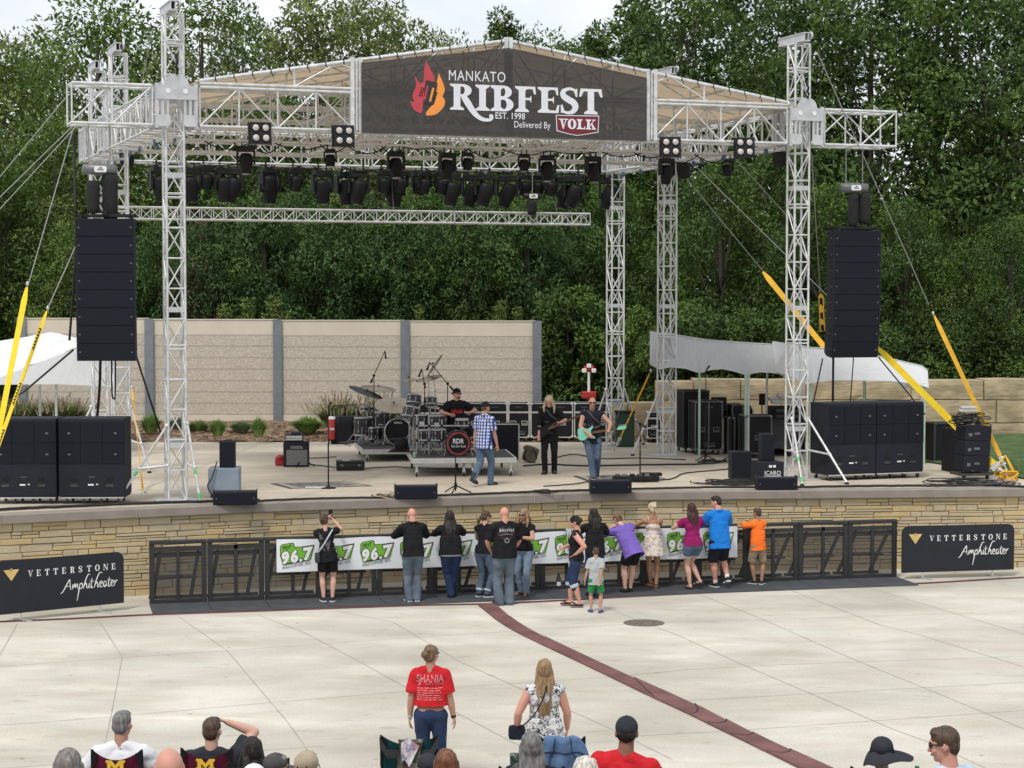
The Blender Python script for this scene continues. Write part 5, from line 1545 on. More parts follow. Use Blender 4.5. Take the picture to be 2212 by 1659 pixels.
smallspk(474, 507, 952, 1010, 'upright black speaker standing on the blue grey box', SZ + h, M['cab'], .06, .34, y=p.y + .2)
rope([p + Vector((-.12, -.03, h + .15)), p + Vector((-.22, -.08, h * .7)), p + Vector((-.3, -.12, .25)), p + Vector((-.15, -.2, .03))], .013, 'black speaker cord looping down the front of the blue grey box')
p = at(2112, 1037, SZ)
o = thing('stacked_monitor', 'tilted stack of black speaker cabinets on a dolly at the right stage end', 'loudspeaker', p, .25)
for k in range(3): MB().bbox((.02 * k, .3, .2 + .33 * k + .16), (.62, .5, .325), .015, Matrix.Rotation(.06, 3, 'Y')).build('cabinet', M['cab'], o)
gb_ = MB()
for k in range(3): gb_.box((-.2 + .02 * k, .045, .34 + .33 * k), (.08, .01, .07)); gb_.box((.0, .045, .36 + .33 * k), (.13, .01, .05))
gb_.build('badge', M['hoistgrey'], o)
MB().box((0, .3, .12), (.75, .6, .05)).build('dolly', M['deck'], o)
for x in (-.28, .28): MB().lathe([(.055, -.02), (.055, .02)], (x, .1, .055), 12, 0, Matrix.Rotation(PI / 2, 3, 'Y')).build('caster', M['castr'], o)
o = thing('cable_reel', 'heap of coiled cables and grey connectors on the stacked cabinets at the right', 'cables', p + Vector((-.18, .3, 1.2)))
mb = MB(); rq = random.Random(2)
for k in range(9):
 r_ = rq.uniform(.15, .3); c = Vector((rq.uniform(-.12, .12), rq.uniform(-.1, .1), .03 * k))
 mb.path([c + Vector((r_ * 1.4 * math.cos(t), r_ * math.sin(t), .02 * math.sin(3 * t))) for t in [2 * PI * i / 18 for i in range(19)]], .014, 5)
mb.build('coil', M['cord'], o)
MB().bbox((0, 0, .32), (.4, .3, .05), .01).bbox((.02, 0, .39), (.34, .26, .05), .01).build('rack_unit', M['silver'], o)
o = thing('amplifier_rack', 'open rack of black equipment with cables at the right stage end', 'rack', at(2080, 1020, SZ), .3)
MB().bbox((0, .3, .5), (.5, .5, 1.0), .01).build('body', M['black'], o)
rk = MB()
for k in range(7): rk.box((0, .04, .12 + k * .125), (.4, .02, .05)); rk.box((-.18, .03, .12 + k * .125), (.03, .02, .08))
rk.build('rack_rail', M['dgrey'], o)
at_ = MB()
for x in (-.2, -.14, -.08, -.02): at_.tube((x, .3, 1.0), (x, .3, 1.35), .006, n=5)
at_.build('antenna', M['black'], o)
def cable_pile(u, v, r, n_, label, seed, m=None):
 p = at(u, v, SZ); rq = random.Random(seed)
 mb = MB()
 for k in range(n_):
  c = Vector((rq.uniform(-r, r) * .5, rq.uniform(-r, r) * .25, .012 + .01 * (k % 5))); rr = r * rq.uniform(.2, .6); a0 = rq.uniform(0, 6)
  mb.path([c + Vector((rr * 1.5 * math.cos(t + a0), rr * .7 * math.sin(t + a0), .02 + .02 * math.sin(2 * t + k))) for t in [5.2 * i / 14 for i in range(15)]], .011, 5)
 e = mb.build('cable_coil', m or M['cord']); e.location = p
 tag(e, label, 'cables', 'loose coils of cable')
cable_pile(1575, 1046, .75, 16, 'tangle of black cables on the floor left of the right monitor', 3)
cable_pile(2085, 1046, .8, 12, 'tangle of black cables by the right subwoofer dolly', 5)
cable_pile(2150, 1050, .5, 10, 'grey and black cables heaped against the ground anchor', 6, M['dgrey'])
cable_pile(830, 1076, .32, 6, 'small coil of tan and black cable left of the middle monitor', 7, M['cymbal'])
cable_pile(1180, 1067, .35, 5, 'loose loop of cable at the stage edge left of the guitarist', 9)
cable_pile(1550, 1000, .5, 6, 'dark cables on the floor under the tent', 12)
CB = 'black cables lying across the stage'
def floorcable(pts, r, label, z=None):
 pts = [at(u, v, SZ) + Vector((0, 0, .004 + r)) for u, v in pts]
 rq = random.Random(int(pts[0].x * 100)); P = smooth_line(pts, 10)
 P = [q + Vector((rq.uniform(-.015, .015), rq.uniform(-.03, .03), 0)) for q in P]
 o = P[0].copy(); e = MB().path(smooth_line([q - o for q in P], 2), r, 5).build('cable', M['cord']); e.location = o
 tag(e, label, 'cable', CB)
floorcable([(-20, 1106), (60, 1101), (160, 1097), (290, 1091), (430, 1087), (560, 1084)], .03, 'thick cable bundle along the left front edge of the stage')
floorcable([(545, 1085), (640, 1081), (740, 1078), (855, 1077)], .022, 'cable bundle along the front edge between the left and middle monitors')
floorcable([(940, 1073), (1050, 1069), (1150, 1065), (1275, 1061)], .024, 'cable bundle along the front edge between the middle and guitarist monitors')
floorcable([(1360, 1059), (1450, 1057), (1550, 1055), (1640, 1055)], .024, 'cable bundle along the front edge right of the guitarist monitor')
floorcable([(1720, 1055), (1850, 1053), (1960, 1052), (2050, 1052), (2150, 1051), (2240, 1056)], .026, 'cable bundle along the front edge below the right subwoofers')
floorcable([(1130, 1008), (1190, 1005), (1260, 1008), (1400, 1006), (1520, 1004), (1570, 998)], .02, 'long cable across the stage behind the guitarist')
floorcable([(1175, 1052), (1230, 1048), (1275, 1042)], .013, 'cable rising to the guitarist monitor')
floorcable([(1400, 1040), (1450, 1036), (1480, 1024), (1560, 1016), (1580, 1014)], .015, 'cable from the pedal board to the right stacks')
floorcable([(1200, 990), (1240, 983), (1300, 992), (1380, 991), (1480, 994)], .014, 'cable with a junction box across the stage right of the bass player')
floorcable([(668, 991), (700, 990), (725, 988)], .012, 'thin cable from the guitar amplifier to the left riser')
floorcable([(662, 1003), (690, 1007), (724, 1011)], .013, 'cable from the guitar amplifier to the small case')
floorcable([(790, 1013), (850, 1010), (900, 1012), (1000, 1014)], .013, 'cable running under the front riser')
def riser(p, rz, wx, wy, h, label, low=False):
 o = thing('drum_riser', label, 'platform', p, rz, 'rolling drum risers')
 MB().box((wx / 2, wy / 2, h - .012), (wx - .08, wy - .08, .022)).build('deck', M['deck'], o)
 f = MB(); t = .11
 for y in (.02, wy - .02): f.box((wx / 2, y, h - t / 2), (wx, .04, t)); f.box((wx / 2, y, h - t * .45), (wx - .01, .052, .012))
 for x in (.02, wx - .02): f.box((x, wy / 2, h - t / 2), (.04, wy - .081, t)); f.box((x, wy / 2, h - t * .45), (.052, wy - .09, .012))
 f.build('frame', M['silver'], o)
 for x in (.12, wx / 2, wx - .12):
  for y in (.12, wy - .12):
   l = MB().box((x, y, (h - t) / 2 + .06), (.05, .05, h - t - .12)); l.box((x, y - .02, .10), (.07, .05, .05))
   if x == wx / 2: l.box((x + .2, y, (h - t) / 2 + .06), (.05, .05, h - t - .12)); l.box((x + .1, y, h - t - .06), (.25, .05, .1))
   e = l.build('leg', M['silver'], o)
   MB().lathe([(.05, -.022), (.065, -.015), (.065, .015), (.05, .022)], (x, y, .066), 14, 0, Matrix.Rotation(PI / 2 + .0, 3, 'Y')).build('caster', M['castr'], e)
 return o
R1 = at(889, 1031, SZ); RZ1 = .10
riser(R1, RZ1, 2.36, 2.4, .42, 'front rolling riser with silver edge carrying the drummer and the lettered bass drum')
R2 = at(783, 998, SZ); RZ2 = .16
riser(R2, RZ2, 3.0, 2.4, .30, 'rear left rolling riser with silver edge carrying the empty drum kit')
def onR(base, rz, x, y, h):
 return base + Matrix.Rotation(rz, 3, 'Z') @ Vector((x, y, h))
RX = Matrix.Rotation(PI / 2, 3, 'X')
def bass_drum(p, rz, r, label, head):
 o = thing('bass_drum', label, 'drum', p, rz)
 c = Vector((0, 0, r))
 MB().lathe([(r * .97, -.42), (r, -.38), (r, -.02), (r * .97, .0)], c, 32, 0, RX.copy()).build('shell', M['drumshell'], o)
 hp = MB()
 for y in (-.012, .40): hp.lathe([(r * .955, -.02), (r * 1.03, -.02), (r * 1.03, .02), (r * .955, .02), (r * .955, -.02)], c + Vector((0, y, 0)), 36, 0, RX.copy())
 hp.build('hoop', M['drumshell'] if head != 'plain' else M['chrome'], o)
 lg = MB()
 for k in range(8):
  a = 2 * PI * k / 8 + .2; q = c + Vector((math.cos(a) * r * 1.01, .12, math.sin(a) * r * 1.01)); lg.box(q, (.035, .05, .035))
  lg.tube(q + Vector((0, -.14, 0)), q, .006, n=5)
 lg.build('lug', M['chrome'], o)
 hd = MB(); hd.lathe([(r * .95, .012), (.01, .013)], c, 36, 0, RX.copy(), smooth=False); hd.build('drum_head', M['black'], o)
 if head == 'ring':
  rg = MB(); n_ = 40
  vs_ = [c + Vector((rr * math.cos(2 * PI * k / n_), -.017, rr * math.sin(2 * PI * k / n_))) for rr in (r * .92, r * .78) for k in range(n_)]
  rg.add(vs_, [(k, (k + 1) % n_, n_ + (k + 1) % n_, n_ + k) for k in range(n_)]); rg.build('red_ring', mat('worn_red', (.36, .045, .05), rough=.7, var=.45, scale=12), o)
  text_on(o, 'lettering', 'RDR', -.12, r + .0, .13, r + .11, -.018, M['white'], bold=.02)
  text_on(o, 'small_lettering', 'Red Dirt Road', -.155, r - .09, .165, r - .03, -.018, M['white'])
 else: text_on(o, 'lettering', 'REMO', -.10, r * 1.62, .10, r * 1.78, -.018, M['silver'], bold=.02)
 for s_ in (-1, 1):
  sp = MB().tube((s_ * r * .9, .1, r * .75), (s_ * r * 1.15, -.12, .01), .012); sp.build('spur', M['chrome'], o)
 return o
def drum(p, r, h, label, tilt=(0, 0), legs=False, rz=0, stand=0, badge=False):
 """p: foot point under the drum (stand or legs reach to it); the drum sits stand metres up"""
 o = thing('drum', label, 'drum', p, rz, 'shell drums of the two kits')
 Rt = Matrix.Rotation(tilt[0], 3, 'X') @ Matrix.Rotation(tilt[1], 3, 'Y')
 c = Vector((0, 0, stand))
 MB().lathe([(r * .99, 0), (r, .02), (r, h - .02), (r * .99, h)], c, 26, 0, Rt).build('shell', M['drumshell'], o)
 hp = MB()
 for z in (.02, h): hp.lathe([(r * .97, -.022), (r * 1.05, -.022), (r * 1.05, .016), (r * .97, .016), (r * .97, -.022)], c + Rt @ Vector((0, 0, z)), 28, 0, Rt)
 hp.build('hoop', M['chrome'], o)
 MB().lathe([(r * .97, h + .004), (.01, h + .005)], c, 26, 0, Rt, smooth=False).build('drum_head', M['drumhead'], o)
 lg = MB()
 for k in range(8):
  a = 2 * PI * k / 8 + .3
  for z in ((h * .25, h * .75) if h > .22 else (h * .5,)): lg.bbox(c + Rt @ Vector((r * 1.03 * math.cos(a), r * 1.03 * math.sin(a), z)), (.03, .03, .06), .006, Matrix.Rotation(a, 3, 'Z'))
  lg.tube(c + Rt @ Vector((r * 1.04 * math.cos(a), r * 1.04 * math.sin(a), .02)), c + Rt @ Vector((r * 1.04 * math.cos(a), r * 1.04 * math.sin(a), h)), .005, n=5)
 lg.build('lug', M['chrome'], o)
 if badge: MB().box((0, -r - .006, stand + h * .5), (.11, .006, .11)).build('badge', M['silver'], o)
 if legs:
  for a in (.4, 2.5, 4.6): MB().path([(r * 1.05 * math.cos(a), r * 1.05 * math.sin(a), stand + h * .5), (r * 1.06 * math.cos(a), r * 1.06 * math.sin(a), .12), (r * 1.16 * math.cos(a), r * 1.16 * math.sin(a), 0.01)], .009, 6).build('leg', M['chrome'], o)
 elif stand > .05:
  st_ = MB().tube((0, 0, .2), (0, 0, stand + .03), .014)
  for a in (.5, 2.6, 4.7): st_.tube((0, 0, .3), (.26 * math.cos(a), .26 * math.sin(a), .01), .011); st_.tube((0, 0, stand - .05), (r * .9 * math.cos(a), r * .9 * math.sin(a), stand + .0), .01)
  st_.build('stand', M['chrome'], o)
 return o
def cymbal(p, hh, r, label, tilt=(0, 0), m='cymbal', off=(0, 0), china=False):
 o = thing('cymbal', label, 'cymbal', p, 0, 'cymbals of the two kits')
 Rt = Matrix.Rotation(tilt[0], 3, 'X') @ Matrix.Rotation(tilt[1], 3, 'Y')
 top = Vector((off[0], off[1], hh))
 MB().lathe([(r, -.002), (r * .6, .012), (r * .22, .022), (r * .18, .04), (r * .1, .055), (.008, .06), (.008, .056), (r * .1, .05), (r * .18, .035), (r * .6, .006), (r, -.006)], top, 32, 0, Rt).build('plate', M[m], o)
 st_ = MB().tube((0, 0, .15), (0, 0, hh * .7), .013); st_.tube((0, 0, hh * .7), top + Rt @ Vector((0, 0, .08)), .009)
 for a in (.5, 2.6, 4.7): st_.tube((0, 0, .32), (.28 * math.cos(a), .28 * math.sin(a), .01), .011)
 st_.build('stand', M['chrome'], o)
 MB().lathe([(.02, .055), (.02, .09)], top, 8, 0, Rt).build('wing_nut', M['black'], o)
 return o
H1 = .42
k1 = onR(R1, RZ1, 1.1, .42, H1)
bass_drum(at(990, 985, SZ + H1), .06, .285, 'lettered bass drum with a red ring at the front of the drum riser', 'ring')
zz = SZ + H1
def fpt(u, Y, z=zz):
 p = atY(u, 900, Y); return Vector((p.x, Y, z))
drum(fpt(998, 45.25), .155, .17, 'snare drum with chrome hoops beside the singer', (.06, 0), stand=.62)
drum(fpt(949, 45.15), .16, .26, 'lower rack drum behind the chrome bar, left of the lettered bass drum', stand=.30)
drum(fpt(918, 45.3), .15, .24, 'lower rack drum at the left end of the chrome bar', stand=.30)
drum(fpt(944, 45.9), .21, .42, 'floor drum with a pale square badge left of the drummer', stand=.42, badge=True)
drum(fpt(912, 46.0), .18, .40, 'floor drum with a pale square badge farther left of the drummer', stand=.45, badge=True)
drum(fpt(885, 46.2), .2, .24, 'shiny tom drum tilted toward the drummer above the empty bass drum', (-.3, .2), stand=.76)
drum(fpt(893, 46.9), .17, .2, 'high tom drum at the back of the drummer\'s kit', (-.35, .1), stand=1.05)
drum(fpt(930, 46.8), .15, .18, 'high tom drum with chrome hoop left of the drummer', (-.35, 0), stand=1.02)
cymbal(fpt(906, 46.4), .82, .22, 'low dark hi-hat cymbal over the toms of the drummer', (.05, .12))
cymbal(fpt(940, 46.3), 1.0, .23, 'dark cymbal just left of the drummer\'s arm', (.05, .15))
cymbal(fpt(884, 47.0), 1.62, .2, 'small cymbal left of the middle wall post', (.12, -.1))
cymbal(fpt(927, 47.0), 1.66, .32, 'wide cymbal tilted up to the right behind the toms', (.15, -.2))
cymbal(fpt(940, 47.2), 1.98, .30, 'steeply tilted bronze cymbal, highest of the drummer\'s kit', (.2, -.95))
o = thing('drum_rack', 'chrome pipe rack in front of the drummer\'s floor drums', 'rack', fpt(930, 44.95))
mb = MB(); L0 = fpt(897, 44.95); Rr0 = fpt(1012, 44.95)
wr = Rr0.x - L0.x
x0 = L0.x - o.location.x
mb.tube((x0, 0, .66), (x0 + wr, 0, .66), .02); mb.tube((x0, 0, .33), (x0 + wr * .45, 0, .33), .02)
for t in (.03, .26, .5): mb.tube((x0 + wr * t, 0, .01), (x0 + wr * t, 0, .9 if t != .5 else .8), .02); mb.tube((x0 + wr * t, -.15, .01), (x0 + wr * t, .15, .01), .016)
mb.build('pipe', M['chrome'], o)
cl_ = MB()
for t in (.03, .26, .5):
 for z in (.33, .66): cl_.box((x0 + wr * t, 0, z), (.06, .06, .06))
cl_.build('clamp', M['black'], o)
o = thing('drum_throne', 'round black stool under the drummer', 'stool', fpt(985, 46.1))
MB().lathe([(.02, .42), (.16, .43), (.18, .47), (.17, .52), (.02, .53)], n=20).build('seat', M['black'], o)
lg = MB().tube((0, 0, .2), (0, 0, .43), .02)
for a in (.5, 2.6, 4.7): lg.tube((0, 0, .25), (.25 * math.cos(a), .25 * math.sin(a), .01), .012)
lg.build('leg_frame', M['chrome'], o)
H2 = .30; zz2 = SZ + H2
bass_drum(at(860, 962, SZ + H2), .05, .335, 'big black bass drum of the empty kit with a small white name', 'plain')
def fp2(u, Y): return fpt(u, Y, zz2)
drum(fp2(786, 50.0), .24, .46, 'tall grey floor drum at the left of the empty kit', legs=True, stand=.2)
drum(fp2(826, 50.2), .2, .32, 'black tom drum left of the empty bass drum', stand=.46)
drum(fp2(794, 50.6), .17, .12, 'shallow snare drum on top behind the tall floor drum', stand=.78)
drum(fp2(812, 49.7), .19, .3, 'dark floor drum low between the stands of the empty kit', stand=.12)
cymbal(fp2(770, 50.3), 1.28, .47, 'dark patterned cymbal tipping left over the black drum case', (.1, .36), 'blackm', off=(.25, 0))
cymbal(fp2(792, 50.8), 1.36, .46, 'brown cymbal behind the tall microphone stand', (.12, .1), off=(.3, 0))
cymbal(fp2(812, 49.6), 1.0, .49, 'broad bronze cymbal seen face on above the tom of the empty kit', (.38, .03), off=(.45, 0))
hw = thing('hardware_pile', 'grey tangle of folded drum stands and pedals on the left riser', 'drum stands', fp2(790, 49.2))
mb = MB(); rq = random.Random(31)
for k in range(22):
 p_ = Vector((rq.uniform(-.5, .5), rq.uniform(-.4, .4), rq.uniform(.02, .12))); d = Vector((rq.uniform(-1, 1), rq.uniform(-.5, .5), rq.uniform(-.1, .25))).normalized() * rq.uniform(.15, .4)
 mb.tube(p_, p_ + d, .012, n=6); mb.ball(p_, .025, 6, 5)
mb.build('metal_tube', M['hoistgrey'], hw)
fan = thing('floor_fan', 'black floor fan on a bent bracket in front of the empty bass drum', 'fan', fpt(862, 45.55, SZ + H1))
fb = MB(); fb.lathe([(.12, -.06), (.15, -.03), (.15, .05), (.12, .09), (.06, .12), (.02, .125)], (.04, .02, .20), 24, 0, RX.copy()); fb.build('drum_housing', M['black'], fan)
MB().lathe([(.12, .0), (.02, .01)], (.04, -.045, .20), 24, 0, RX.copy(), smooth=False).build('guard', M['dgrey'], fan)
mb = MB(); mb.prism([(-.28, 0), (.22, 0), (.24, .04), (.2, .3), (.1, .36), (.16, .12), (-.1, .1), (-.22, .05)], -.03, .03, X4(.08)); mb.prism([(-.26, .3), (-.12, .34), (.02, .3), (-.1, .27)], -.05, .05, X4(.02)); mb.build('bracket', M['blackm'], fan)
MB().lathe([(.03, 0), (.031, .1), (.026, .12)], n=12).build('can', mat('soda_can', (.35, .5, .28), rough=.35, metal=.3, var=.3, scale=30)).location = fpt(895, 44.3, SZ + H1)
tag(C.objects['can'], 'small green drink can on the front edge of the drum riser', 'can')
def micstand(u, v, top_v, label, base='round', boom=None, mic=True):
 p = at(u, v, SZ) if not isinstance(u, Vector) else u
 s = px(p.y); h = (v - top_v) / s if not isinstance(u, Vector) else top_v
 o = thing('microphone_stand', label, 'microphone stand', p, 0, 'microphone stands on the stage')
 b = MB()
 if base == 'round': b.lathe([(.16, 0), (.16, .012), (.05, .035), (.02, .06)], n=22)
 else:
  b.tube((0, 0, .1), (0, 0, .22), .03)
  for a in (.2, 2.3, 4.5): b.tube((0, 0, .17), (.33 * math.cos(a), .33 * math.sin(a), .012), .014)
 b.build('base', M['black'], o)
 MB().tube((0, 0, .05), (0, 0, h * .55), .016).tube((0, 0, h * .5), (0, 0, h), .011).build('pole', M['black'], o)
 tip = Vector((0, 0, h))
 if boom:
  tip = Vector((boom[0], -.05, h + boom[1])); bk_ = Vector((-boom[0] * .3, .02, h - boom[1] * .3))
  bm3 = MB().tube(bk_, tip, .010); bm3.tube(bk_, bk_ + (tip - bk_) * .12, .024); bm3.ball((0, 0, h), .035, 8, 6); bm3.build('boom', M['black'], o)
 if mic:
  d = Vector((.3, -.6, .5)).normalized() if not boom else Vector((.12 if boom[0] > 0 else -.3, -.3, -.8)).normalized()
  m_ = MB().tube(tip, tip + d * .16, .017, .022); m_.ball(tip + d * .18, .03, 10, 8); m_.build('microphone', M['blackm'], o)
 return o
micstand(709.5, 1055, 880, 'straight microphone stand with a round base on the left rug')
micstand(984, 1066, 985, 'short microphone stand on three legs at the front edge of the stage', 'tripod', None, False)
micstand(1382.6, 1041, 915, 'microphone stand beside the guitarist\'s pedal board', 'round', (-.45, .28))
micstand(fpt(808, 49.4, zz2), 0, 1.75, 'tall boom microphone stand over the empty kit', 'tripod', (.28, .62))
micstand(fpt(967, 46.7, SZ + H1), 0, 1.55, 'tall boom microphone stand left of the drummer\'s head', 'tripod', (-.42, .5))
micstand(fpt(917, 46.6, SZ + H1), 0, 1.55, 'thin stand with a dark round microphone over the drummer\'s toms', 'tripod', (-.06, .35))
micstand(650, 1008, 972, 'tiny microphone stand in front of the guitar amplifier', 'tripod')
micstand(1524, 998, 800, 'thin dark stand reaching up to the white tent', 'tripod', None)
micstand(1577, 1000, 905, 'short black stand on three legs by the cable pile under the tent', 'tripod', None)
def rug(pts, label, c):
 P = [at(u, v, SZ) for u, v in pts]; o = P[0].copy()
 mb = MB(); ctr = sum((p - o for p in P), Vector()) / len(P)
 for k, (f, z) in enumerate([(1, .008), (.9, .012), (.72, .016)]):
  vs_ = [ctr + (p - o - ctr) * f + Vector((0, 0, z)) for p in P]
  mb.add(vs_ + [v_ - Vector((0, 0, .006)) for v_ in vs_], [(0, 1, 2, 3), (1, 0, 4, 5), (2, 1, 5, 6), (3, 2, 6, 7), (0, 3, 7, 4)], k)
 e = mb.build('rug', [c[0], c[1], c[2]]); e.location = o
 tag(e, label, 'rug', 'small rugs on the stage')
M['rugd'] = mat('rug_dark', (.05, .047, .045), rough=1, var=.4, scale=9); M['rugl'] = mat('rug_light', (.33, .30, .25), rough=1, var=.2, scale=9); M['rugm'] = mat('rug_pattern', (.13, .125, .125), rough=1, var=.8, scale=11, detail=8)
rug([(625, 1056), (805, 1050), (742, 1040), (584, 1045)], 'grey patterned rug under the left microphone stand', (M['rugd'], M['rugl'], M['rugm']))
rug([(1268, 1040), (1448, 1037), (1405, 1026), (1237, 1028.5)], 'grey patterned rug under the guitarist\'s pedal board', (M['rugd'], M['rugl'], M['rugm']))
MB().box((0, 0, .006), (.42, .1, .012)).build('paper_sheet', M['white']).location = at(682, 1053, SZ + .016); tag(C.objects['paper_sheet'], 'white set list taped to the left rug', 'paper')
o = thing('pedal_board', 'long black pedal board by the microphone stand of the guitarist', 'pedal board', at(1375, 1040, SZ + .018), .06)
MB().bbox((0, .12, .06), (1.0, .3, .1), .015).build('board', M['black'], o)
for k in range(6): MB().bbox((-.4 + .16 * k, .1, .13), (.1, .16, .05), .01).build('pedal', [M['dgrey'], M['hoistgrey'], M['black']][k % 3], o)
MB().bbox((.38, .4, .12), (.45, .2, .07), .02).build('foot_controller', M['black'], o)
o = thing('guitar_amplifier', 'black combo guitar amplifier with grey grille cloth at the left rear', 'amplifier', facepx(612, 667, 954, 1009)[0], .05)
p, wd, h = facepx(612, 667, 954, 1009)
MB().bbox((0, .16, h / 2), (wd, .32, h), .02).build('cabinet', M['cab'], o)
MB().box((.02, -.003, h * .38), (wd * .82, .012, h * .6)).build('grille_cloth', mat('grey_grille', (.17, .17, .165), rough=.9, var=.15, scale=60), o)
MB().box((.02, -.004, h * .78), (.3, .014, .07)).build('name_plate', M['hoistgrey'], o)
p2 = p + Vector((0, .06, h))
o = thing('small_amplifier', 'small silver fronted amplifier head on the guitar amplifier', 'amplifier', p2, .05)
MB().bbox((-.05, .12, .085), (.42, .24, .16), .012).build('case_body', M['black'], o); MB().box((-.05, -.003, .085), (.38, .012, .11)).build('front_panel', M['silver'], o)
kn = MB()
for k in range(6): kn.lathe([(.012, 0), (.01, .02)], (-.2 + .06 * k, -.01, .08), 8, 0, RX.copy())
kn.build('control_knob', M['black'], o)
e = MB().bbox((0, 0, .03), (.22, .14, .06), .02).build('cloth_bundle', mat('navy_cloth', (.03, .05, .1), rough=.9)); e.location = p2 + Vector((-.02, .12, .17)); tag(e, 'dark blue cloth lying on the amplifier head', 'cloth')
e = MB().bbox((0, .05, .11), (.22, .2, .22), .05).ball((.02, 0, .2), (.1, .09, .07)).build('red_bag', M['red']); e.location = at(604, 1006, SZ); tag(e, 'small red bag beside the guitar amplifier', 'bag')
o = thing('road_case', 'flat black case lying on the floor in front of the left riser', 'case', facepx(727, 788, 997, 1017)[0], .12)
p, wd, h = facepx(727, 788, 997, 1017)
MB().bbox((0, .22, h / 2 + .01), (wd, .44, h), .02).build('body', M['blackm'], o); MB().box((0, .22, h * .62), (wd + .006, .446, .012)).build('seam_band', M['dgrey'], o)
MB().box((-.1, .2, h + .012), (.16, .12, .004)).build('sticker', M['white'], o)
for x in (-.2, .2): MB().box((x, -.008, h * .6), (.07, .016, .05)).build('latch', M['hoistgrey'], o)
def drumcase(u, v, r, h, label):
 o = thing('drum_case', label, 'case', at(u, v, SZ), 0, 'round black drum cases with handles')
 MB().lathe([(r * .96, 0), (r, .03), (r, h * .68), (r * 1.03, h * .69), (r * 1.03, h), (.02, h + .02)], n=28).build('shell', M['cab'], o)
 MB().path([(-r * .8, .1, h), (-r * .8, .1, h + .26), (-r * .7, .1, h + .3), (r * .3, .1, h + .3), (r * .4, .1, h + .26), (r * .4, .1, h)], .014, 6).build('pull_handle', M['black'], o)
 st_ = MB().box((.0, -r * 1.02, h * .5), (.05, .02, h)); st_.box((-.15, -r * .99, h * .35), (.1, .02, .03)); st_.build('strap', M['black'], o)
drumcase(737, 958, .29, .74, 'round black drum case next to the red and white container')
drumcase(762, 955, .29, .72, 'round black drum case next to the empty kit')
o = thing('drink_cooler', 'narrow red container with a white lid left of the drum cases', 'cooler', at(716, 960, SZ))
MB().box((0, .1, .12), (.2, .2, .02)).box((-.08, .1, .06), (.02, .16, .12)).box((.08, .1, .06), (.02, .16, .12)).build('rack_foot', M['black'], o)
MB().lathe([(.09, .13), (.1, .16), (.1, .66), (.09, .68)], (0, .1, 0), 20).build('red_body', M['red'], o)
MB().lathe([(.105, .68), (.11, .7), (.1, .75), (.02, .76)], (0, .1, 0), 20).build('white_lid', M['white'], o)
MB().box((.02, -.005, .42), (.12, .02, .06)).build('tap_plate', M['silver'], o)
o = thing('bass_amplifier', 'black amplifier cabinet with silver corners behind the singer', 'amplifier', facepx(1052, 1121, 926, 1000)[0] + Vector((0, .9, 0)), .1)
s_ = px(o.location.y); wd, h = 69 / s_, 78 / s_
MB().bbox((0, .25, h / 2), (wd, .5, h), .015).build('cabinet', M['black'], o)
ed = MB()
for x in (-wd / 2, wd / 2): ed.box((x * .99, .0, h / 2), (.025, .025, h))
ed.box((0, 0, h - .01), (wd, .025, .022)); ed.build('edging', M['silver'], o)
MB().box((0, -.008, h * .45), (wd * .85, .012, h * .6)).build('grille_cloth', M['grille'], o)
e = thing('backpack', 'slumped olive brown backpack on the floor behind the bass player', 'bag', at(1146, 1000, SZ))
M['olive'] = mat('olive_canvas', (.13, .115, .08), rough=.95, var=.4, scale=7, bump=.5, bscale=10)
b_ = MB(); b_.bbox((0, .15, .2), (.36, .22, .40), .1, Matrix.Rotation(.35, 3, 'Y')); b_.bbox((.02, .02, .13), (.26, .12, .22), .05, Matrix.Rotation(.3, 3, 'Y')); b_.ball((-.08, .13, .36), (.1, .09, .07), 10, 8); b_.build('pouch', M['olive'], e)
MB().path([(-.1, 0, .34), (-.16, -.02, .2), (-.15, -.0, .06)], .018, 6).path([(.05, -.02, .36), (.12, -.06, .26), (.15, -.06, .1)], .016, 6).build('strap', M['black'], e)
o = thing('light_tower', 'small work light mast with white lamps and a red base beyond the flight cases', 'work light', atY(1272, 872, 57.5))
o.location.z = 1.9; hz = atY(1272, 796, 57.5).z - 1.9; rz_ = atY(1272, 853, 57.5).z - 1.9
MB().tube((0, 0, rz_), (0, 0, hz - .1), .04).build('mast', M['white'], o)
MB().bbox((0, 0, rz_), (.42, .35, .2), .03).tube((0, 0, 0), (0, 0, rz_), .05).build('base', M['red'], o)
for x, z in ((0, .08), (-.14, -.06), (.14, -.06)):
 MB().bbox((x, -.06, hz + z), (.13, .1, .12), .02).build('lamp', M['white'], o)
MB().bbox((0, .02, hz), (.3, .06, .16), .03).build('bracket', M['red'], o)
o = thing('plastic_bin', 'dark green wheeled bin behind the rear right tower', 'bin', at(1352, 968, SZ) + Vector((0, .6, 0)), 0)
MB().bbox((0, 0, .45), (.5, .5, .9), .04).build('body', mat('bin_green', (.012, .05, .03), rough=.5), o); MB().bbox((0, 0, .93), (.54, .54, .06), .02).build('lid', M['black'], o)
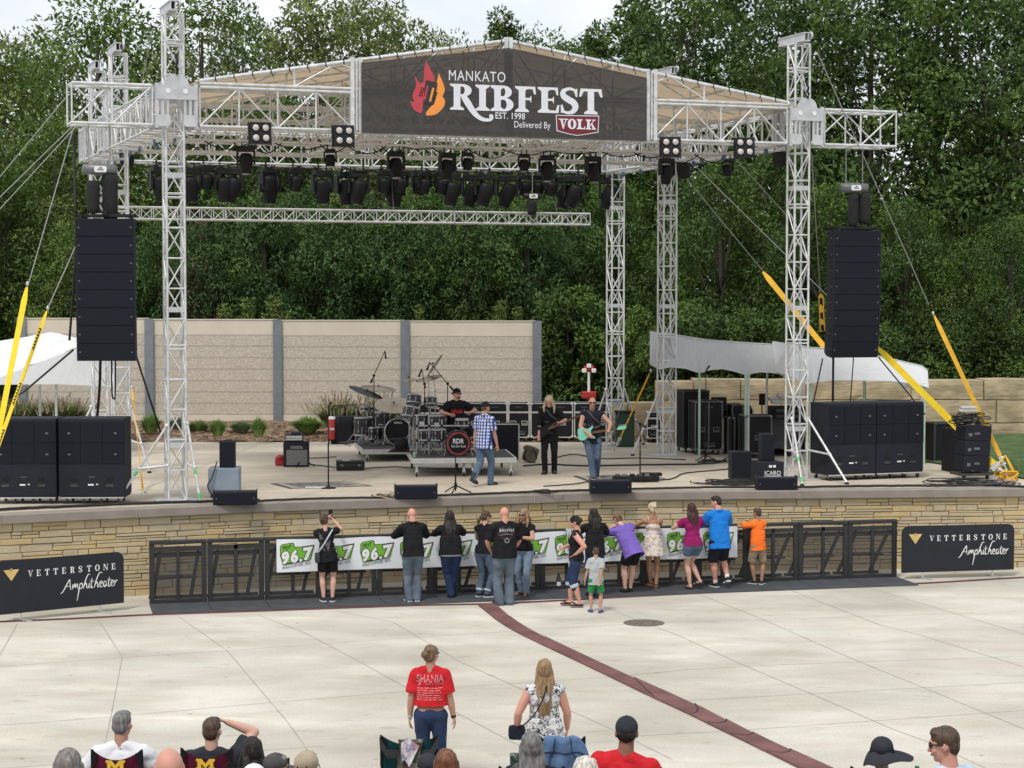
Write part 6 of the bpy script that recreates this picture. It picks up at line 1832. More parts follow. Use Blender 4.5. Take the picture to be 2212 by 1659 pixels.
# ================================================================== TENTS
M['tent'] = mat('tent_fabric_shaded', (.56, .57, .575), bump=1, bscale=1.6, stretch=(5, 1, .9), rough=.85, var=.05, trans=.25)  # white fabric with the shade of the backlit canopy put into its colour
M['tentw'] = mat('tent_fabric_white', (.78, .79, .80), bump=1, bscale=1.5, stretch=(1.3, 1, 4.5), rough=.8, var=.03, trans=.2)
M['pole'] = mat('tent_pole', (.5, .52, .52), rough=.45, metal=.3); M['greenpole'] = mat('tent_pole_green', (.42, .60, .46), rough=.5, var=.1)
def sheet(mb, rows, mi=0):
 n_ = len(rows[0]); o = len(mb.v)
 for r in rows: mb.v += [tuple(p) for p in r]
 for j in range(len(rows) - 1):
  for i in range(n_ - 1): mb.f.append((o + j * n_ + i, o + j * n_ + i + 1, o + (j + 1) * n_ + i + 1, o + (j + 1) * n_ + i)); mb.m.append(mi); mb.sm.append(True)
def along(l, t):
 u = l[0][0] + (l[-1][0] - l[0][0]) * t
 for a, b in zip(l, l[1:]):
  if a[0] <= u <= b[0]: return (u, a[1] + (b[1] - a[1]) * (u - a[0]) / (b[0] - a[0]))
 return (u, l[-1][1])
tl = thing('canopy_tent', 'white pop-up canopy behind the left subwoofers, cut by the left edge', 'tent', (atY(108, 830, 51).x, 51.6, SZ))
O = Vector(tl.location); n_ = 60
rid, eav, bot = [], [], []
for i in range(n_ + 1):
 t = i / n_
 rid.append(atY(*along([(-70, 752), (0, 736), (60, 727), (109, 717), (163, 729), (243, 768)], t), 52.3) - O)
 eav.append(atY(*along([(-70, 826), (0, 815), (163, 753), (200, 758), (243, 772)], t), 50.2 + 1.4 * t) - O)
 bot.append(atY(*along([(-70, 829), (0, 831), (120, 830), (200, 833), (243, 838)], t), 49.9) - O)
fw = lambda i, t: .03 * math.sin(i * .35 + t * 5) * t + .02 * noise.noise((i * .3, t * 3, 2))
mb = MB(); sheet(mb, [[rid[i].lerp(eav[i], j / 8) + Vector((0, 0, -.05 * math.sin(PI * j / 8) + fw(i, j / 8))) for i in range(n_ + 1)] for j in range(9)])
bk_ = [Vector((q.x, 54.2 - O.y, bot[i].z + .1)) for i, q in enumerate(rid)]
sheet(mb, [[rid[i].lerp(bk_[i], j / 4) for i in range(n_ + 1)] for j in range(5)]); sheet(mb, [[rid[-1], bk_[-1]], [eav[-1], bk_[-1]], [bot[-1], bk_[-1]]])
mb.build('roof', M['tentw'], tl)
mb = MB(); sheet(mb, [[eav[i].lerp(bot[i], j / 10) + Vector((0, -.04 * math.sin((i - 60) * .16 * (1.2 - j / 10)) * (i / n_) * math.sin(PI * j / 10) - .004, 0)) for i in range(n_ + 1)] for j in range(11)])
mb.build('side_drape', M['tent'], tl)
for u, y in ((232, 50.1), (121, 50.3), (86, 53.6), (-50, 50.1)):
 c = atY(u, 836, y); h_ = min(1.95, c.z - SZ + .25); MB().box((c.x - O.x, c.y - O.y, h_ / 2), (.06, .05, h_)).build('leg', M['pole'], tl)
def frame_tent(name, topl, botl, legs, Yf, Yt, Yb, label, gm='tent', wr=.05, legm='pole'):
 o = thing('canopy_tent', label, 'tent', atY(botl[0][0], botl[0][1], Yf)); o.location.z = SZ
 O = Vector(o.location); n_ = 72
 top = [atY(*along(topl, i / n_), Yt) - O for i in range(n_ + 1)]
 bot = [atY(*along(botl, i / n_), Yf) - O for i in range(n_ + 1)]
 rows = []
 for j in range(11):
  t = j / 10; rows.append([])
  for i in range(n_ + 1):
   p_ = top[i].lerp(bot[i], t)
   y = top[i].y + (bot[i].y - top[i].y) * t
   zz_ = p_.z
   ux = botl[0][0] + (botl[-1][0] - botl[0][0]) * i / n_
   near = sum(math.exp(-abs(ux - l[0]) / 26.0) * math.sin((ux - l[0]) * .33 + (1 - t) * 2) for l in legs if l[1] < Yf + 1.2)
   fold = wr * (.35 * t * noise.noise((i * .8 + t * 5, t * 1.5, Yf)) + 1.1 * t * t * near) + (.0 if i % 8 else -.006)
   rows[-1].append(Vector((p_.x, y - fold, zz_)))
 mb = MB(); sheet(mb, rows)
 bk_ = [Vector((p_.x, Yb - O.y, min(p_.z, top[i].z - .55))) for i, p_ in enumerate([b.copy() for b in bot])]
 sheet(mb, [top, [a.lerp(b, .5) + Vector((0, 0, -.03)) for a, b in zip(top, bk_)], bk_])
 sheet(mb, [[rows[j][0] for j in range(11)], [Vector((bk_[0].x, bk_[0].y, top[0].z - (top[0].z - bk_[0].z) * j / 10)) for j in range(11)]])
 sheet(mb, [[rows[j][-1] for j in range(11)], [Vector((bk_[-1].x, bk_[-1].y, top[-1].z - (top[-1].z - bk_[-1].z) * j / 10)) for j in range(11)]])
 mb.build('canopy', M[gm], o)
 MB().path([q + Vector((0, -.012, .006)) for q in top], .014, 5).path([q + Vector((0, -.014, .004)) for q in rows[-1]], .009, 5).build('hem', M['tentw'], o)
 for u, Y, gcol in legs:
  p_ = atY(u, 800, Y); zt_ = atY(*along(botl, (u - botl[0][0]) / (botl[-1][0] - botl[0][0])), Yf).z - SZ
  MB().box((p_.x - O.x, Y - O.y, (zt_ + .05) / 2), (.055, .055, zt_ + .1)).build('leg', M['greenpole' if gcol else 'pole'], o)
 return o
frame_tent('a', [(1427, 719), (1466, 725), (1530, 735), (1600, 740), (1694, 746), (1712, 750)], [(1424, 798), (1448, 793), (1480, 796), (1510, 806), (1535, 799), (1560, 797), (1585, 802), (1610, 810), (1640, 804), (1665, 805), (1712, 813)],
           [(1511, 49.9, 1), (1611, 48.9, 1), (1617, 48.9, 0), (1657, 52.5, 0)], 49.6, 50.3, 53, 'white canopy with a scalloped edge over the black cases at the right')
frame_tent('b', [(1706, 742), (1750, 751), (1803, 754), (1870, 764), (1940, 779), (1992, 791), (2004, 800)], [(1706, 812), (1740, 830), (1765, 826), (1800, 822), (1860, 822), (1930, 824), (1975, 829), (2007, 838)],
           [(1752, 47.4, 1), (1867, 50, 1), (1997, 47.3, 1), (1991, 50, 0)], 47.2, 47.8, 50.4, 'crumpled white canopy between the hanging speakers and the lawn', 'tentw', .05)
o = thing('mixing_desk', 'table of monitor mixing gear with lamps under the white canopy', 'mixing desk', at(1610, 985, SZ) + Vector((0, 1.6, 0)))
MB().box((0, 0, .9), (1.5, .7, .06)).build('table_top', M['black'], o)
for x in (-.65, .65): MB().tube((x, 0, 0), (x, 0, .88), .025).build('leg', M['pole'], o)
MB().bbox((-.1, 0, 1.05), (.9, .5, .2), .03, Matrix.Rotation(.2, 3, 'X')).bbox((-.5, .1, 1.25), (.4, .2, .3), .03).build('console', M['blackm'], o)
MB().bbox((.62, .0, 1.35), (.16, .06, .3), .01).tube((.62, .02, .9), (.62, .02, 1.25), .015).build('screen', M['black'], o)
o = thing('rack_case', 'rack of silver electronics behind the front right tower under the tent', 'rack', at(1720, 1000, SZ) + Vector((.2, 3.2, 0)))
MB().bbox((0, 0, .6), (.9, .6, 1.2), .02).build('body', M['black'], o)
for k in range(5): MB().box((0, -.31, .5 + k * .15), (.6, .02, .08)).build('front_unit', M['dgrey'], o)
MB().bbox((0, -.1, 1.32), (.8, .4, .1), .02).bbox((.1, -.1, 1.48), (.7, .4, .08), .02).bbox((-.3, 0, 1.4), (.3, .3, .06), .01).build('silver_unit', M['silver'], o)
o = thing('folded_tarp', 'black tarp heaped over boxes between the tent poles', 'tarp', at(1690, 1000, SZ) + Vector((0, 2.4, 0)))
mb = MB(); rows = []
for j in range(9):
 rows.append([])
 for i in range(15):
  x = -.7 + 1.4 * i / 14; y = -.45 + .9 * j / 8
  rows[-1].append(Vector((x, y, max(.05, .95 - .25 * abs(x) ** 2 * 2 + .12 * noise.noise((x * 3, y * 3, 1)) - (0.75 if i in (0, 14) or j in (0, 8) else 0)))))
sheet(mb, rows); mb.build('tarp_sheet', mat('black_tarp', (.03, .03, .032), rough=.3, var=.3, scale=5), o)
# ================================================================== BARRICADE, BANNERS, SIGNS
M['barr'] = mat('barricade_black', (.022, .022, .024), rough=.55, var=.2, scale=6)
M['barrmesh'] = mat('barricade_mesh', (.035, .035, .035), rough=.8, var=.1, alpha=.77)
M['mat_grey'] = mat('rubber_matting', (.05, .055, .062), rough=.85, var=.25, scale=3, bump=.3, bscale=120)
BP0, BP1 = at(323, 1308, 0), at(1937, 1249, 0)
bd = (BP1 - BP0).normalized(); BRZ = math.atan2(bd.y, bd.x); BL_ = (BP1 - BP0).length
NPAN = 14; PW = BL_ / NPAN; BH = 1.17
bn = Vector((-bd.y, bd.x, 0))
proto = None
ords = ['first', 'second', 'third', 'fourth', 'fifth', 'sixth', 'seventh', 'eighth', 'ninth', 'tenth', 'eleventh', 'twelfth', 'thirteenth', 'fourteenth']
for i in range(NPAN):
 p = BP0 + bd * PW * i
 lb_ = f'black mesh crowd barricade panel, {ords[i]} from the left'
 if proto is None:
  o = proto = thing('barricade_panel', lb_, 'barricade', p, BRZ, 'black mesh crowd barricade panels')
  W_ = PW - .012
  f = MB()
  for x in (.035, W_ - .035): f.box((x + (.012 if x < .1 else -.012), 0, BH / 2), (.094, .05, BH))
  f.box((W_ * .5, .0, BH / 2 - .03), (.065, .04, BH - .1))
  f.box((W_ / 2, 0, .05), (W_ - .19, .045, .09)); f.box((W_ / 2, 0, BH - .12), (W_ - .19, .04, .07))
  f.build('frame', M['barr'], o)
  MB().bbox((W_ / 2, .015, BH), (W_, .12, .07), .02).build('top_rail', M['barr'], o)
  MB().add([(.06, .012, .08), (W_ - .06, .012, .08), (W_ - .06, .012, BH - .1), (.06, .012, BH - .1)], [(0, 1, 2, 3)]).build('mesh_sheet', M['barrmesh'], o)
  for x in (.12, W_ * .78):
   MB().tube((x + .08, .05, BH - .2), (x, .78, .06), .038).build('brace', M['barr'], o)
  MB().box((W_ / 2, .06, BH - .24), (W_ - .1, .03, .08)).build('rear_rail', M['barr'], o)
  MB().box((W_ * .48, .42, .46), (W_ * .74, .32, .035)).build('rear_step', M['barr'], o)
  MB().box((W_ / 2, .82, .03), (W_ - .06, .07, .05)).build('rear_foot', M['barr'], o)
  MB().prism([(0, 0), (1.02, 0), (1.02, .006), (.9, .022), (0, .03)], 0, W_, Matrix(((0, 0, 1, 0), (-1, 0, 0, -.03), (0, 1, 0, .004), (0, 0, 0, 1)))).build('floor_plate', M['mat_grey'], o)
 else: dup(proto, p, BRZ, lb_)
def BPt(u, v, off=.05):
 """(x, z) on the barricade's front face"""
 d = ray(u, v); o_ = Vector((0, 0, CAM_Z)); q = BP0 - bn * off
 t = (q - o_).dot(bn) / d.dot(bn); p = o_ + d * t
 return (p - BP0).dot(bd), p.z
BX0, BX1 = BPt(597, 1195)[0], BPt(1592, 1165)[0]
wb_ = thing('banner', 'long white radio station banner with green logos tied along the barricade', 'banner', BP0 + bd * BX0, BRZ)
ZTP, ZBT = BH - .0, BH - .62
mb = MB(); NX, NZ = 150, 8; WB = BX1 - BX0
def bwave(x, z):
 h = (ZTP - z) / .62
 return -.075 - .018 * math.sin(x * 2.3 + 1.5 * z) * h - .012 * noise.noise((x * 1.6, z * 2.0, 4.0)) - .006 * math.sin(x * 7 + z * 4) * h
def btop(x): return -.035 * (math.sin(x * 1.7) ** 2) * (.3 + .7 * math.sin(x * .45) ** 2)
def BW(x, z):
 q = (ZTP - z) / .62
 return Vector((x, bwave(x, z), z + btop(x) * (1 - q)))
rows = [[BW(WB * i / NX, ZTP - .62 * j / NZ) for i in range(NX + 1)] for j in range(NZ + 1)]
sheet(mb, rows)
M['vinyl'] = mat('white_vinyl', (.76, .79, .82), rough=.4, var=.03)
mb.build('vinyl_sheet', M['vinyl'], wb_)
M['lime'] = mat('logo_green', (.16, .44, .03), rough=.5, var=.08)
M['ink'] = mat('logo_ink', (.02, .02, .025), rough=.6)
def logo(x0, w_):
 """green patch, three fat white figures with a dark outline, small line of capitals; follows the cloth"""
 cs = math.tan(.16)
 layers = {}
 def put(pieces, dy, nm):
  mb_ = layers.setdefault(nm, MB())
  for v, f in pieces:
   mb_.add([BW(x0 + q.x, q.y + q.x * cs) + Vector((0, -dy - q.z, 0)) for q in v], f)
 H_ = .35; zb = ZBT + .135
 P = lambda pts: [(  [Vector((a * w_, zb + b * H_, 0)) for a, b in pts], [tuple(range(len(pts)))])]
 put(P([(-.02, .5), (-.02, 1.0), (.04, 1.10), (.34, 1.10), (.40, 1.04), (.42, .84), (.62, .80), (1.02, .78), (.9, .0), (.85, -.03), (.06, -.04)]), .008, 'k')
 put(P([(.0, .5), (.0, .98), (.05, 1.07), (.33, 1.07), (.375, 1.02), (.40, .80), (.64, .77), (.7, .3), (.5, .1), (.06, .0)]), .015, 'g')
 put(P([(.62, .3), (.66, .78), (1.0, .755), (.87, .0), (.6, .0)]), .0165, 'g2')
 for s, a, b, c, d_, bo in (('9', .02, 0, .25, .70, .05), ('6', .29, 0, .52, .70, .05), ('7', .67, .0, .97, .72, .05)):
  v, f = text_data(s, bold=.09)
  put([([Vector((w_ * (a - .025 + (c - a + .05) * q.x), zb + H_ * (b - .04 + (d_ - b + .08) * q.y), 0)) for q in v], f)], .021, 'k2')
  v, f = text_data(s, bold=.055)
  put([([Vector((w_ * (a + (c - a) * q.x), zb + H_ * (b + (d_ - b) * q.y), 0)) for q in v], f)], .026, 'w')
 put(P([(.535, -.03), (.65, -.03), (.65, .17), (.535, .17)]), .0215, 'k3'); put(P([(.555, .0), (.63, .0), (.63, .14), (.555, .14)]), .0265, 'w2')
 v, f = text_data('HOT', bold=.03)
 put([([Vector((w_ * (.06 + .26 * q.x), zb + H_ * (.78 + .22 * q.y + .03 * math.sin(9 * q.x)), 0)) for q in v], f)], .021, 'k4')
 v, f = text_data("MANKATO'S HIT MUSIC - KDOG")
 put([([Vector((w_ * (.04 + .86 * q.x), zb - .085 + .05 * q.y, 0)) for q in v], f)], .010, 'k5')
 out = MB()
 for nm, mb_ in layers.items():
  o_ = len(out.v); out.v += mb_.v; out.f += [tuple(o_ + i for i in f) for f in mb_.f]; out.m += [{'g': 0, 'k': 1, 'w': 2}[nm[0]]] * len(mb_.f); out.sm += [False] * len(mb_.f)
 out.build('station_logo', [M['lime'], M['ink'], M['white']], wb_)
for u in (606, 693, 779.5, 865, 950, 1034, 1117, 1199, 1281, 1361, 1441, 1519):
 logo(BPt(u, 1190)[0] - BX0, .625)
M['sign'] = mat('sign_black', (.017, .019, .026), rough=.9, var=.1)
M['gold'] = mat('sign_gold', (.62, .44, .17), rough=.8, var=.1)
def script(P, h):
 """flowing pen letters; x-height 1 in pen units, scaled by the pen"""
 L_ = [[(-.6, -.5), (-.2, -.25), (.5, .9), (1.05, 1.75), (1.1, .9), (1.2, .0)], [(.25, .6), (1.25, .62)],                                             # A
          [(1.45, 0), (1.6, .9), (1.62, .3), (2.0, .95), (2.05, .3), (2.4, .95), (2.5, .1), (2.75, .2)],                                              # m
          [(2.85, .9), (2.6, -.6), (2.3, -2.0)], [(2.8, .6), (3.1, .98), (3.35, .6), (3.1, .05), (2.8, .15)],                                           # p
          [(3.45, 0), (3.8, 1.2), (4.3, 2.3), (4.7, 2.35)], [(3.6, .4), (3.9, .95), (4.05, .5), (4.1, .05), (4.35, .2)],                                 # h
          [(4.55, .95), (4.45, .1), (4.65, .2)], [(4.62, 1.35), (4.66, 1.42)],                                                                          # i
          [(5.05, 1.7), (4.85, .3), (5.0, .0), (5.2, .2)], [(4.7, 1.1), (5.4, 1.15)],                                                                   # t
          [(5.4, 0), (5.8, 1.3), (6.4, 2.5), (6.9, 2.45)], [(5.55, .4), (5.9, .95), (6.05, .5), (6.05, .05), (6.3, .2)],                                 # h
          [(6.4, .5), (6.8, .6), (6.8, .95), (6.5, .9), (6.4, .3), (6.65, .0), (6.95, .2)],                                                              # e
          [(7.6, .85), (7.25, .95), (7.1, .4), (7.3, .0), (7.6, .5), (7.65, .9), (7.6, .2), (7.8, .1)],                                                  # a
          [(8.15, 1.6), (7.98, .3), (8.15, .0), (8.35, .2)], [(7.8, 1.1), (8.5, 1.15)],                                                                 # t
          [(8.45, .5), (8.85, .6), (8.85, .95), (8.55, .9), (8.45, .3), (8.7, .0), (8.95, .2)],                                                          # e
          [(9.05, 0), (9.2, .95), (9.25, .6), (9.5, .98), (9.65, .9)]]                                                                                  # r
 for s in L_: P.stroke(s, [.1, .2, .16, .1], 5)
def sign(p, rz, label, wd=2.42):
 o = thing('fabric_sign', label, 'sign', p, rz, 'black venue signs on thin metal feet')
 z0, z1, r = .14, 1.08, .14
 pts = [(-wd / 2, z0), (wd / 2, z0)] + [(wd / 2 - r + r * math.cos(t), z1 - r + r * math.sin(t)) for t in [PI / 2 * k / 8 for k in range(9)]] + [(-wd / 2 + r - r * math.sin(t), z1 - r + r * math.cos(t)) for t in [PI / 2 * k / 8 for k in range(9)]]
 MB().prism(pts, -.018, .018, X4(0)).build('fabric_panel', M['sign'], o)
 for x in (-wd / 2 + .46, wd / 2 - .46):
  MB().tube((x, 0, .02), (x, 0, z0 + .05), .016).box((x + .03, 0, .012), (.04, .46, .02), .35).build('foot', M['pole'], o)
 Mx = X4(-.019)
 e = MB(); P = Pen(e, Mx, 0, 0, 1, 1, .002)
 a = -wd / 2 + .14
 P.poly([(a, .92), (a + .12, .92), (a + .145, .885), (a + .17, .92), (a + .29, .92), (a + .145, .72)]); P.arc(a + .145, .925, .018, .018, 0, 360, .0179)
 e.build('gold_mark', M['gold'], o)
 t = MB(); x = -wd / 2 + .59; x1 = wd / 2 - .14
 wds = {'V': .84, 'E': .7, 'T': .75, 'R': .75, 'S': .6, 'O': .84, 'N': .9}
 n_ = len('VETTERSTONE'); step = (x1 - x) / (n_ - .35)
 for k, ch in enumerate('VETTERSTONE'): glyph(Pen(t, Mx, x + k * step, .77, .108, .112, .002), ch, .19, .06)
 t.build('name_lettering', M['white'], o)
 s_ = MB(); script(Pen(s_, Mx, wd / 2 - 1.16, .47, .107, .105, .002), 1); s_.build('script_lettering', M['white'], o)
 return o
qa, qb = at(44.6, 1342, 0), at(215.8, 1323, 0)
sign((qa + qb) / 2 + Vector((0, .02, 0)), math.atan2((qb - qa).y, (qb - qa).x) * .92, 'black fabric sign with gold mark at the left edge, left of the barricade', 2.42)
qa, qb = at(1988.7, 1251, 0), at(2148.6, 1246, 0)
sign((qa + qb) / 2, math.atan2((qb - qa).y, (qb - qa).x), 'black fabric sign with gold mark at the right, right of the barricade', 2.44)
e = thing('water_bottle', 'clear water bottle on the matting at the barricade foot, between two women', 'bottle', at(1034, 1287, 0) + Vector((0, .1, .03)))
M['pet'] = mat('clear_plastic', (.55, .62, .66), rough=.15, alpha=.6)
MB().lathe([(.035, 0), (.04, .02), (.04, .15), (.018, .2), (.016, .225)], n=14).build('body', M['pet'], e); MB().lathe([(.02, .222), (.02, .245)], n=10).build('cap', M['white'], e)
e = thing('soda_bottle', 'dark soda bottle with white cap at the barricade foot beside the striped shirt', 'bottle', at(1207, 1277, 0) + Vector((0, .12, .03)))
MB().lathe([(.045, 0), (.05, .03), (.045, .2), (.02, .28), (.017, .3)], n=14).build('body', mat('cola', (.05, .03, .03), rough=.2), e)
MB().lathe([(.0505, .06), (.049, .14)], n=14).build('paper_label', M['white'], e); MB().lathe([(.022, .295), (.022, .32)], n=10).build('cap', M['white'], e)
# ================================================================== PEOPLE
def skinmat(name, c):
 m = mat(name, c, rough=.55, var=.07, scale=9, spec=.35)
 nodes_of(m)[2].inputs['Subsurface Weight'].default_value = .08
 nodes_of(m)[2].inputs['Subsurface Radius'].default_value = (.02, .008, .004)
 return m
SK = {'fair': skinmat('skin_fair', (.56, .335, .255)), 'pink': skinmat('skin_pink', (.58, .29, .22)), 'tan': skinmat('skin_tan', (.36, .185, .11)), 'mid': skinmat('skin_mid', (.46, .25, .175)), 'dark': skinmat('skin_brown', (.27, .13, .085))}
def cloth(name, c, var=.12, scale=5, bump=.6, bscale=14, **k): return mat(name, c, rough=.9, var=var, scale=scale, bump=bump, bscale=bscale, spec=.2, **k)
CL = {'black': cloth('cloth_black', (.012, .012, .014), .25), 'navy': cloth('cloth_navy', (.014, .016, .028), .2), 'charcoal': cloth('cloth_charcoal', (.03, .033, .04), .2), 'jeans': cloth('denim_blue', (.085, .125, .185), .28, 4), 'jeans_light': cloth('denim_light', (.175, .235, .315), .3, 4), 'jeans_grey': cloth('denim_grey', (.115, .145, .185), .34, 4), 'jeans_dark': cloth('denim_dark', (.025, .042, .095), .25, 4),
      'red': cloth('cloth_red', (.52, .018, .025), .12), 'magenta': cloth('cloth_magenta', (.235, .012, .095), .12), 'blue': cloth('cloth_blue', (.012, .17, .56), .12), 'orange': cloth('cloth_orange', (.88, .17, .025), .1), 'purple': cloth('cloth_purple', (.165, .105, .40), .12), 'khaki': cloth('cloth_khaki', (.30, .235, .16), .15), 'green': cloth('cloth_green', (.035, .23, .07), .12), 'grey': cloth('cloth_grey', (.40, .42, .43), .08), 'white': cloth('cloth_white', (.70, .71, .73), .05), 'paleblue': cloth('cloth_pale_blue', (.47, .56, .68), .08, 8), 'cuff': cloth('denim_cuff', (.42, .47, .53), .15)}
HR = {}
for n_, c in {'brown': (.075, .045, .028), 'dark': (.018, .013, .011), 'blond': (.44, .31, .16), 'paleblond': (.52, .42, .27), 'auburn': (.16, .065, .03), 'grey': (.20, .18, .165), 'silver': (.17, .165, .16), 'white': (.58, .54, .48), 'burgundy': (.045, .015, .014), 'lightbrown': (.16, .10, .06), 'honey': (.27, .17, .09)}.items():
 HR[n_] = mat('hair_' + n_, c, rough=.5, var=.45, scale=1.0, stretch=(46, 46, 4), detail=6, bump=.6, bscale=1.0, spec=.35)
def pattern(name, cols, scale, kind_='voronoi'):
 m = cloth(name, cols[0]); N, L, b = nodes_of(m)
 co = N.new('ShaderNodeTexCoord'); v = N.new('ShaderNodeTexVoronoi'); v.inputs['Scale'].default_value = scale; v.inputs['Randomness'].default_value = 1
 nz = N.new('ShaderNodeTexNoise'); nz.inputs['Scale'].default_value = scale * .7; ad = N.new('ShaderNodeMix'); ad.data_type = 'RGBA'; ad.blend_type = 'LINEAR_LIGHT'; ad.inputs[0].default_value = .06
 L.new(co.outputs['Object'], nz.inputs['Vector']); L.new(co.outputs['Object'], ad.inputs[6]); L.new(nz.outputs['Color'], ad.inputs[7]); L.new(ad.outputs[2], v.inputs['Vector'])
 r = N.new('ShaderNodeValToRGB'); r.color_ramp.interpolation = 'CONSTANT'
 for _ in cols[2:]: r.color_ramp.elements.new(.5)
 for i, (e, c) in enumerate(zip(r.color_ramp.elements, cols)): e.position = i / len(cols); e.color = (*c, 1)
 sp = N.new('ShaderNodeSeparateColor'); L.new(v.outputs['Color'], sp.inputs[0]); L.new(sp.outputs[0], r.inputs['Fac']); L.new(r.outputs['Color'], b.inputs['Base Color'])
 return m
CL['floral'] = pattern('cloth_floral', [(.62, .56, .48), (.62, .56, .48), (.34, .24, .38), (.60, .55, .48), (.5, .33, .33), (.45, .42, .22), (.6, .55, .5)], 30)
CL['bwfloral'] = pattern('cloth_black_white_floral', [(.62, .62, .62), (.05, .05, .06), (.66, .66, .66), (.3, .3, .32), (.62, .62, .62), (.62, .62, .63), (.12, .12, .13)], 34)
CL['camo'] = pattern('cloth_camouflage', [(.10, .095, .075), (.2, .19, .16), (.05, .055, .04), (.13, .1, .07)], 14)
def stripes(name, c0, c1, f, axis=2, c2=None):
 m = cloth(name, c0); N, L, b = nodes_of(m)
 co = N.new('ShaderNodeTexCoord'); s = N.new('ShaderNodeSeparateXYZ'); L.new(co.outputs['Object'], s.inputs[0])
 def band(o, ff, th):
  a = N.new('ShaderNodeMath'); a.operation = 'MULTIPLY'; a.inputs[1].default_value = ff; L.new(o, a.inputs[0])
  q = N.new('ShaderNodeMath'); q.operation = 'FRACT'; L.new(a.outputs[0], q.inputs[0])
  g = N.new('ShaderNodeMath'); g.operation = 'GREATER_THAN'; g.inputs[1].default_value = th; L.new(q.outputs[0], g.inputs[0])
  return g.outputs[0]
 x = N.new('ShaderNodeMix'); x.data_type = 'RGBA'; x.inputs[6].default_value = (*c0, 1); x.inputs[7].default_value = (*c1, 1)
 if c2 is None: L.new(band(s.outputs[axis], f, .55), x.inputs[0]); L.new(x.outputs[2], b.inputs['Base Color'])
 else:
  L.new(band(s.outputs[0], f, .5), x.inputs[0])
  y = N.new('ShaderNodeMix'); y.data_type = 'RGBA'; y.blend_type = 'MULTIPLY'; y.inputs[7].default_value = (*c2, 1); L.new(band(s.outputs[2], f, .5), y.inputs[0]); L.new(x.outputs[2], y.inputs[6])
  z = N.new('ShaderNodeMix'); z.data_type = 'RGBA'; z.inputs[7].default_value = (.7, .72, .78, 1); L.new(band(s.outputs[0], f, .9), z.inputs[0]); L.new(y.outputs[2], z.inputs[6])
  L.new(z.outputs[2], b.inputs['Base Color'])
 return m
CL['striped'] = stripes('cloth_striped', (.66, .66, .67), (.05, .05, .06), 26)
CL['vstriped'] = stripes('cloth_striped_upright', (.62, .62, .63), (.07, .07, .08), 30, 0)
CL['plaid'] = stripes('cloth_plaid', (.52, .57, .68), (.05, .08, .30), 14.5, 0, (.26, .31, .56))
def solid(mb, voxel, it=4, wr=0.0, wf=(7, 7, 11), seed=0.0, name='m'):
 """one continuous surface round all the shapes in mb"""
 me = mb.mesh(name, [])
 t = bpy.data.objects.new('t', me); C.objects.link(t)
 r = t.modifiers.new('r', 'REMESH'); r.mode = 'VOXEL'; r.voxel_size = voxel
 s = t.modifiers.new('s', 'SMOOTH'); s.factor = .5; s.iterations = it
 dg = bpy.context.evaluated_depsgraph_get()
 out = bpy.data.meshes.new_from_object(t.evaluated_get(dg))
 bpy.data.objects.remove(t); bpy.data.meshes.remove(me)
 n_ = len(out.vertices)
 if wr:
  co = np.empty(n_ * 3); no = np.empty(n_ * 3)
  out.vertices.foreach_get('co', co); out.vertices.foreach_get('normal', no)
  co = co.reshape(-1, 3); no = no.reshape(-1, 3)
  d = np.array([noise.noise((c[0] * wf[0] + seed, c[1] * wf[1], c[2] * wf[2])) + .5 * noise.noise((c[0] * wf[0] * 2.3, c[1] * wf[1] * 2.3 + seed, c[2] * wf[2] * 1.7)) for c in co])
  co += no * (d * wr)[:, None]
  out.vertices.foreach_set('co', co.ravel())
 out.polygons.foreach_set('use_smooth', [True] * len(out.polygons))
 out.name = name
 out.update()
 return out
def caps(mb, a, b, ra, rb=None, sq=None):
 rb = ra if rb is None else rb
 mb.tube(a, b, ra, rb, 14); mb.ball(a, ra, 14, 9); mb.ball(b, rb, 14, 9)
def ik(a, t, l1, l2, pole):
 a, t, pole = Vector(a), Vector(t), Vector(pole)
 d = t - a; L_ = min(d.length, (l1 + l2) * .998)
 u = d.normalized(); t = a + u * L_
 x = (l1 * l1 - l2 * l2 + L_ * L_) / (2 * L_); hgt = math.sqrt(max(0, l1 * l1 - x * x))
 pp = (pole - u * pole.dot(u)); pp = pp.normalized() if pp.length > 1e-6 else Vector((0, 1, 0))
 return a + u * x + pp * hgt, t
def hand(mb, w, d, pal, side, h, curl=.5):
 """palm, four fingers and a thumb from wrist w along d; pal is the way the palm faces"""
 d = d.normalized(); pal = (pal - d * pal.dot(d)).normalized(); acr = d.cross(pal) * side     # towards the thumb
 k = h / 1.75
 c = w + d * .045 * k
 Rm = Matrix((acr, pal, d)).transposed()
 mb.ball(c, (.041 * k, .016 * k, .052 * k), 14, 9, 0, Rm)
 for i, ln in enumerate((.070, .079, .073, .057)):
  f = acr * (.030 - .0205 * i) * k; q = w + d * .085 * k + f
  sp = (d + acr * (.10 - .075 * i)).normalized()
  d1 = (sp * math.cos(curl * .6) + pal * math.sin(curl * .6)).normalized(); d2 = (sp * math.cos(curl * 1.7) + pal * math.sin(curl * 1.7)).normalized()
  m_ = q + d1 * ln * .5 * k
  caps(mb, q, m_, .0092 * k, .0086 * k); caps(mb, m_, m_ + d2 * ln * .5 * k, .0086 * k, .0072 * k)
 q = w + d * .025 * k + acr * .034 * k; dt = (d * .65 + acr * .7 + pal * .25).normalized(); m_ = q + dt * .036 * k
 caps(mb, q, m_, .0115 * k, .010 * k); caps(mb, m_, m_ + (dt + pal * .4 + d * .4).normalized() * .032 * k, .010 * k, .008 * k)
BW_ = {}
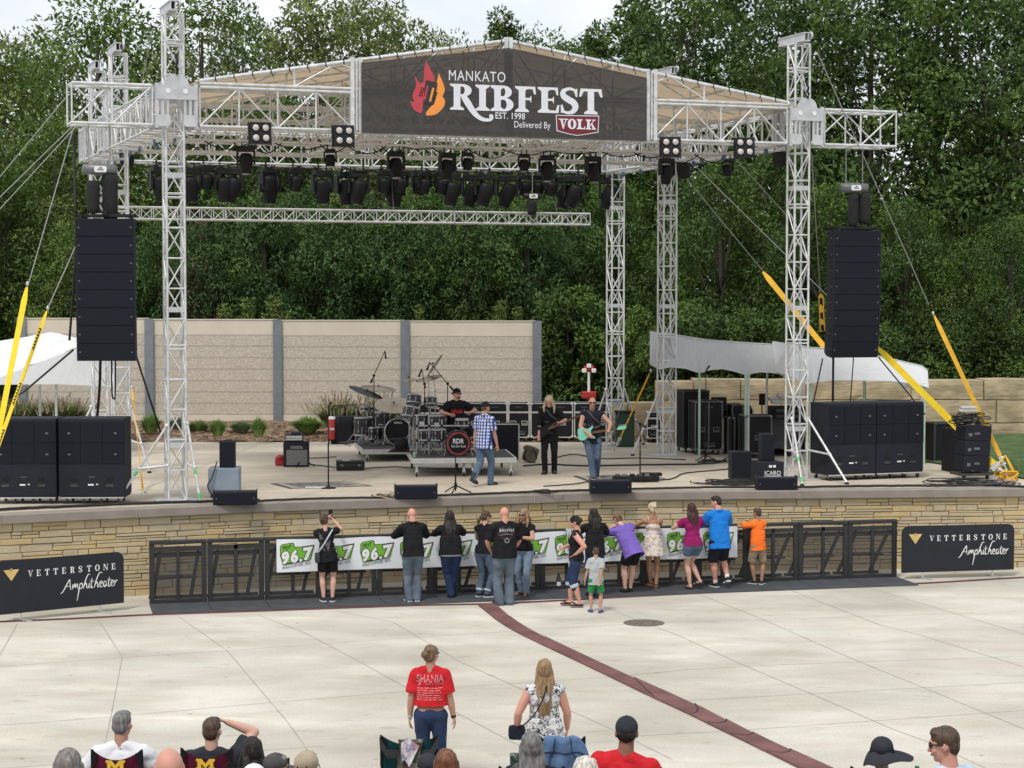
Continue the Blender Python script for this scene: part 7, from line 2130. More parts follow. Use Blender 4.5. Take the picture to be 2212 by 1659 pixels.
def person(p, rz, label, h=1.7, b=1.0, sh=1.0, lean=0.0, side=0.0, twist=0.0, head=(0, 0, 0), arms=None, legs=None, pelvis=None, skin='fair', top=None, bottom=None, shoes=None, hair=None, hat=None, glasses=False, face=False, voxel=.0105, belly=1.0, group='people', bust=0.0, hip=1.0, palms=None, curl=.6, nolegs=False):
 o = thing('person', label, 'person', p, rz, group)
 sk = SK[skin]; seed = rz * 7 + h * 31 + p[0]
 pv = Vector(pelvis) if pelvis else Vector((0, 0, .515 * h))
 Rt = Matrix.Rotation(twist, 3, 'Z') @ Matrix.Rotation(side, 3, 'Y') @ Matrix.Rotation(-lean, 3, 'X')
 T = lambda x, y, z: pv + Rt @ Vector((x * h, y * h, z * h - .515 * h))
 sh = .5 + .5 * sh
 shl = [T(-.099 * sh, -.004, .790), T(.099 * sh, -.004, .790)]
 hips = [pv + Vector((s * .052 * hip * h, 0, -.015 * h)) for s in (-1, 1)]
 l1, l2, g1, g2 = .172 * h, .145 * h, .235 * h, .235 * h
 if legs is None: legs = [((-.065, 0, 0), .12), ((.065, 0, 0), -.12)]
 if arms is None: arms = ['down', 'down']
 el, wr_, pal = [], [], []
 for i, s in enumerate((-1, 1)):
  a = arms[i]
  if a == 'down': a = ((s * .17 * h, .03 * h, .455 * h), (s * .3, -1, 0))
  e, w_ = ik(shl[i], a[0], l1, l2, a[1]); el.append(e); wr_.append(w_)
  pal.append(Vector(a[2]) if len(a) > 2 else Vector((-s, .1, .1)))
 kn, an, toe = [], [], []
 for i, s in enumerate((-1, 1)):
  f = legs[i]; foot = Vector(f[0]); yaw = f[1]; heel = f[2] if len(f) > 2 else 0
  pole = Vector(f[3]) if len(f) > 3 else Vector((math.sin(-yaw), math.cos(yaw), 0))
  td = Vector((-math.sin(yaw), math.cos(yaw), 0))
  ank = foot + Vector((0, 0, .045 * h)) + Vector((0, 0, heel)) - td * (heel * .35)
  k_, a_ = ik(hips[i], ank, g1, g2, pole); kn.append(k_); an.append(a_)
  toe.append((td, heel))
 Rh = (Matrix.Rotation(twist + head[0], 3, 'Z') @ Matrix.Rotation(-head[1], 3, 'X') @ Matrix.Rotation(head[2], 3, 'Y'))
 nb = T(0, -.012, .835); hc = nb + Rt @ Vector((0, .006 * h, .04 * h)) + Rh @ Vector((0, .012 * h, .052 * h))
 HP = lambda x, y, z: hc + Rh @ Vector((x * h, y * h, z * h))
 mb = MB()
 mb.ball(HP(0, -.004, .012), (.0435 * h, .0535 * h, .0535 * h), 18, 12, 0, Rh); mb.ball(HP(0, .014, -.022), (.034 * h, .036 * h, .042 * h), 16, 10, 0, Rh); mb.ball(HP(0, .034, -.052), (.014 * h, .011 * h, .011 * h), 10, 8, 0, Rh)
 caps(mb, HP(0, .046, .004), HP(0, .058, -.016), .006 * h, .0085 * h); mb.ball(HP(0, .046, .018), (.03 * h, .008 * h, .006 * h), 10, 8, 0, Rh)
 for s in (-1, 1):
  mb.ball(HP(s * .045, -.006, -.002), (.006 * h, .011 * h, .018 * h), 10, 8, 0, Rh); mb.ball(HP(s * .024, .036, -.014), (.014 * h, .012 * h, .013 * h), 10, 8, 0, Rh)
 caps(mb, nb - Rt @ Vector((0, 0, .02 * h)), HP(0, -.012, -.025), .035 * h * (b ** .3), .031 * h * (b ** .3))
 bx = b * 1.0; by = (b ** .8) * belly
 def torso(m, inf, lo=.50, hem=None):
  m.ball(T(0, 0, .735), (.088 * sh * h * (.5 + .5 * b) + inf, .058 * h * by ** .6 + inf, .095 * h + inf), 20, 14, 0, Rt)
  m.ball(T(0, .006 * by, .62), (.074 * bx * h + inf, .058 * h * by + inf, .11 * h + inf), 20, 14, 0, Rt)
  m.ball(T(0, -.002, .535), (.088 * bx * hip * h + inf, .064 * h * (b ** .7) + inf, .07 * h + inf), 20, 14, 0, Rt)
  caps(m, T(-.082 * sh, -.006, .782), T(.082 * sh, -.006, .782), .036 * h + inf)
  for i in (0, 1): m.ball(nb + Rt @ Vector((0, .004 * h, -.012 * h)), (.041 * h * b ** .25, .040 * h * b ** .25, .022 * h), 14, 9, 0, Rt); caps(m, nb + Rt @ Vector((0, 0, -.004 * h)), shl[i], .028 * h + inf * .5, .031 * h + inf * .8)
  if bust:
   for s in (-1, 1): m.ball(T(s * .045, .05, .715), (.045 * h * bust + inf, .035 * h * bust + inf, .042 * h * bust + inf), 14, 10, 0, Rt)
 cv = .86 if (bottom and bottom.get('kind') in ('trousers', 'shorts')) else 1.0
 torso(mb, -.013 if top else -.004)
 af = b ** .55
 for i, s in enumerate((-1, 1)):
  caps(mb, shl[i], shl[i].lerp(el[i], .5), .031 * h * af, .0285 * h * af); caps(mb, shl[i].lerp(el[i], .5), el[i], .0285 * h * af, .0235 * h * af)
  caps(mb, el[i], el[i].lerp(wr_[i], .35), .0235 * h * af, .0245 * h * af); caps(mb, el[i].lerp(wr_[i], .35), wr_[i], .0245 * h * af, .0155 * h * af ** .5)
  hand(mb, wr_[i], (wr_[i] - el[i]), pal[i], -s, h, curl)
  if nolegs: continue
  fl_ = bottom.get('len', .3) if cv < 1 else 0; c2 = cv if fl_ > .5 else 1; c3 = cv if fl_ > .8 else 1
  caps(mb, hips[i], hips[i].lerp(kn[i], .5), .05 * h * af * cv, .043 * h * af * (cv + c2) / 2); caps(mb, hips[i].lerp(kn[i], .5), kn[i], .043 * h * af * (cv + c2) / 2, .031 * h * af * c2)
  ca = kn[i].lerp(an[i], .32); bk_ = Vector((0, -1, 0)) * .008 * h
  caps(mb, kn[i], ca + bk_, .030 * h * af * c2, .0335 * h * af * c3); caps(mb, ca + bk_, an[i], .0335 * h * af * c3, .019 * h)
  td, heel = toe[i]; dz = Vector((0, 0, -1)); tf = (td * math.cos(heel * 4) + dz * math.sin(heel * 4)).normalized()
  caps(mb, an[i] + Vector((0, 0, -.012 * h)) - td * .015 * h, an[i] + tf * .095 * h - Vector((0, 0, .027 * h * math.cos(heel * 4))), .021 * h, .013 * h)
 link('body', solid(mb, voxel, 5, 0, name='body'), o).data.materials.append(sk)
 v2 = voxel * 1.15
 def part(name, m, mt, wr=.006, it=3, parent=None, vx=None, wf=(7, 7, 11)):
  e = link(name, solid(m, vx or v2, it, wr, wf, seed, name), parent or o); e.data.materials.append(mt); return e
 P = {'root': o, 'T': T, 'HP': HP, 'Rt': Rt, 'Rh': Rh, 'el': el, 'wr': wr_, 'kn': kn, 'an': an, 'hc': hc, 'shl': shl, 'h': h}
 if top:
  m = MB(); inf = top.get('inf', .012); torso(m, inf)
  sl = top.get('sleeve', .6)
  for i in (0, 1):
   if sl <= 0: continue
   r0 = .034 * h * af + inf
   if sl <= 1:
    e = shl[i].lerp(el[i], sl); m.tube(shl[i], e, r0, .033 * h * af + inf * 1.25, 16); m.ball(shl[i], r0, 14, 9)
   else:
    caps(m, shl[i], el[i], r0, .027 * h * af + inf); e = el[i].lerp(wr_[i], sl - 1); m.tube(el[i], e, .027 * h * af + inf, .02 * h * af + inf * .8, 14)
  hem = top.get('hem', .47); fl = top.get('flare', 1.02)
  r = max(.0885 * bx * hip * h + inf, (.052 * hip + .050 * af) * h + inf + .004)
  loose = sl >= .7; c0, c1 = T(0, 0, .70 if loose else .60), T(0, -.002, hem - .02)
  rows = []
  for q, rr in (((0, .90), (.5, .96), (1, fl)) if loose else ((0, .86), (.5, .98), (1, fl))):
   c = c0.lerp(c1, q); rows.append([c + Rt @ Vector((r * rr * math.cos(2 * PI * k / 24), (.067 * h * (b ** .7) * (belly ** .5) + inf) * rr * math.sin(2 * PI * k / 24), 0)) for k in range(24)])
  fs = [(j * 24 + k, j * 24 + (k + 1) % 24, (j + 1) * 24 + (k + 1) % 24, (j + 1) * 24 + k) for j in range(2) for k in range(24)]
  m.add(sum(rows, []), [tuple(reversed(f)) for f in fs] + [tuple(range(24)), tuple(reversed(range(48, 72)))])
  P['shirt'] = part(top.get('name', 'shirt'), m, CL[top['col']], top.get('wr', .012))
  bm = bmesh.new(); bm.from_mesh(P['shirt'].data); bmesh.ops.bisect_plane(bm, geom=bm.verts[:] + bm.edges[:] + bm.faces[:], plane_co=T(0, 0, hem), plane_no=Rt @ Vector((0, 0, 1)), clear_inner=True)
  bmesh.ops.delete(bm, geom=[q for q in bm.verts if not q.link_faces], context='VERTS'); bm.to_mesh(P['shirt'].data); bm.free()
  if top.get('collar'):
   m = MB(); m.lathe([(.042 * h, 0), (.046 * h, .02 * h), (.04 * h, .03 * h)], nb - Rt @ Vector((0, .004 * h, .018 * h)), 18, 0, Rt); part('collar', m, CL[top['col']], 0)
  if top.get('under'):
   m = MB(); m.ball(T(0, 0, hem - .0), (r * .99, .068 * h * (b ** .7) + inf * .9, .028 * h), 20, 10, 0, Rt); part('undershirt', m, CL[top['under']], .004)
 if bottom and not nolegs:
  k_ = bottom['kind']; inf = bottom.get('inf', .012); m = MB()
  if k_ in ('skirt', 'dress'):
   zt_, zb_ = bottom.get('top', .6), bottom['len']; rows = []
   for q in range(7):
    t = q / 6; z = zt_ + (zb_ - zt_) * t; rr = (.078 * bx + (.02 + .05 * t) * bottom.get('flare', 1)) * h
    rows.append([T(0, 0, z) * (1 if z > .5 else 1) + Vector((rr * (1 + .05 * t * math.sin(k * 1.9)) * math.cos(2 * PI * k / 32), rr * .82 * (1 + .06 * t * math.sin(k * 2.3)) * math.sin(2 * PI * k / 32), 0)) for k in range(32)])
   m.add(sum(rows, []), [(j * 32 + k, j * 32 + (k + 1) % 32, (j + 1) * 32 + (k + 1) % 32, (j + 1) * 32 + k)[::-1] for j in range(6) for k in range(32)] + [tuple(range(32)), tuple(reversed(range(192, 224)))])
   if k_ == 'dress':
    m.ball(T(0, 0, .715), (.086 * sh * h * (.5 + .5 * b) + inf, .06 * h + inf, .06 * h), 20, 12, 0, Rt); m.ball(T(0, 0, .63), (.075 * bx * h + inf, .058 * h + inf, .09 * h), 20, 12, 0, Rt)
   P['dress'] = part('dress' if k_ == 'dress' else 'skirt', m, CL[bottom['col']], .006)
  else:
   m.ball(pv + Vector((0, 0, -.004 * h)), (.083 * bx * hip * h + inf * .6, .062 * h * (b ** .7) + inf * .6, .068 * h), 20, 12)
   ln = bottom['len']   # 1 full length, .5 to the knee
   for i in (0, 1):
    r0 = .054 * h * af + inf
    if ln <= .5:
     e = hips[i].lerp(kn[i], ln * 2); caps(m, hips[i], hips[i].lerp(kn[i], ln), r0, .05 * h * af + inf); m.tube(hips[i].lerp(kn[i], ln), e, .05 * h * af + inf, (.044 if ln < .4 else .040) * h * af + inf * bottom.get('loose', 1.3), 16)
    else:
     caps(m, hips[i], hips[i].lerp(kn[i], .5), r0, .046 * h * af + inf); caps(m, hips[i].lerp(kn[i], .5), kn[i], .046 * h * af + inf, .035 * h * af + inf)
     e = kn[i].lerp(an[i] + Vector((0, 0, -.02 * h)), (ln - .5) * 2); w2 = bottom.get('ankle', .030) * h * af + inf
     m.tube(kn[i], e, .035 * h * af + inf, w2, 16); m.ball(e, w2, 14, 9)
   P['trousers'] = part(bottom.get('name', 'trousers' if ln > .55 else 'shorts'), m, CL[bottom['col']], bottom.get('wr', .006), wf=(8, 8, 9))
   if bottom.get('cuff'):
    for i in (0, 1):
     m = MB()
     if ln > .5: q = kn[i].lerp(an[i], (ln - .5) * 2); dd = (kn[i] - q).normalized()
     else: q = hips[i].lerp(kn[i], ln * 2); dd = (hips[i] - q).normalized()
     w2 = (.036 if ln > .5 else .047) * h * af + inf * 1.3
     m.tube(q - dd * .0, q + dd * bottom['cuff'], w2, w2, 16); part('cuff', m, CL[bottom.get('cuffcol', 'cuff')], .002)
 if shoes and not nolegs:
  for i in (0, 1):
   td, heel = toe[i]; q = heel * 4; tf = (td * math.cos(q) + Vector((0, 0, -1)) * math.sin(q)).normalized(); up = (Vector((0, 0, 1)) * math.cos(q) + td * math.sin(q)).normalized(); sd_ = tf.cross(up)
   Rf = Matrix((sd_, tf, up)).transposed(); c = an[i] + up * (-.045 * h) + tf * .036 * h
   k_ = shoes.get('kind', 'shoe'); L_ = .078 * h
   pr = [(.024, -L_ * .95 / h), (.029, -.04), (.027, 0.0), (.034, .035), (.030, .06), (.014, L_ / h)]
   sole = [(x * h, y * h) for x, y in pr] + [(-x * h, y * h) for x, y in reversed(pr)]
   Mx = Matrix.Translation(c) @ Rf.to_4x4()
   if k_ in ('shoe', 'boot', 'clog'):
    m = MB(); m.ball(c + Rf @ Vector((0, .035 * h, .016 * h)), (.031 * h, .045 * h, .021 * h), 14, 9, 0, Rf); m.ball(c + Rf @ Vector((0, -.035 * h, .028 * h)), (.027 * h, .04 * h, .032 * h), 14, 9, 0, Rf)
    caps(m, c + Rf @ Vector((0, -.045 * h, .024 * h)), c + Rf @ Vector((0, .035 * h, .016 * h)), .025 * h, .02 * h)
    if k_ == 'boot': m.tube(an[i] + up * -.02 * h, an[i] + up * .06 * h, .028 * h, .03 * h, 14)
    e = part('shoe', m, M_SHOE[shoes['col']], 0, 2, vx=.008)
    s_ = MB().prism(sole, -.002 * h, .010 * h, Mx); s_.build('sole', M_SHOE[shoes.get('sole', shoes['col'])], e)
   else:
    s_ = MB().prism([(x * .98, y) for x, y in sole], -.002 * h, (.012 if k_ == 'flipflop' else .016) * h, Mx)
    if k_ == 'wedge': s_.prism([(-.07 * h, -.0), (.0, 0), (.0, .008 * h), (-.07 * h, .03 * h)], -.022 * h, .022 * h, Mx @ Matrix(((0, 0, 1, 0), (1, 0, 0, 0), (0, 1, 0, 0), (0, 0, 0, 1))))
    e = s_.build('sandal', M_SHOE[shoes['col']], o)
    t_ = MB()
    for s in (-1, 1): t_.path([Mx @ Vector((s * .03 * h, -.005 * h, .015 * h)), Mx @ Vector((s * .018 * h, .025 * h, .036 * h)), Mx @ Vector((.0, .05 * h, .026 * h))], .006 * h if k_ == 'flipflop' else .009 * h, 6)
    if k_ == 'wedge': t_.path([Mx @ Vector((.025 * h * math.cos(a), -.045 * h + .03 * h * math.sin(a), .055 * h)) for a in [2 * PI * k / 12 for k in range(13)]], .006 * h, 6)
    t_.build('strap', M_SHOE[shoes['col']], e)
   if shoes.get('sock'):
    m = MB(); m.tube(an[i] + up * -.02 * h, an[i].lerp(kn[i], shoes['sock']), .022 * h, .026 * h, 14); part('sock', m, CL['white'], .001)
 if hair:
  st_, hm_ = hair['style'], HR[hair['col']]; m = MB()
  big = hair.get('big', 1.0)
  def cap_(f=1.0, low=0.0):
   m.ball(HP(0, -.010, .020), (.0475 * f * h, .0555 * f * h, .0535 * f * h), 20, 14, 0, Rh)
   m.ball(HP(0, -.030, -.004 - low), (.0445 * f * h, .036 * f * h, .045 * f * h), 18, 12, 0, Rh)
  if st_ == 'short':
   m.ball(HP(0, -.008, .024), (.0455 * h * big, .0525 * h * big, .0475 * h * big), 20, 14, 0, Rh); m.ball(HP(0, -.032, -.002), (.041 * h, .028 * h, .04 * h), 16, 12, 0, Rh); m.ball(HP(0, .022, .050), (.036 * h * big, .026 * h, .018 * h), 14, 10, 0, Rh)
  elif st_ == 'balding':
   m.ball(HP(0, -.03, .0), (.0445 * h, .032 * h, .035 * h), 16, 12, 0, Rh)
  elif st_ == 'bob':
   cap_(1.06); m.ball(HP(0, -.024, -.035), (.054 * h * big, .044 * h, .055 * h), 18, 12, 0, Rh)
   for s in (-1, 1): caps(m, HP(s * .043, -.004, .01), HP(s * .047, -.004, -.065), .017 * h, .014 * h)
  elif st_ in ('long', 'wavy'):
   cap_(1.07); ln = hair.get('len', .17); wd = hair.get('wide', 1.0); rg_ = random.Random(int(h * 1000))
   nk = HP(0, -.04, -.04)
   for k in range(17):
    t = (k - 8) / 8; e = T(t * .046 * wd + rg_.uniform(-.006, .006), -.056 - .010 * b + rg_.uniform(-.012, .004) + (.0 if abs(t) < .8 else .02), .86 - ln * rg_.uniform(.72, 1.06) + (abs(t) ** 2 * .055))
    a = HP(t * .042, -.036 + .024 * abs(t), .01); mid_ = a.lerp(e, .5) + Rt @ Vector((t * .015 * h * wd + rg_.uniform(-.004, .004) * h, (-.006 + rg_.uniform(-.008, .004)) * h, 0))
    caps(m, a, mid_, .0145 * h, .0125 * h); caps(m, mid_, e, .0125 * h, .0035 * h)
   if hair.get('front'):
    for s in (-1, 1): a = HP(s * .045, .006, .0); e = T(s * .062, .045, .86 - ln * .75); caps(m, a, a.lerp(e, .5) + Rt @ Vector((s * .012 * h, 0, 0)), .016 * h, .017 * h); caps(m, a.lerp(e, .5) + Rt @ Vector((s * .012 * h, 0, 0)), e, .017 * h, .007 * h)
  elif st_ in ('bun', 'updo'):
   cap_(1.03); z = .02 if st_ == 'bun' else .045
   m.ball(HP(0 if st_ == 'updo' else -.012, -.068, z - .01), (.027 * h, .023 * h, .026 * h), 14, 10, 0, Rh); m.ball(HP(.01, -.05, z + .02), (.026 * h, .02 * h, .018 * h), 12, 8, 0, Rh)
   if hair.get('tail'): caps(m, HP(.02, -.06, -.02), HP(.034, -.062, -.075), .014 * h, .006 * h)
  elif st_ == 'ponytail':
   cap_(1.03); a = HP(-.01, -.066, .0); e = HP(-.02, -.085, -.10); caps(m, a, a.lerp(e, .5) + Rh @ Vector((0, -.012 * h, 0)), .019 * h, .02 * h); caps(m, a.lerp(e, .5) + Rh @ Vector((0, -.012 * h, 0)), e, .02 * h, .007 * h)
  P['hair'] = part('hair', m, hm_, .0075 if st_ != 'short' else .004, 1, wf=(38, 38, 8), vx=min(v2, .008))
 if hat:
  k_ = hat['kind']; hm_ = CL.get(hat['col']) or M[hat['col']]
  if k_ in ('cap', 'capback'):
   m = MB(); m.ball(HP(0, -.006, .026), (.0495 * h, .058 * h, .050 * h), 22, 16, 0, Rh)
   e = part('cap', m, hm_, .001, 2)
   me = e.data; bm = bmesh.new(); bm.from_mesh(me)
   pl = HP(0, 0, .012); nn = Rh @ Vector((0, -.18, 1))
   bmesh.ops.bisect_plane(bm, geom=bm.verts[:] + bm.edges[:] + bm.faces[:], plane_co=pl, plane_no=nn, clear_inner=True); bm.to_mesh(me); bm.free()
   s = 1 if k_ == 'cap' else -1
   br = MB(); n_ = 12; rows = []
   for j in range(4):
    rows.append([HP(.045 * math.sin(t) * (1 - .05 * j), s * (.036 + .0 + (.045 * math.cos(t)) * (j / 3) + .016 * math.cos(t)), .016 - .010 * (j / 3) - .008 * math.sin(t) ** 2 * (1 + j / 3)) for t in [-PI / 2 + PI * k / n_ for k in range(n_ + 1)]])
   sheet(br, rows); sheet(br, [[q + Rh @ Vector((0, 0, -.004)) for q in r] for r in reversed(rows)]); br.build('brim', hm_, e)
   MB().ball(HP(0, -.006, .0745), .0045 * h, 8, 6).build('button', hm_, e)
   if hat.get('strap'):
    sm5 = MB(); n_ = 10; rows = [[HP(.024 * math.cos(t) * q, -.0625 + .004 * abs(math.cos(t)), .022 * math.sin(t) * q + .012) for t in [PI * k / n_ for k in range(n_ + 1)]] for q in (1, .1)]
    sheet(sm5, rows); sm5.build('cap_opening', HR['dark'], e)
  elif k_ == 'sunhat':
   m = MB(); m.ball(HP(0, -.006, .032), (.056 * h, .062 * h, .054 * h), 20, 14, 0, Rh); e = part('hat_crown', m, hm_, .003, 2)
   br = MB(); n_ = 36; rows = []
   for j in range(7):
    q = j / 6
    rows.append([HP((.05 + .07 * q * (1 + .45 * math.cos(t))) * math.cos(t), (.054 + .062 * q) * math.sin(t) - .004, .012 - .055 * q * q * (.8 - .35 * math.cos(t)) + .006 * math.sin(5 * t)) for t in [2 * PI * k / n_ for k in range(n_ + 1)]])
   sheet(br, rows); sheet(br, [[x + Rh @ Vector((0, 0, -.006)) for x in r] for r in reversed(rows)]); br.build('brim', hm_, e)
   MB().lathe([(.059 * h, 0), (.0585 * h, .014 * h)], HP(0, -.006, .012), 24, 0, Rh).build('hat_band', CL['navy'], e)
   MB().path([HP(-.05, -.02, .01), HP(-.056, -.025, -.04), HP(-.048, -.03, -.05), HP(-.05, -.02, .0)], .003, 5).build('hat_cord', CL['black'], e)
  elif k_ == 'bandana':
   m = MB(); m.ball(HP(0, -.008, .030), (.048 * h, .057 * h, .044 * h), 20, 14, 0, Rh); e = part('headband', m, hm_, .003, 2)
 if face or glasses:
  if glasses:
   g_ = MB()
   for s in (-1, 1): g_.ball(HP(s * .020, .0495, .008), (.017 * h, .007 * h, .0125 * h), 12, 8, 0, Rh); g_.tube(HP(s * .038, .046, .011), HP(s * .046, -.012, .008), .0032 * h, n=6)
   g_.tube(HP(-.01, .054, .011), HP(.01, .054, .011), .003 * h, n=6); g_.build('sunglasses', M_GL, o)
  else:
   for s in (-1, 1): MB().ball(HP(s * .018, .0475, .006), (.0075 * h, .004 * h, .0045 * h), 10, 8, 0, Rh).build('eye', M_EYE, o)
  MB().ball(HP(0, .0495, -.0335), (.013 * h, .005 * h, .0042 * h), 10, 8, 0, Rh).build('mouth', M_LIP, o)
  if face == 'beard':
   m = MB(); m.ball(HP(0, .036, -.045), (.026 * h, .018 * h, .022 * h), 14, 10, 0, Rh); part('beard', m, HR[hair['col']] if hair else HR['grey'], .003, 2, vx=.008)
 return P
M_SHOE = {'black': mat('shoe_black', (.015, .015, .016), rough=.6, var=.2), 'white': mat('shoe_white', (.66, .66, .65), rough=.6, var=.08), 'brown': mat('shoe_brown', (.09, .055, .035), rough=.7, var=.2), 'blue': mat('shoe_blue', (.05, .09, .24), rough=.6, var=.15), 'tan': mat('shoe_tan', (.35, .22, .13), rough=.7, var=.15)}
M_GL = mat('dark_glasses', (.01, .01, .012), rough=.12); M_EYE = mat('eye_dark', (.03, .02, .015), rough=.2); M_LIP = mat('lips', (.36, .13, .11), rough=.5)
def decal(P, key, build, name, m, fwd=-1, off=.005):
 """flat shapes drawn in x, z on the wearer, pressed onto the garment from behind (fwd -1) or in front"""
 g = P[key]; me = g.data
 bv = BVHTree.FromPolygons([v.co for v in me.vertices], [p_.vertices for p_ in me.polygons])
 mb = MB(); build(mb)
 out = MB()
 for f, mi in zip(mb.f, mb.m):
  pts = [Vector(mb.v[i]) for i in f]
  out.add(pts, [tuple(range(len(pts)))], mi)
 nv = []
 for v in out.v:
  q = P['T'](0, 0, 0) * 0 + P['Rt'] @ Vector((v[0], fwd * .6, 0)) + Vector((0, 0, 0)) + (P['T'](0, 0, .72) + P['Rt'] @ Vector((0, 0, v[1])))
  d = P['Rt'] @ Vector((0, -fwd, 0))
  hit = bv.ray_cast(q, d)
  nv.append(tuple((hit[0] - d * off) if hit[0] is not None else q + d * .5))
 out.v = nv
 out.build(name, m, P['root'])
RAILZ = BH + .06
def at_bar(u, v):
 return at(u, v, .03)
def rail(h, x0=.14, y=.33, spread=.0, cross=False):
 """forearms resting on the barricade's top rail"""
 return [((-.09 if not cross else .05, y + .03, RAILZ - .0), (-1, -.25, -.3), (0, .2, -1)), ((.09 if not cross else -.05, y + .03, RAILZ), (1, -.25, -.3), (0, .2, -1))]
GP = 'spectators along the barricade'
q = at_bar(708, 1299); hgt = 1.64
P1 = person(q, BRZ - .08, 'woman in black top and shorts holding up a phone, leftmost at the barricade', hgt, 1.05, .95, side=-.09, head=(-.35, .1, -.1), arms=[((.03, .32, 1.50), (-.6, -.3, -1), (1, 0, 0)), ((.13, .32, 1.49), (1, -.1, -.9), (-1, 0, 0))], legs=[((-.075, .0, 0), .15), ((.085, -.02, 0), -.25)],
   top={'col': 'black', 'sleeve': .5, 'hem': .46}, bottom={'kind': 'shorts', 'len': .34, 'col': 'black', 'loose': 1.6}, shoes={'col': 'black', 'sole': 'white'}, hair={'style': 'bun', 'col': 'brown'}, group=GP, hip=1.08, curl=.5)
ph = MB().bbox((0, 0, 0), (.078, .012, .165), .008).build('phone', M['black']); ph.matrix_world = loc(P1['root']) @ Matrix.Translation((.085, .38, 1.60)); tag(ph, 'dark phone held up by the woman at the left of the barricade', 'phone')
def blot(mb):
 for pts in ([(-.12, .06), (-.04, .0), (0, -.1), (.06, .01), (.11, .05), (.08, -.12), (.03, -.24), (-.05, -.24), (-.09, -.12)], [(-.13, .12), (-.05, .05), (-.1, -.02)]): mb.add([(x - .01, z + .02, 0) for x, z in pts], [tuple(range(len(pts)))])
decal(P1, 'shirt', blot, 'back_print', mat('grey_print', (.10, .09, .09), rough=.9, var=.3))
o = thing('shoulder_bag', 'dark green bag with a grey strap at the hip of the phone woman', 'bag', q, BRZ - .08)
MB().bbox((-.19, -.05, .83), (.1, .16, .2), .05).build('pouch', mat('bag_green', (.02, .035, .03), rough=.6), o)
T = P1['T']; MB().path(smooth_line([(.10, -.02, 1.36), (.05, -.13, 1.30), (-.06, -.155, 1.12), (-.15, -.12, .98), (-.19, -.06, .92)], 5), .016, 6).build('strap', CL['cuff'], o)
person(at_bar(891, 1297), BRZ, 'bald man in a black jacket and blue jeans leaning with both elbows on the barricade', 1.76, 1.12, 1.12, lean=.16, head=(0, .25, 0), pelvis=(0, -.10, .905), arms=rail(1.76, y=.28), legs=[((-.075, -.06, 0), .12), ((.075, -.06, 0), -.1)], skin='pink', top={'col': 'black', 'sleeve': 1.85, 'hem': .475, 'inf': .018, 'collar': 1}, bottom={'kind': 'trousers', 'len': 1, 'col': 'jeans_grey', 'ankle': .034, 'inf': .016}, shoes={'col': 'black', 'sole': 'white'}, group=GP)
person(at_bar(972, 1290), BRZ - .05, 'woman with very long dark brown hair in a black top over a striped shirt', 1.66, 1.28, 1.05, lean=.18, head=(0, .15, 0), pelvis=(0, -.10, .85), arms=[((-.05, .34, RAILZ), (-1, -.2, -.3), (0, .2, -1)), ((.10, .36, RAILZ), (1, -.2, -.3), (0, .2, -1))], legs=[((.02, -.04, 0), .1), ((.06, .12, .0), -.5, .0)], top={'col': 'black', 'sleeve': 1.7, 'hem': .49, 'inf': .02, 'under': 'striped', 'flare': 1.05}, bottom={'kind': 'trousers', 'len': .97, 'col': 'jeans_dark', 'inf': .014}, shoes={'kind': 'flipflop', 'col': 'black'}, hair={'style': 'long', 'col': 'dark', 'len': .27, 'wide': 1.25}, group=GP, hip=1.1)
person(at_bar(1046, 1289), BRZ - .5, 'woman with low brown ponytail in a black top, half behind the big bald man', 1.64, 1.0, .95, lean=.12, head=(-.7, .1, 0), arms=[((.02, .28, 1.15), (-1, -.2, -.4)), ((.12, .30, RAILZ), (1, -.2, -.4))], legs=[((-.1, 0, 0), -.5), ((.06, -.03, 0), -.9)], top={'col': 'black', 'sleeve': 0, 'hem': .50}, bottom={'kind': 'trousers', 'len': .95, 'col': 'jeans', 'cuff': .05}, shoes={'col': 'black', 'sole': 'white'}, hair={'style': 'ponytail', 'col': 'brown'}, glasses=True, face=True, group=GP, hip=1.12)
P5 = person(at_bar(1090, 1304), BRZ + .03, 'big bald man in a printed black T-shirt and jeans standing back to the camera', 1.81, 1.36, 1.18, belly=1.1, head=(.0, .08, 0), arms=[((-.20, .22, .95), (-1, -.3, 0)), ((.20, .22, .95), (1, -.3, 0))], legs=[((-.10, 0, 0), .25), ((.10, .02, 0), -.12)], skin='pink', top={'col': 'black', 'sleeve': .85, 'hem': .475, 'inf': .02}, bottom={'kind': 'trousers', 'len': 1, 'col': 'jeans_grey', 'ankle': .036, 'inf': .018}, shoes={'col': 'black'}, group=GP)
def tourprint(mb):
 Mx = Matrix.Identity(4)
 for k in range(7):
  x = -.13 + k * .042; z = .09 + .012 * math.sin(k * 2)
  mb.add([(x, z - .03, 0), (x + .012, z + .035, 0), (x + .024, z - .01, 0), (x + .034, z + .03, 0), (x + .028, z - .035, 0)], [(0, 1, 2, 3, 4)], 0)
 Pn = Pen(mb, Mx, 0, 0, 1, 1, 0, 1); Pn.arc(0, -.0, .165, .07, 0, 180, .03); Pn.arc(0, -.05, .10, .05, 180, 360, .02); Pn.mi = 2; Pn.arc(0, -.035, .14, .05, 20, 160, .014); Pn.arc(0, -.105, .05, .05, 0, 360, .02)
decal(P5, 'shirt', tourprint, 'back_print', [mat('print_white', (.42, .42, .43), rough=.9, var=.2), mat('print_rust', (.085, .035, .03), rough=.9, var=.4, scale=30), mat('print_grey', (.2, .2, .2), rough=.9, var=.3)], off=.006)
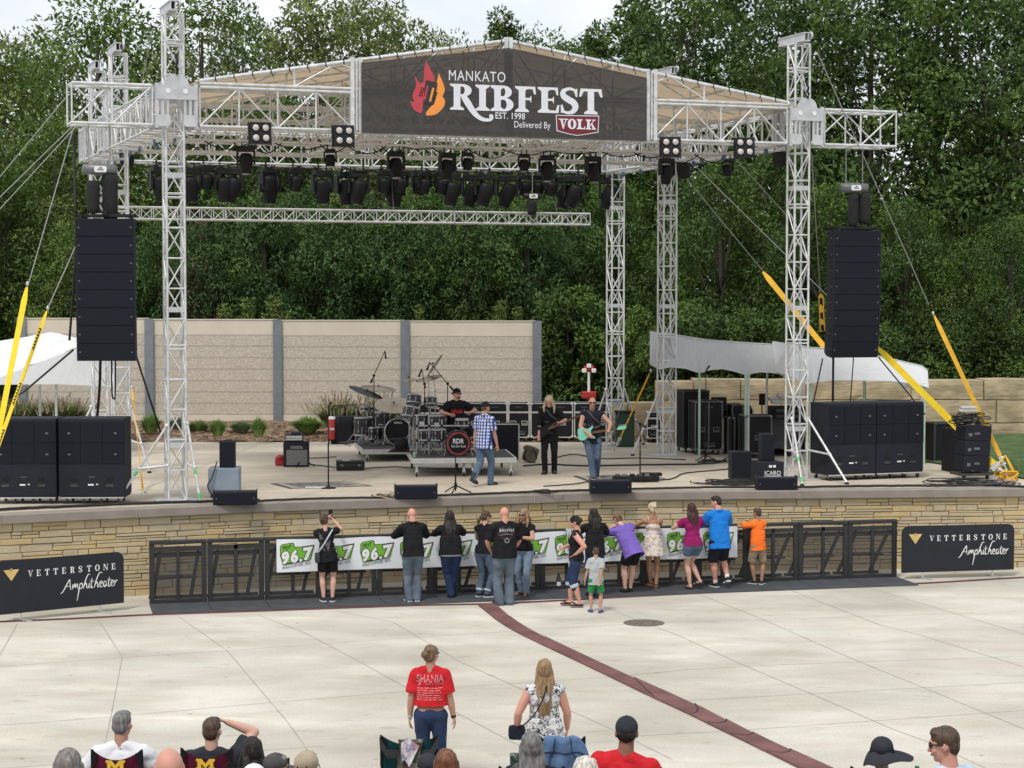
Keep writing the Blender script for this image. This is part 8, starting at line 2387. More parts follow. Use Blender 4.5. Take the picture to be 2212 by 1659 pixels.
P6 = person(at_bar(1133, 1286), BRZ + 2.35, 'woman with sunglasses, wavy light brown hair and pale jeans, facing left', 1.66, 1.02, .95, head=(-.1, .08, 0), arms=[((-.05, .24, 1.14), (-1, .1, -.5)), ((.06, .26, 1.18), (1, .1, -.5))], legs=[((-.07, .05, 0), .35), ((.09, -.04, 0), -.2)], skin='mid', top={'col': 'black', 'sleeve': .4, 'hem': .52}, bottom={'kind': 'trousers', 'len': .96, 'col': 'jeans_light'}, shoes={'kind': 'flipflop', 'col': 'brown'}, hair={'style': 'wavy', 'col': 'honey', 'len': .09, 'front': 1, 'wide': 1.1}, glasses=True, face=True, group=GP, bust=.8, hip=1.1)
o = thing('shoulder_bag', 'black crossbody bag on the woman with sunglasses', 'bag', at_bar(1133, 1286), BRZ + 2.35)
MB().bbox((.0, .155, .98), (.26, .07, .17), .03).build('pouch', CL['black'], o); MB().path(smooth_line([(-.12, .12, 1.02), (-.1, .13, 1.25), (-.0, .12, 1.36), (.1, .05, 1.42)], 5), .009, 5).build('strap', CL['black'], o)
person(at_bar(1245, 1307), BRZ + 1.15, 'woman in black tank top and rolled denim shorts with a hand on her hip', 1.66, 1.22, 1.0, head=(.1, .25, 0), arms=[((-.185, -.02, .97), (-.5, -1, .1), (.6, .6, 0)), ((.12, .25, 1.05), (1, -.2, -.3))], legs=[((-.10, -.08, 0), .05), ((.07, .12, 0), .1)], skin='pink', top={'col': 'black', 'sleeve': 0, 'hem': .50, 'inf': .012}, bottom={'kind': 'shorts', 'len': .64, 'col': 'jeans_dark', 'cuff': .07, 'inf': .014}, shoes={'kind': 'flipflop', 'col': 'black'}, hair={'style': 'bun', 'col': 'dark'}, hat={'kind': 'bandana', 'col': 'black'}, face=True, group=GP, bust=.9, hip=1.1, curl=.1)
person(at_bar(1283, 1287), BRZ, 'woman with dark shoulder length hair in a black hooded jacket, behind the small boy', 1.68, 1.12, 1.05, lean=.15, pelvis=(0, -.08, .86), head=(0, .1, 0), arms=rail(1.68, y=.28), top={'col': 'black', 'sleeve': 1.8, 'hem': .47, 'inf': .018}, bottom={'kind': 'trousers', 'len': 1, 'col': 'jeans_dark'}, shoes={'col': 'black'}, hair={'style': 'long', 'col': 'dark', 'len': .12, 'wide': 1.3}, group=GP)
person(at(1287, 1323, 0), BRZ - .15, 'small boy in grey T-shirt and green shorts with one hand behind his back', 1.19, .92, .9, head=(.05, .05, 0), arms=['down', ((.03, -.16, .50), (1, -.6, 0), (0, -1, 0))], legs=[((-.08, .03, 0), .2), ((.07, -.05, 0), -.5)], skin='mid', top={'col': 'grey', 'sleeve': .7, 'hem': .43, 'inf': .014}, bottom={'kind': 'shorts', 'len': .42, 'col': 'green', 'loose': 1.8, 'inf': .014}, shoes={'kind': 'clog', 'col': 'blue'}, hair={'style': 'short', 'col': 'brown'}, group='children watching the show', voxel=.009)
person(at_bar(1350, 1277), BRZ + .1, 'woman in a purple T-shirt bent far over the barricade', 1.66, 1.2, 1.05, lean=.62, pelvis=(.02, -.29, .84), side=-.22, head=(.5, .6, 0), arms=[((-.16, .30, RAILZ - .02), (-1, -.1, -.5), (0, .2, -1)), ((.02, .36, RAILZ), (1, -.1, -.3), (0, .2, -1))], legs=[((-.06, -.15, 0), .1), ((.07, -.10, 0), -.1)], top={'col': 'purple', 'sleeve': .95, 'hem': .42, 'inf': .02}, bottom={'kind': 'shorts', 'len': .36, 'col': 'black', 'loose': 1.6}, shoes={'kind': 'clog', 'col': 'black'}, hair={'style': 'bun', 'col': 'lightbrown'}, group=GP)
P11 = person(at_bar(1409, 1271), BRZ - .05, 'blond woman with pinned up hair in a short floral dress with thin straps', 1.68, .92, .92, lean=.1, pelvis=(0, -.05, .87), head=(.2, .0, 0), arms=[((-.14, .33, RAILZ), (-1, -.3, -.3), (0, .2, -1)), ((.0, .35, RAILZ), (1, -.3, -.3), (0, .2, -1))], legs=[((-.0, .10, 0), .35), ((.07, -.03, 0), -.25)], skin='tan', bottom={'kind': 'dress', 'len': .385, 'top': .62, 'col': 'floral', 'flare': 1.0}, shoes={'kind': 'wedge', 'col': 'brown'}, hair={'style': 'updo', 'col': 'paleblond', 'tail': 1}, group=GP, hip=1.05)
T = P11['T']; s_ = MB()
for s in (-1, 1): s_.path([T(s * .055, -.058, .755), T(s * .06, -.045, .82), T(s * .06, .0, .845), T(s * .055, .05, .76)], .008, 6)
s_.build('shoulder_strap', CL['floral'], P11['root'])
person(at_bar(1494, 1272), BRZ + .05, 'woman in a magenta top and denim shorts with burgundy hair, one foot tucked behind', 1.68, 1.12, 1.0, lean=.14, pelvis=(.0, -.07, .865), head=(-.1, .1, 0), arms=[((-.13, .32, RAILZ), (-1, -.3, -.4), (0, .2, -1)), ((.10, .33, RAILZ), (1, -.3, -.3), (0, .2, -1))], legs=[((-.04, -.02, 0), .1), ((.14, -.02, .02), .5, .07)], top={'col': 'magenta', 'sleeve': .45, 'hem': .50}, bottom={'kind': 'shorts', 'len': .26, 'col': 'jeans', 'cuff': .03, 'loose': 1.2}, shoes={'kind': 'flipflop', 'col': 'black'}, hair={'style': 'long', 'col': 'burgundy', 'len': .15, 'wide': 1.05}, group=GP, hip=1.12)
person(at_bar(1550, 1269), BRZ + .08, 'tall man in a bright blue shirt and black shorts with crossed ankles, head turned left', 1.83, 1.22, 1.15, lean=.16, pelvis=(.0, -.10, .93), head=(.75, .2, 0), arms=[((-.12, .33, RAILZ), (-1, -.3, -.4), (0, .2, -1)), ((.08, .35, RAILZ), (1, -.3, -.3), (0, .2, -1))], legs=[((-.01, .07, 0), .15), ((.16, -.10, .04), -.15, .08)], skin='pink', top={'col': 'blue', 'sleeve': .95, 'hem': .43, 'inf': .02, 'collar': 1}, bottom={'kind': 'shorts', 'len': .47, 'col': 'navy', 'loose': 1.8, 'inf': .018}, shoes={'col': 'black', 'sole': 'white', 'sock': .18}, hair={'style': 'short', 'col': 'dark'}, face=True, group=GP)
person(at_bar(1637, 1262), BRZ + .25, 'boy in an orange T-shirt and khaki shorts, rightmost at the barricade', 1.52, .9, .88, lean=.04, head=(.25, .0, 0), arms=[((-.22, .34, RAILZ), (-1, -.1, -.5), (0, .2, -1)), ((-.02, .34, RAILZ), (1, -.1, -.5), (0, .2, -1))], legs=[((-.04, .06, 0), .3), ((.06, -.04, 0), -.9)], skin='tan', top={'col': 'orange', 'sleeve': .7, 'hem': .45, 'inf': .016}, bottom={'kind': 'shorts', 'len': .47, 'col': 'khaki', 'loose': 1.7, 'inf': .014}, shoes={'col': 'black', 'sole': 'white'}, hair={'style': 'short', 'col': 'brown', 'big': 1.06}, group='children watching the show', voxel=.010)
bx_ = BPt(1229, 1200)[0]
o = thing('hanging_shirt', 'grey and white striped shirt hung over the barricade rail', 'shirt', BP0 + bd * bx_, BRZ)
mb = MB(); rows = []
for j in range(14):
 t = j / 13; w_ = .17 - .07 * t if j < 7 else .10
 rows.append([Vector((-w_ * .5 + w_ * i / 10 + .02 * math.sin(t * 3), -.15 - .012 * math.sin(i * 1.3 + j * .4) + (.10 if j == 0 else 0), BH + .045 - .86 * t)) for i in range(11)])
sheet(mb, rows); rows = [[Vector((.02 + .13 * i / 8, -.16 - .01 * math.sin(i + j * .5), BH + .045 - .36 * j / 6)) for i in range(9)] for j in range(7)]; sheet(mb, rows)
mb.build('cloth', CL['vstriped'], o)
GS = 'band members on the stage'
person(at(1046, 1049, SZ), -.62, 'singer in a blue and white plaid shirt and black cap walking away across the stage', 1.80, 1.02, 1.05, lean=.05, head=(-.1, .05, 0), arms=[((-.27, .02, .80), (-.4, -1, 0)), ((.24, .16, .80), (.4, -1, 0))], legs=[((-.02, -.34, .02), .1, .10), ((.05, .16, 0), -.15)], skin='mid', top={'col': 'plaid', 'sleeve': .75, 'hem': .44, 'inf': .016, 'collar': 1}, bottom={'kind': 'trousers', 'len': 1, 'col': 'jeans', 'inf': .013}, shoes={'kind': 'boot', 'col': 'black'}, hair={'style': 'short', 'col': 'brown'}, hat={'kind': 'cap', 'col': 'black'}, group=GS)
def guitar(o_name, label, p, rz, body_m, dark, x, z, yaw, tilt, bass=False):
 """body at x, z in front of the player; neck rises towards +x by tilt"""
 o = thing(o_name, label, 'guitar', p, rz)
 k = 1.0
 Mg = Matrix.Translation((x, .20, z)) @ Matrix.Rotation(yaw, 4, 'Z') @ Matrix.Rotation(-tilt, 4, 'Y') @ Matrix.Rotation(PI / 2, 4, 'X')
 shape = [(-.21, .0), (-.19, .13), (-.08, .165), (.03, .115), (.11, .13), (.19, .17), (.20, .13), (.14, .06), (.13, 0), (.15, -.06), (.21, -.12), (.19, -.16), (.10, -.12), (.02, -.115), (-.08, -.165), (-.19, -.14)]
 pl = [(q.x * .86, q.y * .86) for q in smooth_line([(a, b_, 0) for a, b_ in shape + [shape[0]]], 4)[:-1]]
 MB().prism(pl, -.022, .022, Mg).build('guitar_body', body_m, o)
 g_ = MB(); g_.prism([(.02, .09), (.12, .06), (.13, -.05), (.05, -.10), (-.03, -.07), (-.04, .02)], -.026, -.0225, Mg); g_.build('pickguard', dark, o)
 nl = .60 if not bass else .78
 nk = MB(); nk.prism([(.10, .028), (.10 + nl, .022), (.10 + nl, -.022), (.10, -.028)], -.034, -.018, Mg); nk.build('neck', mat('guitar_neck', (.12, .06, .03), rough=.4) if 'gneck' not in M else M['gneck'], o)
 M['gneck'] = bpy.data.materials['guitar_neck']
 hs = MB(); hs.prism([(.10 + nl, .022), (.14 + nl, .05), (.29 + nl, .055), (.30 + nl, .0), (.26 + nl, -.025), (.10 + nl, -.022)], -.03, -.014, Mg); hs.build('headstock', body_m if not bass else dark, o)
 tn = MB()
 for i in range(5): tn.ball(Mg @ Vector((.14 + nl + .032 * i, .07, -.02)), .012, 8, 6)
 tn.build('tuning_peg', M['chrome'], o)
 b_ = MB(); b_.prism([(-.13, .04), (-.09, .04), (-.09, -.04), (-.13, -.04)], -.034, -.0225, Mg); b_.prism([(.0, .038), (.03, .038), (.03, -.038), (.0, -.038)], -.031, -.0265, Mg); b_.build('bridge', M['chrome'], o)
 MB().path(smooth_line([Mg @ Vector((-.2, .02, 0)), Vector((-.16, .1, 1.18)), Vector((-.05, .155, 1.33)), Vector((.10, .06, 1.50)), Vector((.10, -.1, 1.42)), Vector((.14, .05, 1.2)), Mg @ Vector((.18, .15, 0))], 5), .022, 6).build('strap', dark, o)
 return o
q = at(1187, 1023, SZ)
person(q, PI - .12, 'bass player with long blond hair, dressed in black, looking down at the bass guitar', 1.80, 1.0, 1.02, lean=-.0, head=(-.15, .38, 0), arms=[((-.30, .34, 1.20), (-1, -.1, -.5), (0, -.5, 1)), ((.22, .24, .90), (1, -.6, -.1), (-.3, -1, 0))], legs=[((-.10, -.08, 0), .2, 0), ((.09, .10, 0), -.15)], skin='pink', top={'col': 'black', 'sleeve': 1.2, 'hem': .41, 'inf': .02, 'collar': 1}, bottom={'kind': 'trousers', 'len': 1, 'col': 'black'}, shoes={'kind': 'boot', 'col': 'black'}, hair={'style': 'long', 'col': 'paleblond', 'len': .12, 'front': 1, 'wide': 1.2}, face='beard', group=GS)
guitar('bass_guitar', 'black bass guitar held by the bass player', q, PI - .12, M['black'], M['dgrey'], .12, .98, PI, .42, True)
q = at(1279, 1034, SZ)
person(q, PI - .02, 'guitarist with sunglasses and a sleeveless black shirt walking forward with the guitar', 1.82, 1.10, 1.12, head=(.05, .1, 0), arms=[((-.36, .33, 1.11), (-1, -.2, -.5), (0, -.4, 1)), ((.10, .27, 1.02), (1, -.4, -.1), (-.2, -1, 0))], legs=[((-.10, -.16, 0), .15, .05), ((-.03, .12, 0), -.05)], skin='mid', top={'col': 'navy', 'sleeve': .12, 'hem': .43, 'inf': .018, 'collar': 1}, bottom={'kind': 'trousers', 'len': 1, 'col': 'jeans', 'inf': .014}, shoes={'col': 'black', 'sole': 'white'}, hair={'style': 'balding', 'col': 'grey'}, glasses=True, face='beard', group=GS)
M['teal'] = mat('guitar_seafoam', (.20, .56, .41), rough=.3, var=.08)
guitar('electric_guitar', 'sea green electric guitar played by the man in sunglasses', q, PI - .02, M['teal'], mat('pickguard_brown', (.06, .03, .03), rough=.4), .14, 1.02, PI, .14)
q = fpt(985, 46.1, SZ + .42)
Pd = person(q, PI + .25, 'seated drummer in a backward black cap and black shirt with red print', 1.80, 1.15, 1.1, pelvis=(0, 0, .60), lean=.05, head=(.65, .05, 0), arms=[((-.28, .33, .92), (-1, -.4, -.2)), ((.24, .36, .88), (1, -.4, -.2))], legs=[((-.22, .40, 0), .3), ((.20, .42, 0), -.3)], skin='pink', top={'col': 'black', 'sleeve': .8, 'hem': .50, 'inf': .02}, bottom={'kind': 'trousers', 'len': .62, 'col': 'black'}, shoes={'col': 'black'}, hair={'style': 'balding', 'col': 'auburn'}, hat={'kind': 'capback', 'col': 'black'}, glasses=True, face='beard', group=GS)
def redp(mb):
 rq = random.Random(3)
 for k in range(9):
  x = -.13 + k * .03; mb.add([(x, -.07, 0), (x + .035, -.075, 0), (x + .03, -.02 + rq.uniform(0, .05), 0), (x + .015, .0 + rq.uniform(0, .03), 0), (x + .003, -.03, 0)], [(0, 1, 2, 3, 4)])
 for s in (-1, 1): mb.add([(s * .02, .0, 0), (s * .035, -.005, 0), (s * .11, .13, 0), (s * .095, .135, 0)], [(0, 1, 2, 3)])
decal(Pd, 'shirt', redp, 'chest_print', mat('print_red', (.38, .02, .02), rough=.9, var=.3), fwd=1)
GC_ = 'two women standing on the open concrete'
Yp = 22.9; q = Vector((atY(930, 1500, Yp).x, Yp, 0))
PR = person(q, -.05, 'woman in a red tour T-shirt and dark jeans with her hair in a bun', 1.665, 1.12, 1.0, head=(-.45, .0, 0), arms=[((-.245, .02, .80), (-.5, -1, 0)), ((.27, .03, .80), (.5, -1, 0))], legs=[((-.08, .0, 0), .1), ((.09, .02, 0), -.1)], skin='mid', top={'col': 'red', 'sleeve': .78, 'hem': .575, 'inf': .018, 'flare': .98}, bottom={'kind': 'trousers', 'len': 1, 'col': 'jeans_dark', 'inf': .012}, shoes={'col': 'white'}, hair={'style': 'bun', 'col': 'lightbrown', 'big': 1.1}, glasses=True, face=True, group=GC_, voxel=.008, hip=1.12)
def shania(mb):
 I4 = Matrix.Identity(4)
 put_text(mb, 'SHANIA', -.155, .04, .165, .13, 0, I4, bold=.01); mb.add([(-.14, -.0, 0), (-.12, .0, 0), (-.075, .09, 0), (-.085, .09, 0)], [(0, 1, 2, 3)])
 put_text(mb, 'QUEEN OF ME TOUR', -.05, .012, .16, .032, 0, I4)
 rq = random.Random(4)
 for k in range(6):
  z = -.03 - k * .027
  x0 = -.15
  while x0 < .12:
   x1 = min(.15, x0 + rq.uniform(.02, .07)); q_ = rq.uniform(-.003, .003)
   mb.add([(x0, z + q_, 0), (x1, z + q_, 0), (x1, z + q_ + .008, 0), (x0, z + q_ + .008, 0)], [(0, 1, 2, 3)]); x0 = x1 + rq.uniform(.008, .02)
decal(PR, 'shirt', shania, 'tour_print', mat('print_pale_pink', (.56, .27, .28), rough=.9), off=.004)
for c, m_ in ((PR['wr'][0], CL['cuff']), (PR['wr'][1], CL['black'])):
 e = MB(); d = (c - PR['el'][0 if c is PR['wr'][0] else 1]).normalized(); e.lathe([(.031, -.012), (.033, 0), (.031, .012)], c - d * .02, 16, 0, d.to_track_quat('Z', 'Y').to_matrix()); e.build('bracelet', m_, PR['root'])
Yp = 22.0; q = Vector((atY(1176, 1500, Yp).x, Yp, 0))
PB = person(q, .05, 'woman with long honey blond hair in a black and white floral top, seen from behind', 1.66, 1.30, 1.06, head=(-.05, .05, 0), arms=[((-.31, .06, .85), (-.6, -1, 0)), ((.27, .16, .84), (.6, -1, 0))], skin='pink', top={'col': 'bwfloral', 'sleeve': 0, 'hem': .44, 'inf': .016, 'flare': 1.15, 'wr': .01}, bottom={'kind': 'trousers', 'len': 1, 'col': 'jeans_light'}, shoes={'kind': 'flipflop', 'col': 'brown'}, hair={'style': 'long', 'col': 'honey', 'len': .265, 'wide': 1.05}, group=GC_, voxel=.008, hip=1.08)
o = thing('shoulder_bag', 'dark navy bag on a thin strap at the left hip of the blond woman', 'bag', q, .05)
MB().bbox((-.31, .02, .83), (.19, .1, .17), .05).build('pouch', CL['navy'], o)
MB().path(smooth_line([(.03, -.05, 1.40), (-.01, -.185, 1.3), (-.1, -.22, 1.12), (-.22, -.16, .97), (-.29, -.03, .9)], 6), .0085, 6).build('strap', CL['black'], o)
M['maroonc'] = cloth('chair_maroon', (.14, .014, .04), .15); M['goldlogo'] = mat('logo_gold', (.72, .46, .04), rough=.7); M['teal2'] = cloth('chair_teal', (.01, .07, .075), .15); M['chairgrey'] = cloth('chair_grey', (.045, .047, .05), .15)
def camp_chair(p, rz, label, col, logo=False, w_=.50, top_=.88):
 o = thing('camp_chair', label, 'chair', p, rz, 'folding camp chairs of the crowd')
 f = MB()
 for s in (-1, 1):
  f.tube((s * w_ / 2, -.22, top_), (s * w_ / 2, -.12, .42), .012); f.tube((s * w_ / 2, -.12, .42), (s * w_ / 2, .28, .40), .011); f.tube((s * w_ / 2, .28, .60), (s * w_ / 2, .28, .02), .012); f.tube((s * w_ / 2, -.12, .42), (s * w_ / 2, -.2, .02), .012)
  f.tube((s * w_ / 2, -.2, .05), (-s * w_ / 2, .28, .40), .011); f.tube((-s * w_ / 2, -.2, .05), (-s * w_ / 2, .28, .38), .010)
 f.build('frame', M['blackm'], o)
 sh_ = MB(); rows = []
 for j in range(9):
  t = j / 8; rows.append([])
  for i in range(13):
   x = (i / 12 - .5) * w_ * 1.03; s_ = 1 - (2 * i / 12 - 1) ** 2
   z = top_ + .01 - .45 * t - (.085 * s_ * (1 - t) ** 2); y = -.225 + .11 * t - .055 * s_ * (1 - .3 * t)
   rows[-1].append(Vector((x, y, z)))
 sheet(sh_, rows); sheet(sh_, [[q_ + Vector((0, .008, 0)) for q_ in r] for r in reversed(rows)]); sh_.build('back_fabric', M[col], o)
 for s in (-1, 1): MB().prism([(s * w_ / 2 * 1.04, top_ + .015), (s * (w_ / 2 - .055), top_ - .035), (s * (w_ / 2 - .02), top_ - .12), (s * w_ / 2 * 1.04, top_ - .3)], -.006, .006, X4(-.245)).build('corner_patch', CL['black'], o)
 se = MB(); rows = [[Vector(((i / 8 - .5) * w_, -.12 + .42 * j / 6, .42 - .05 * math.sin(PI * i / 8))) for i in range(9)] for j in range(7)]; sheet(se, rows); se.build('seat', M[col], o)
 if logo:
  lm = MB(); Mx = X4(-.296); k = .165
  Mp = [(-.5, .0), (-.5, .13), (-.42, .13), (-.42, .47), (-.5, .47), (-.5, .6), (-.2, .6), (0, .33), (.2, .6), (.5, .6), (.5, .47), (.42, .47), (.42, .13), (.5, .13), (.5, 0), (.15, 0), (.15, .13), (.22, .13), (.22, .33), (.03, .1), (-.03, .1), (-.22, .33), (-.22, .13), (-.15, .13), (-.15, 0)]
  lm.prism([(x * k, top_ - .165 + z * k * .95) for x, z in Mp], .0, .003, Mx); lm.build('gold_letter', M['goldlogo'], o)
 return o
GF = 'seated people in the foreground'
def sitter(u, vtop, Y, label, chair=None, chlab='', rz=0.0, hh=1.72, crown=0.0, **k):
 """the top of the head stands at row vtop"""
 q = atY(u, vtop, Y); g = terr(Y)
 hs = q.z - g - crown
 pz = hs - .485 * hh * math.cos(k.get('lean', 0)) - k.get('dz', 0); k.pop('dz', None)
 k.setdefault('legs', [((-.12, .48, 0), .1), ((.12, .48, 0), -.1)])
 k.setdefault('arms', [((-.22, .28, pz + .16), (-1, -.4, -.2)), ((.22, .28, pz + .16), (1, -.4, -.2))])
 k['arms'] = [(a[0], a[1]) if not callable(a) else a(pz) for a in k['arms']] if k['arms'] else None
 k.setdefault('bottom', {'kind': 'trousers', 'len': 1, 'col': 'jeans_dark'}); k.setdefault('shoes', {'col': 'black'})
 P = person(Vector((q.x, Y, g)), rz, label, hh, pelvis=(0, 0, pz), group=GF, **k)
 if chair:
  camp_chair(Vector((q.x, Y, g)) + Matrix.Rotation(rz, 3, 'Z') @ Vector((0, .02, 0)), rz, chlab, chair[0], *chair[1:])
 return P
sitter(262, 1534, 16.9, 'grey haired man in a white shirt on a maroon camp chair', ('maroonc', True, .42, .945), 'maroon camp chair with gold letter under the man in the white shirt', .0, 1.78, 0, b=1.12, sh=1.15, head=(-.25, 0, 0), skin='mid', top={'col': 'white', 'sleeve': .9, 'hem': .5, 'inf': .02}, hair={'style': 'short', 'col': 'silver'}, voxel=.008)
sitter(457, 1548, 17.2, 'man in a dark T-shirt shading his eyes with his right hand', ('maroonc', True, .44, .94), 'maroon camp chair with gold letter under the man shading his eyes', -.05, 1.78, 0, b=1.05, sh=1.12, head=(-.15, -.02, 0), skin='fair', arms=[((-.24, .26, .62), (-1, -.4, -.2)), lambda pz: ((.115, .12, pz + .79), (1, -.1, -.75), (-.6, -.2, -.6))], top={'col': 'charcoal', 'sleeve': .72, 'hem': .5, 'inf': .018}, hair={'style': 'short', 'col': 'brown'}, voxel=.008, curl=.25)
GH = dict(voxel=.009)
sitter(147, 1617, 12.5, 'woman with grey brown hair, leftmost in the foreground crowd', ('chairgrey',), 'grey camp chair under the woman at the left', 0, 1.66, .0, b=1.1, top={'col': 'charcoal', 'sleeve': .6, 'hem': .5}, hair={'style': 'bob', 'col': 'grey', 'big': 1.15}, **GH)
sitter(366, 1612, 10.6, 'bald man in the foreground between the two maroon chairs', ('chairgrey',), 'grey camp chair under the bald man', 0, 1.78, .0, b=1.15, head=(.25, 0, 0), skin='pink', top={'col': 'navy', 'sleeve': .6, 'hem': .5}, glasses=True, face=True, **GH)
sitter(548, 1592, 16.4, 'dark haired woman just right of the man shading his eyes', ('chairgrey',), 'grey camp chair under the dark haired woman', .3, 1.62, 0, b=1.0, head=(.35, .2, 0), top={'col': 'paleblue', 'sleeve': .6, 'hem': .5}, hair={'style': 'long', 'col': 'dark', 'len': .17, 'wide': 1.1, 'front': 1}, **GH)
sitter(594, 1627, 14.6, 'person in a faded dark grey cap in the foreground', ('chairgrey',), 'grey camp chair under the person in the dark cap', -.7, 1.66, 0, b=1.0, head=(-.5, 0, 0), top={'col': 'charcoal', 'sleeve': .6, 'hem': .5}, hair={'style': 'short', 'col': 'grey'}, hat={'kind': 'cap', 'col': 'fadedcap'}, **GH) if M.setdefault('fadedcap', cloth('cap_faded', (.085, .08, .08), .35, 8)) else 0
sitter(661, 1623, 13.4, 'person in a tan cap worn with its strap to the camera', ('chairgrey',), 'grey camp chair under the person in the tan cap', -.1, 1.70, 0, b=1.05, head=(-.12, 0, 0), top={'col': 'navy', 'sleeve': .6, 'hem': .5}, hair={'style': 'short', 'col': 'brown'}, hat={'kind': 'cap', 'col': 'khaki2', 'strap': 1}, **GH) if M.setdefault('khaki2', cloth('cap_tan', (.37, .31, .22), .12, 8)) else 0
sitter(548, 1651, 12.2, 'person in a white cap of which only the top shows', ('chairgrey',), 'grey camp chair under the white cap', 0, 1.6, 0, top={'col': 'white', 'sleeve': .6, 'hem': .5}, hair={'style': 'short', 'col': 'grey'}, hat={'kind': 'cap', 'col': 'white'}, **GH)
sitter(925, 1628, 14.8, 'person in a dark cap in front of the empty chair', ('chairgrey',), 'grey camp chair under the person in the dark cap by the empty chair', 0, 1.66, 0, top={'col': 'charcoal', 'sleeve': .6, 'hem': .5}, hair={'style': 'short', 'col': 'dark'}, hat={'kind': 'cap', 'col': 'charcoal'}, head=(.2, 0, 0), **GH)
sitter(964, 1618, 14.2, 'person with auburn hair next to the dark cap', ('chairgrey',), 'grey camp chair under the person with auburn hair', 0, 1.62, 0, top={'col': 'navy', 'sleeve': .6, 'hem': .5}, hair={'style': 'bob', 'col': 'auburn'}, **GH)
sitter(1148, 1581, 15.6, 'woman with long charcoal grey hair beside the denim jacket', ('chairgrey',), 'grey camp chair under the woman with charcoal hair', 0, 1.66, 0, b=1.1, top={'col': 'navy', 'sleeve': .6, 'hem': .5}, hair={'style': 'long', 'col': 'silver', 'len': .2, 'wide': 1.0}, **GH)
sitter(1265, 1634, 12.5, 'white haired person in front of the denim jacket', ('chairgrey',), 'grey camp chair under the white haired person', 0, 1.62, 0, top={'col': 'paleblue', 'sleeve': .6, 'hem': .5}, hair={'style': 'bob', 'col': 'white', 'big': 1.1}, **GH)
sitter(1336, 1546, 15.0, 'man in a black cap and red T-shirt sitting with a raised shoulder', ('chairgrey',), 'grey camp chair under the man in the red T-shirt', -.15, 1.80, .0, b=1.15, sh=1.15, side=.10, head=(.1, 0, 0), skin='dark', top={'col': 'red', 'sleeve': .75, 'hem': .5, 'inf': .02}, hair={'style': 'balding', 'col': 'dark'}, hat={'kind': 'cap', 'col': 'charcoal', 'strap': 1}, voxel=.008)
sitter(1905, 1588, 15.5, 'person in a wide black sun hat with a drooping brim', ('chairgrey',), 'grey camp chair under the black sun hat', -.1, 1.64, .03, b=1.0, head=(-.15, .05, .0), top={'col': 'black', 'sleeve': .6, 'hem': .5}, hair={'style': 'short', 'col': 'dark'}, hat={'kind': 'sunhat', 'col': 'charcoal'}, **GH)
sitter(2048, 1567, 13.3, 'man in a pale blue shirt and dark sunglasses in profile, rightmost in the foreground', ('chairgrey',), 'grey camp chair under the man in the pale blue shirt', .55, 1.80, 0, b=1.1, sh=1.05, head=(.75, .12, 0), skin='pink', top={'col': 'paleblue', 'sleeve': .8, 'hem': .5, 'inf': .018, 'collar': 1}, hair={'style': 'short', 'col': 'brown', 'big': 1.05}, glasses=True, face=True, voxel=.008)
pc = atY(884, 1588, 18.3); ec = camp_chair(Vector((pc.x, 18.5, pc.z - .90)), .0, 'empty black and teal camp chair with a camouflage towel over its back', 'teal2', False, .52, .90)
MB().prism([(-.275, .90), (-.2, .78), (.2, .78), (.275, .90), (.27, .8), (.2, .7), (-.2, .7), (-.27, .8)], -.004, .004, X4(-.28)).build('top_panel', M['chairgrey'], ec)
o = thing('towel', 'camouflage towel with a pink and white cloth hung over the empty camp chair', 'towel', Vector((pc.x, 18.5, pc.z - .90)))
def drape(mb, x0, x1, z0, z1, y, mi=0, n_=8):
 rows = [[Vector((x0 + (x1 - x0) * i / n_ + .012 * math.sin(j * .9 + i), y - .012 * math.sin(i * 1.6 + j * .3), z0 + (z1 - z0) * j / 9)) for i in range(n_ + 1)] for j in range(10)]
 rows.insert(0, [q_ + Vector((0, .09, -.02)) for q_ in rows[0]]); sheet(mb, rows, mi)
mb = MB(); drape(mb, -.10, .12, .885, .45, -.305); mb.build('camo_cloth', CL['camo'], o)
M['pinkcloth'] = pattern('cloth_pink_white', [(.66, .60, .62), (.6, .3, .36), (.66, .62, .64), (.3, .28, .4)], 24)
mb = MB(); n_ = 8
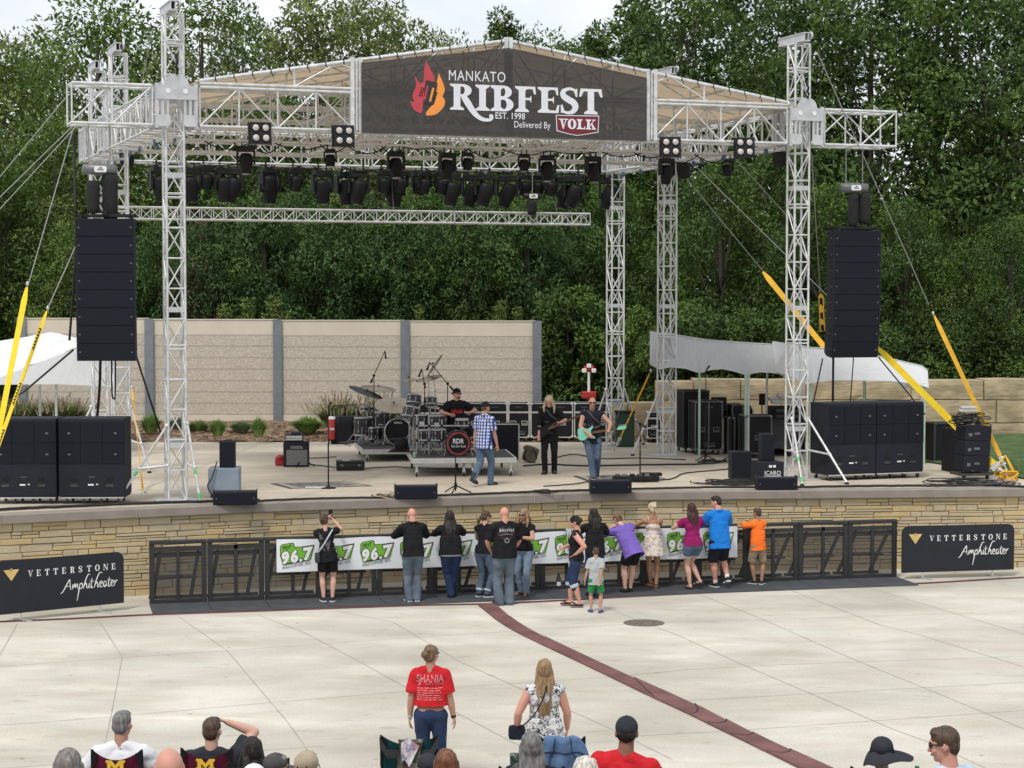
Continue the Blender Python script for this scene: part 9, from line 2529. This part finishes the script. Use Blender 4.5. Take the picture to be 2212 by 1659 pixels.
rows = [[Vector((-.07 + (.17 * (1 - .55 * j / 8)) * i / n_, -.325 - .01 * math.sin(i * 1.4 + j * .4), .90 - .20 * j / 8 - .015 * abs(i - 3))) for i in range(n_ + 1)] for j in range(9)]
sheet(mb, rows); mb.build('pink_cloth', M['pinkcloth'], o)
pj = atY(1215, 1591, 16.2); ch = camp_chair(Vector((pj.x, 16.4, pj.z - .90)), 0, 'camp chair hidden under the denim jacket', 'chairgrey', False, .36, .9)
o = thing('denim_jacket', 'blue denim jacket spread over the back of a camp chair', 'jacket', Vector((pj.x, 16.4, pj.z - .90)))
rows = []
for j in range(16):
 t = j / 15; rows.append([])
 for i in range(25):
  s_ = i / 24 * 2 - 1; wx = .19 + .07 * min(1, t * 3); x = s_ * wx
  z = .915 - .60 * t - .07 * abs(s_) ** 3 - .012 * math.cos(s_ * 5); y = -.29 - .02 * math.cos(s_ * 2) + .02 * noise.noise((x * 12, t * 6, 2.2)) - .012 * math.sin(s_ * 11 + t * 4)
  rows[-1].append(Vector((x, y, z)))
rows.insert(0, [q_ + Vector((0, .12, -.01)) for q_ in rows[0]])
mb = MB(); sheet(mb, rows); mb.build('jacket_body', cloth('denim_jacket_cloth', (.10, .17, .30), .2, 6), o)
sm6 = MB()
for s in (-1, 1): sm6.path([rows[1 + j][12 + s * (4 + j // 4)] + Vector((0, -.006, 0)) for j in range(15)], .004, 4)
sm6.path([rows[4][i] + Vector((0, -.006, 0)) for i in range(2, 23)], .004, 4); sm6.build('stitched_seam', CL['jeans_dark'], o)
e = thing('drink_bottle', 'green bottle neck at the bottom edge between the sun hat and the pale blue shirt', 'bottle', atY(1981, 1655, 13.0) - Vector((0, 0, .22)))
MB().lathe([(.035, 0), (.037, .12), (.014, .19), (.016, .22)], n=14).build('glass', mat('green_glass', (.02, .2, .06), rough=.2), e)
e = thing('tumbler', 'green and grey patterned tumbler left of the woman with charcoal hair', 'cup', atY(1111, 1628, 15.2) - Vector((0, 0, .2)))
MB().lathe([(.03, 0), (.036, .19), (.036, .2), (.01, .2)], n=18).build('cup_body', pattern('camo_green', [(.03, .07, .05), (.2, .22, .2), (.02, .03, .025), (.1, .14, .11)], 40), e)
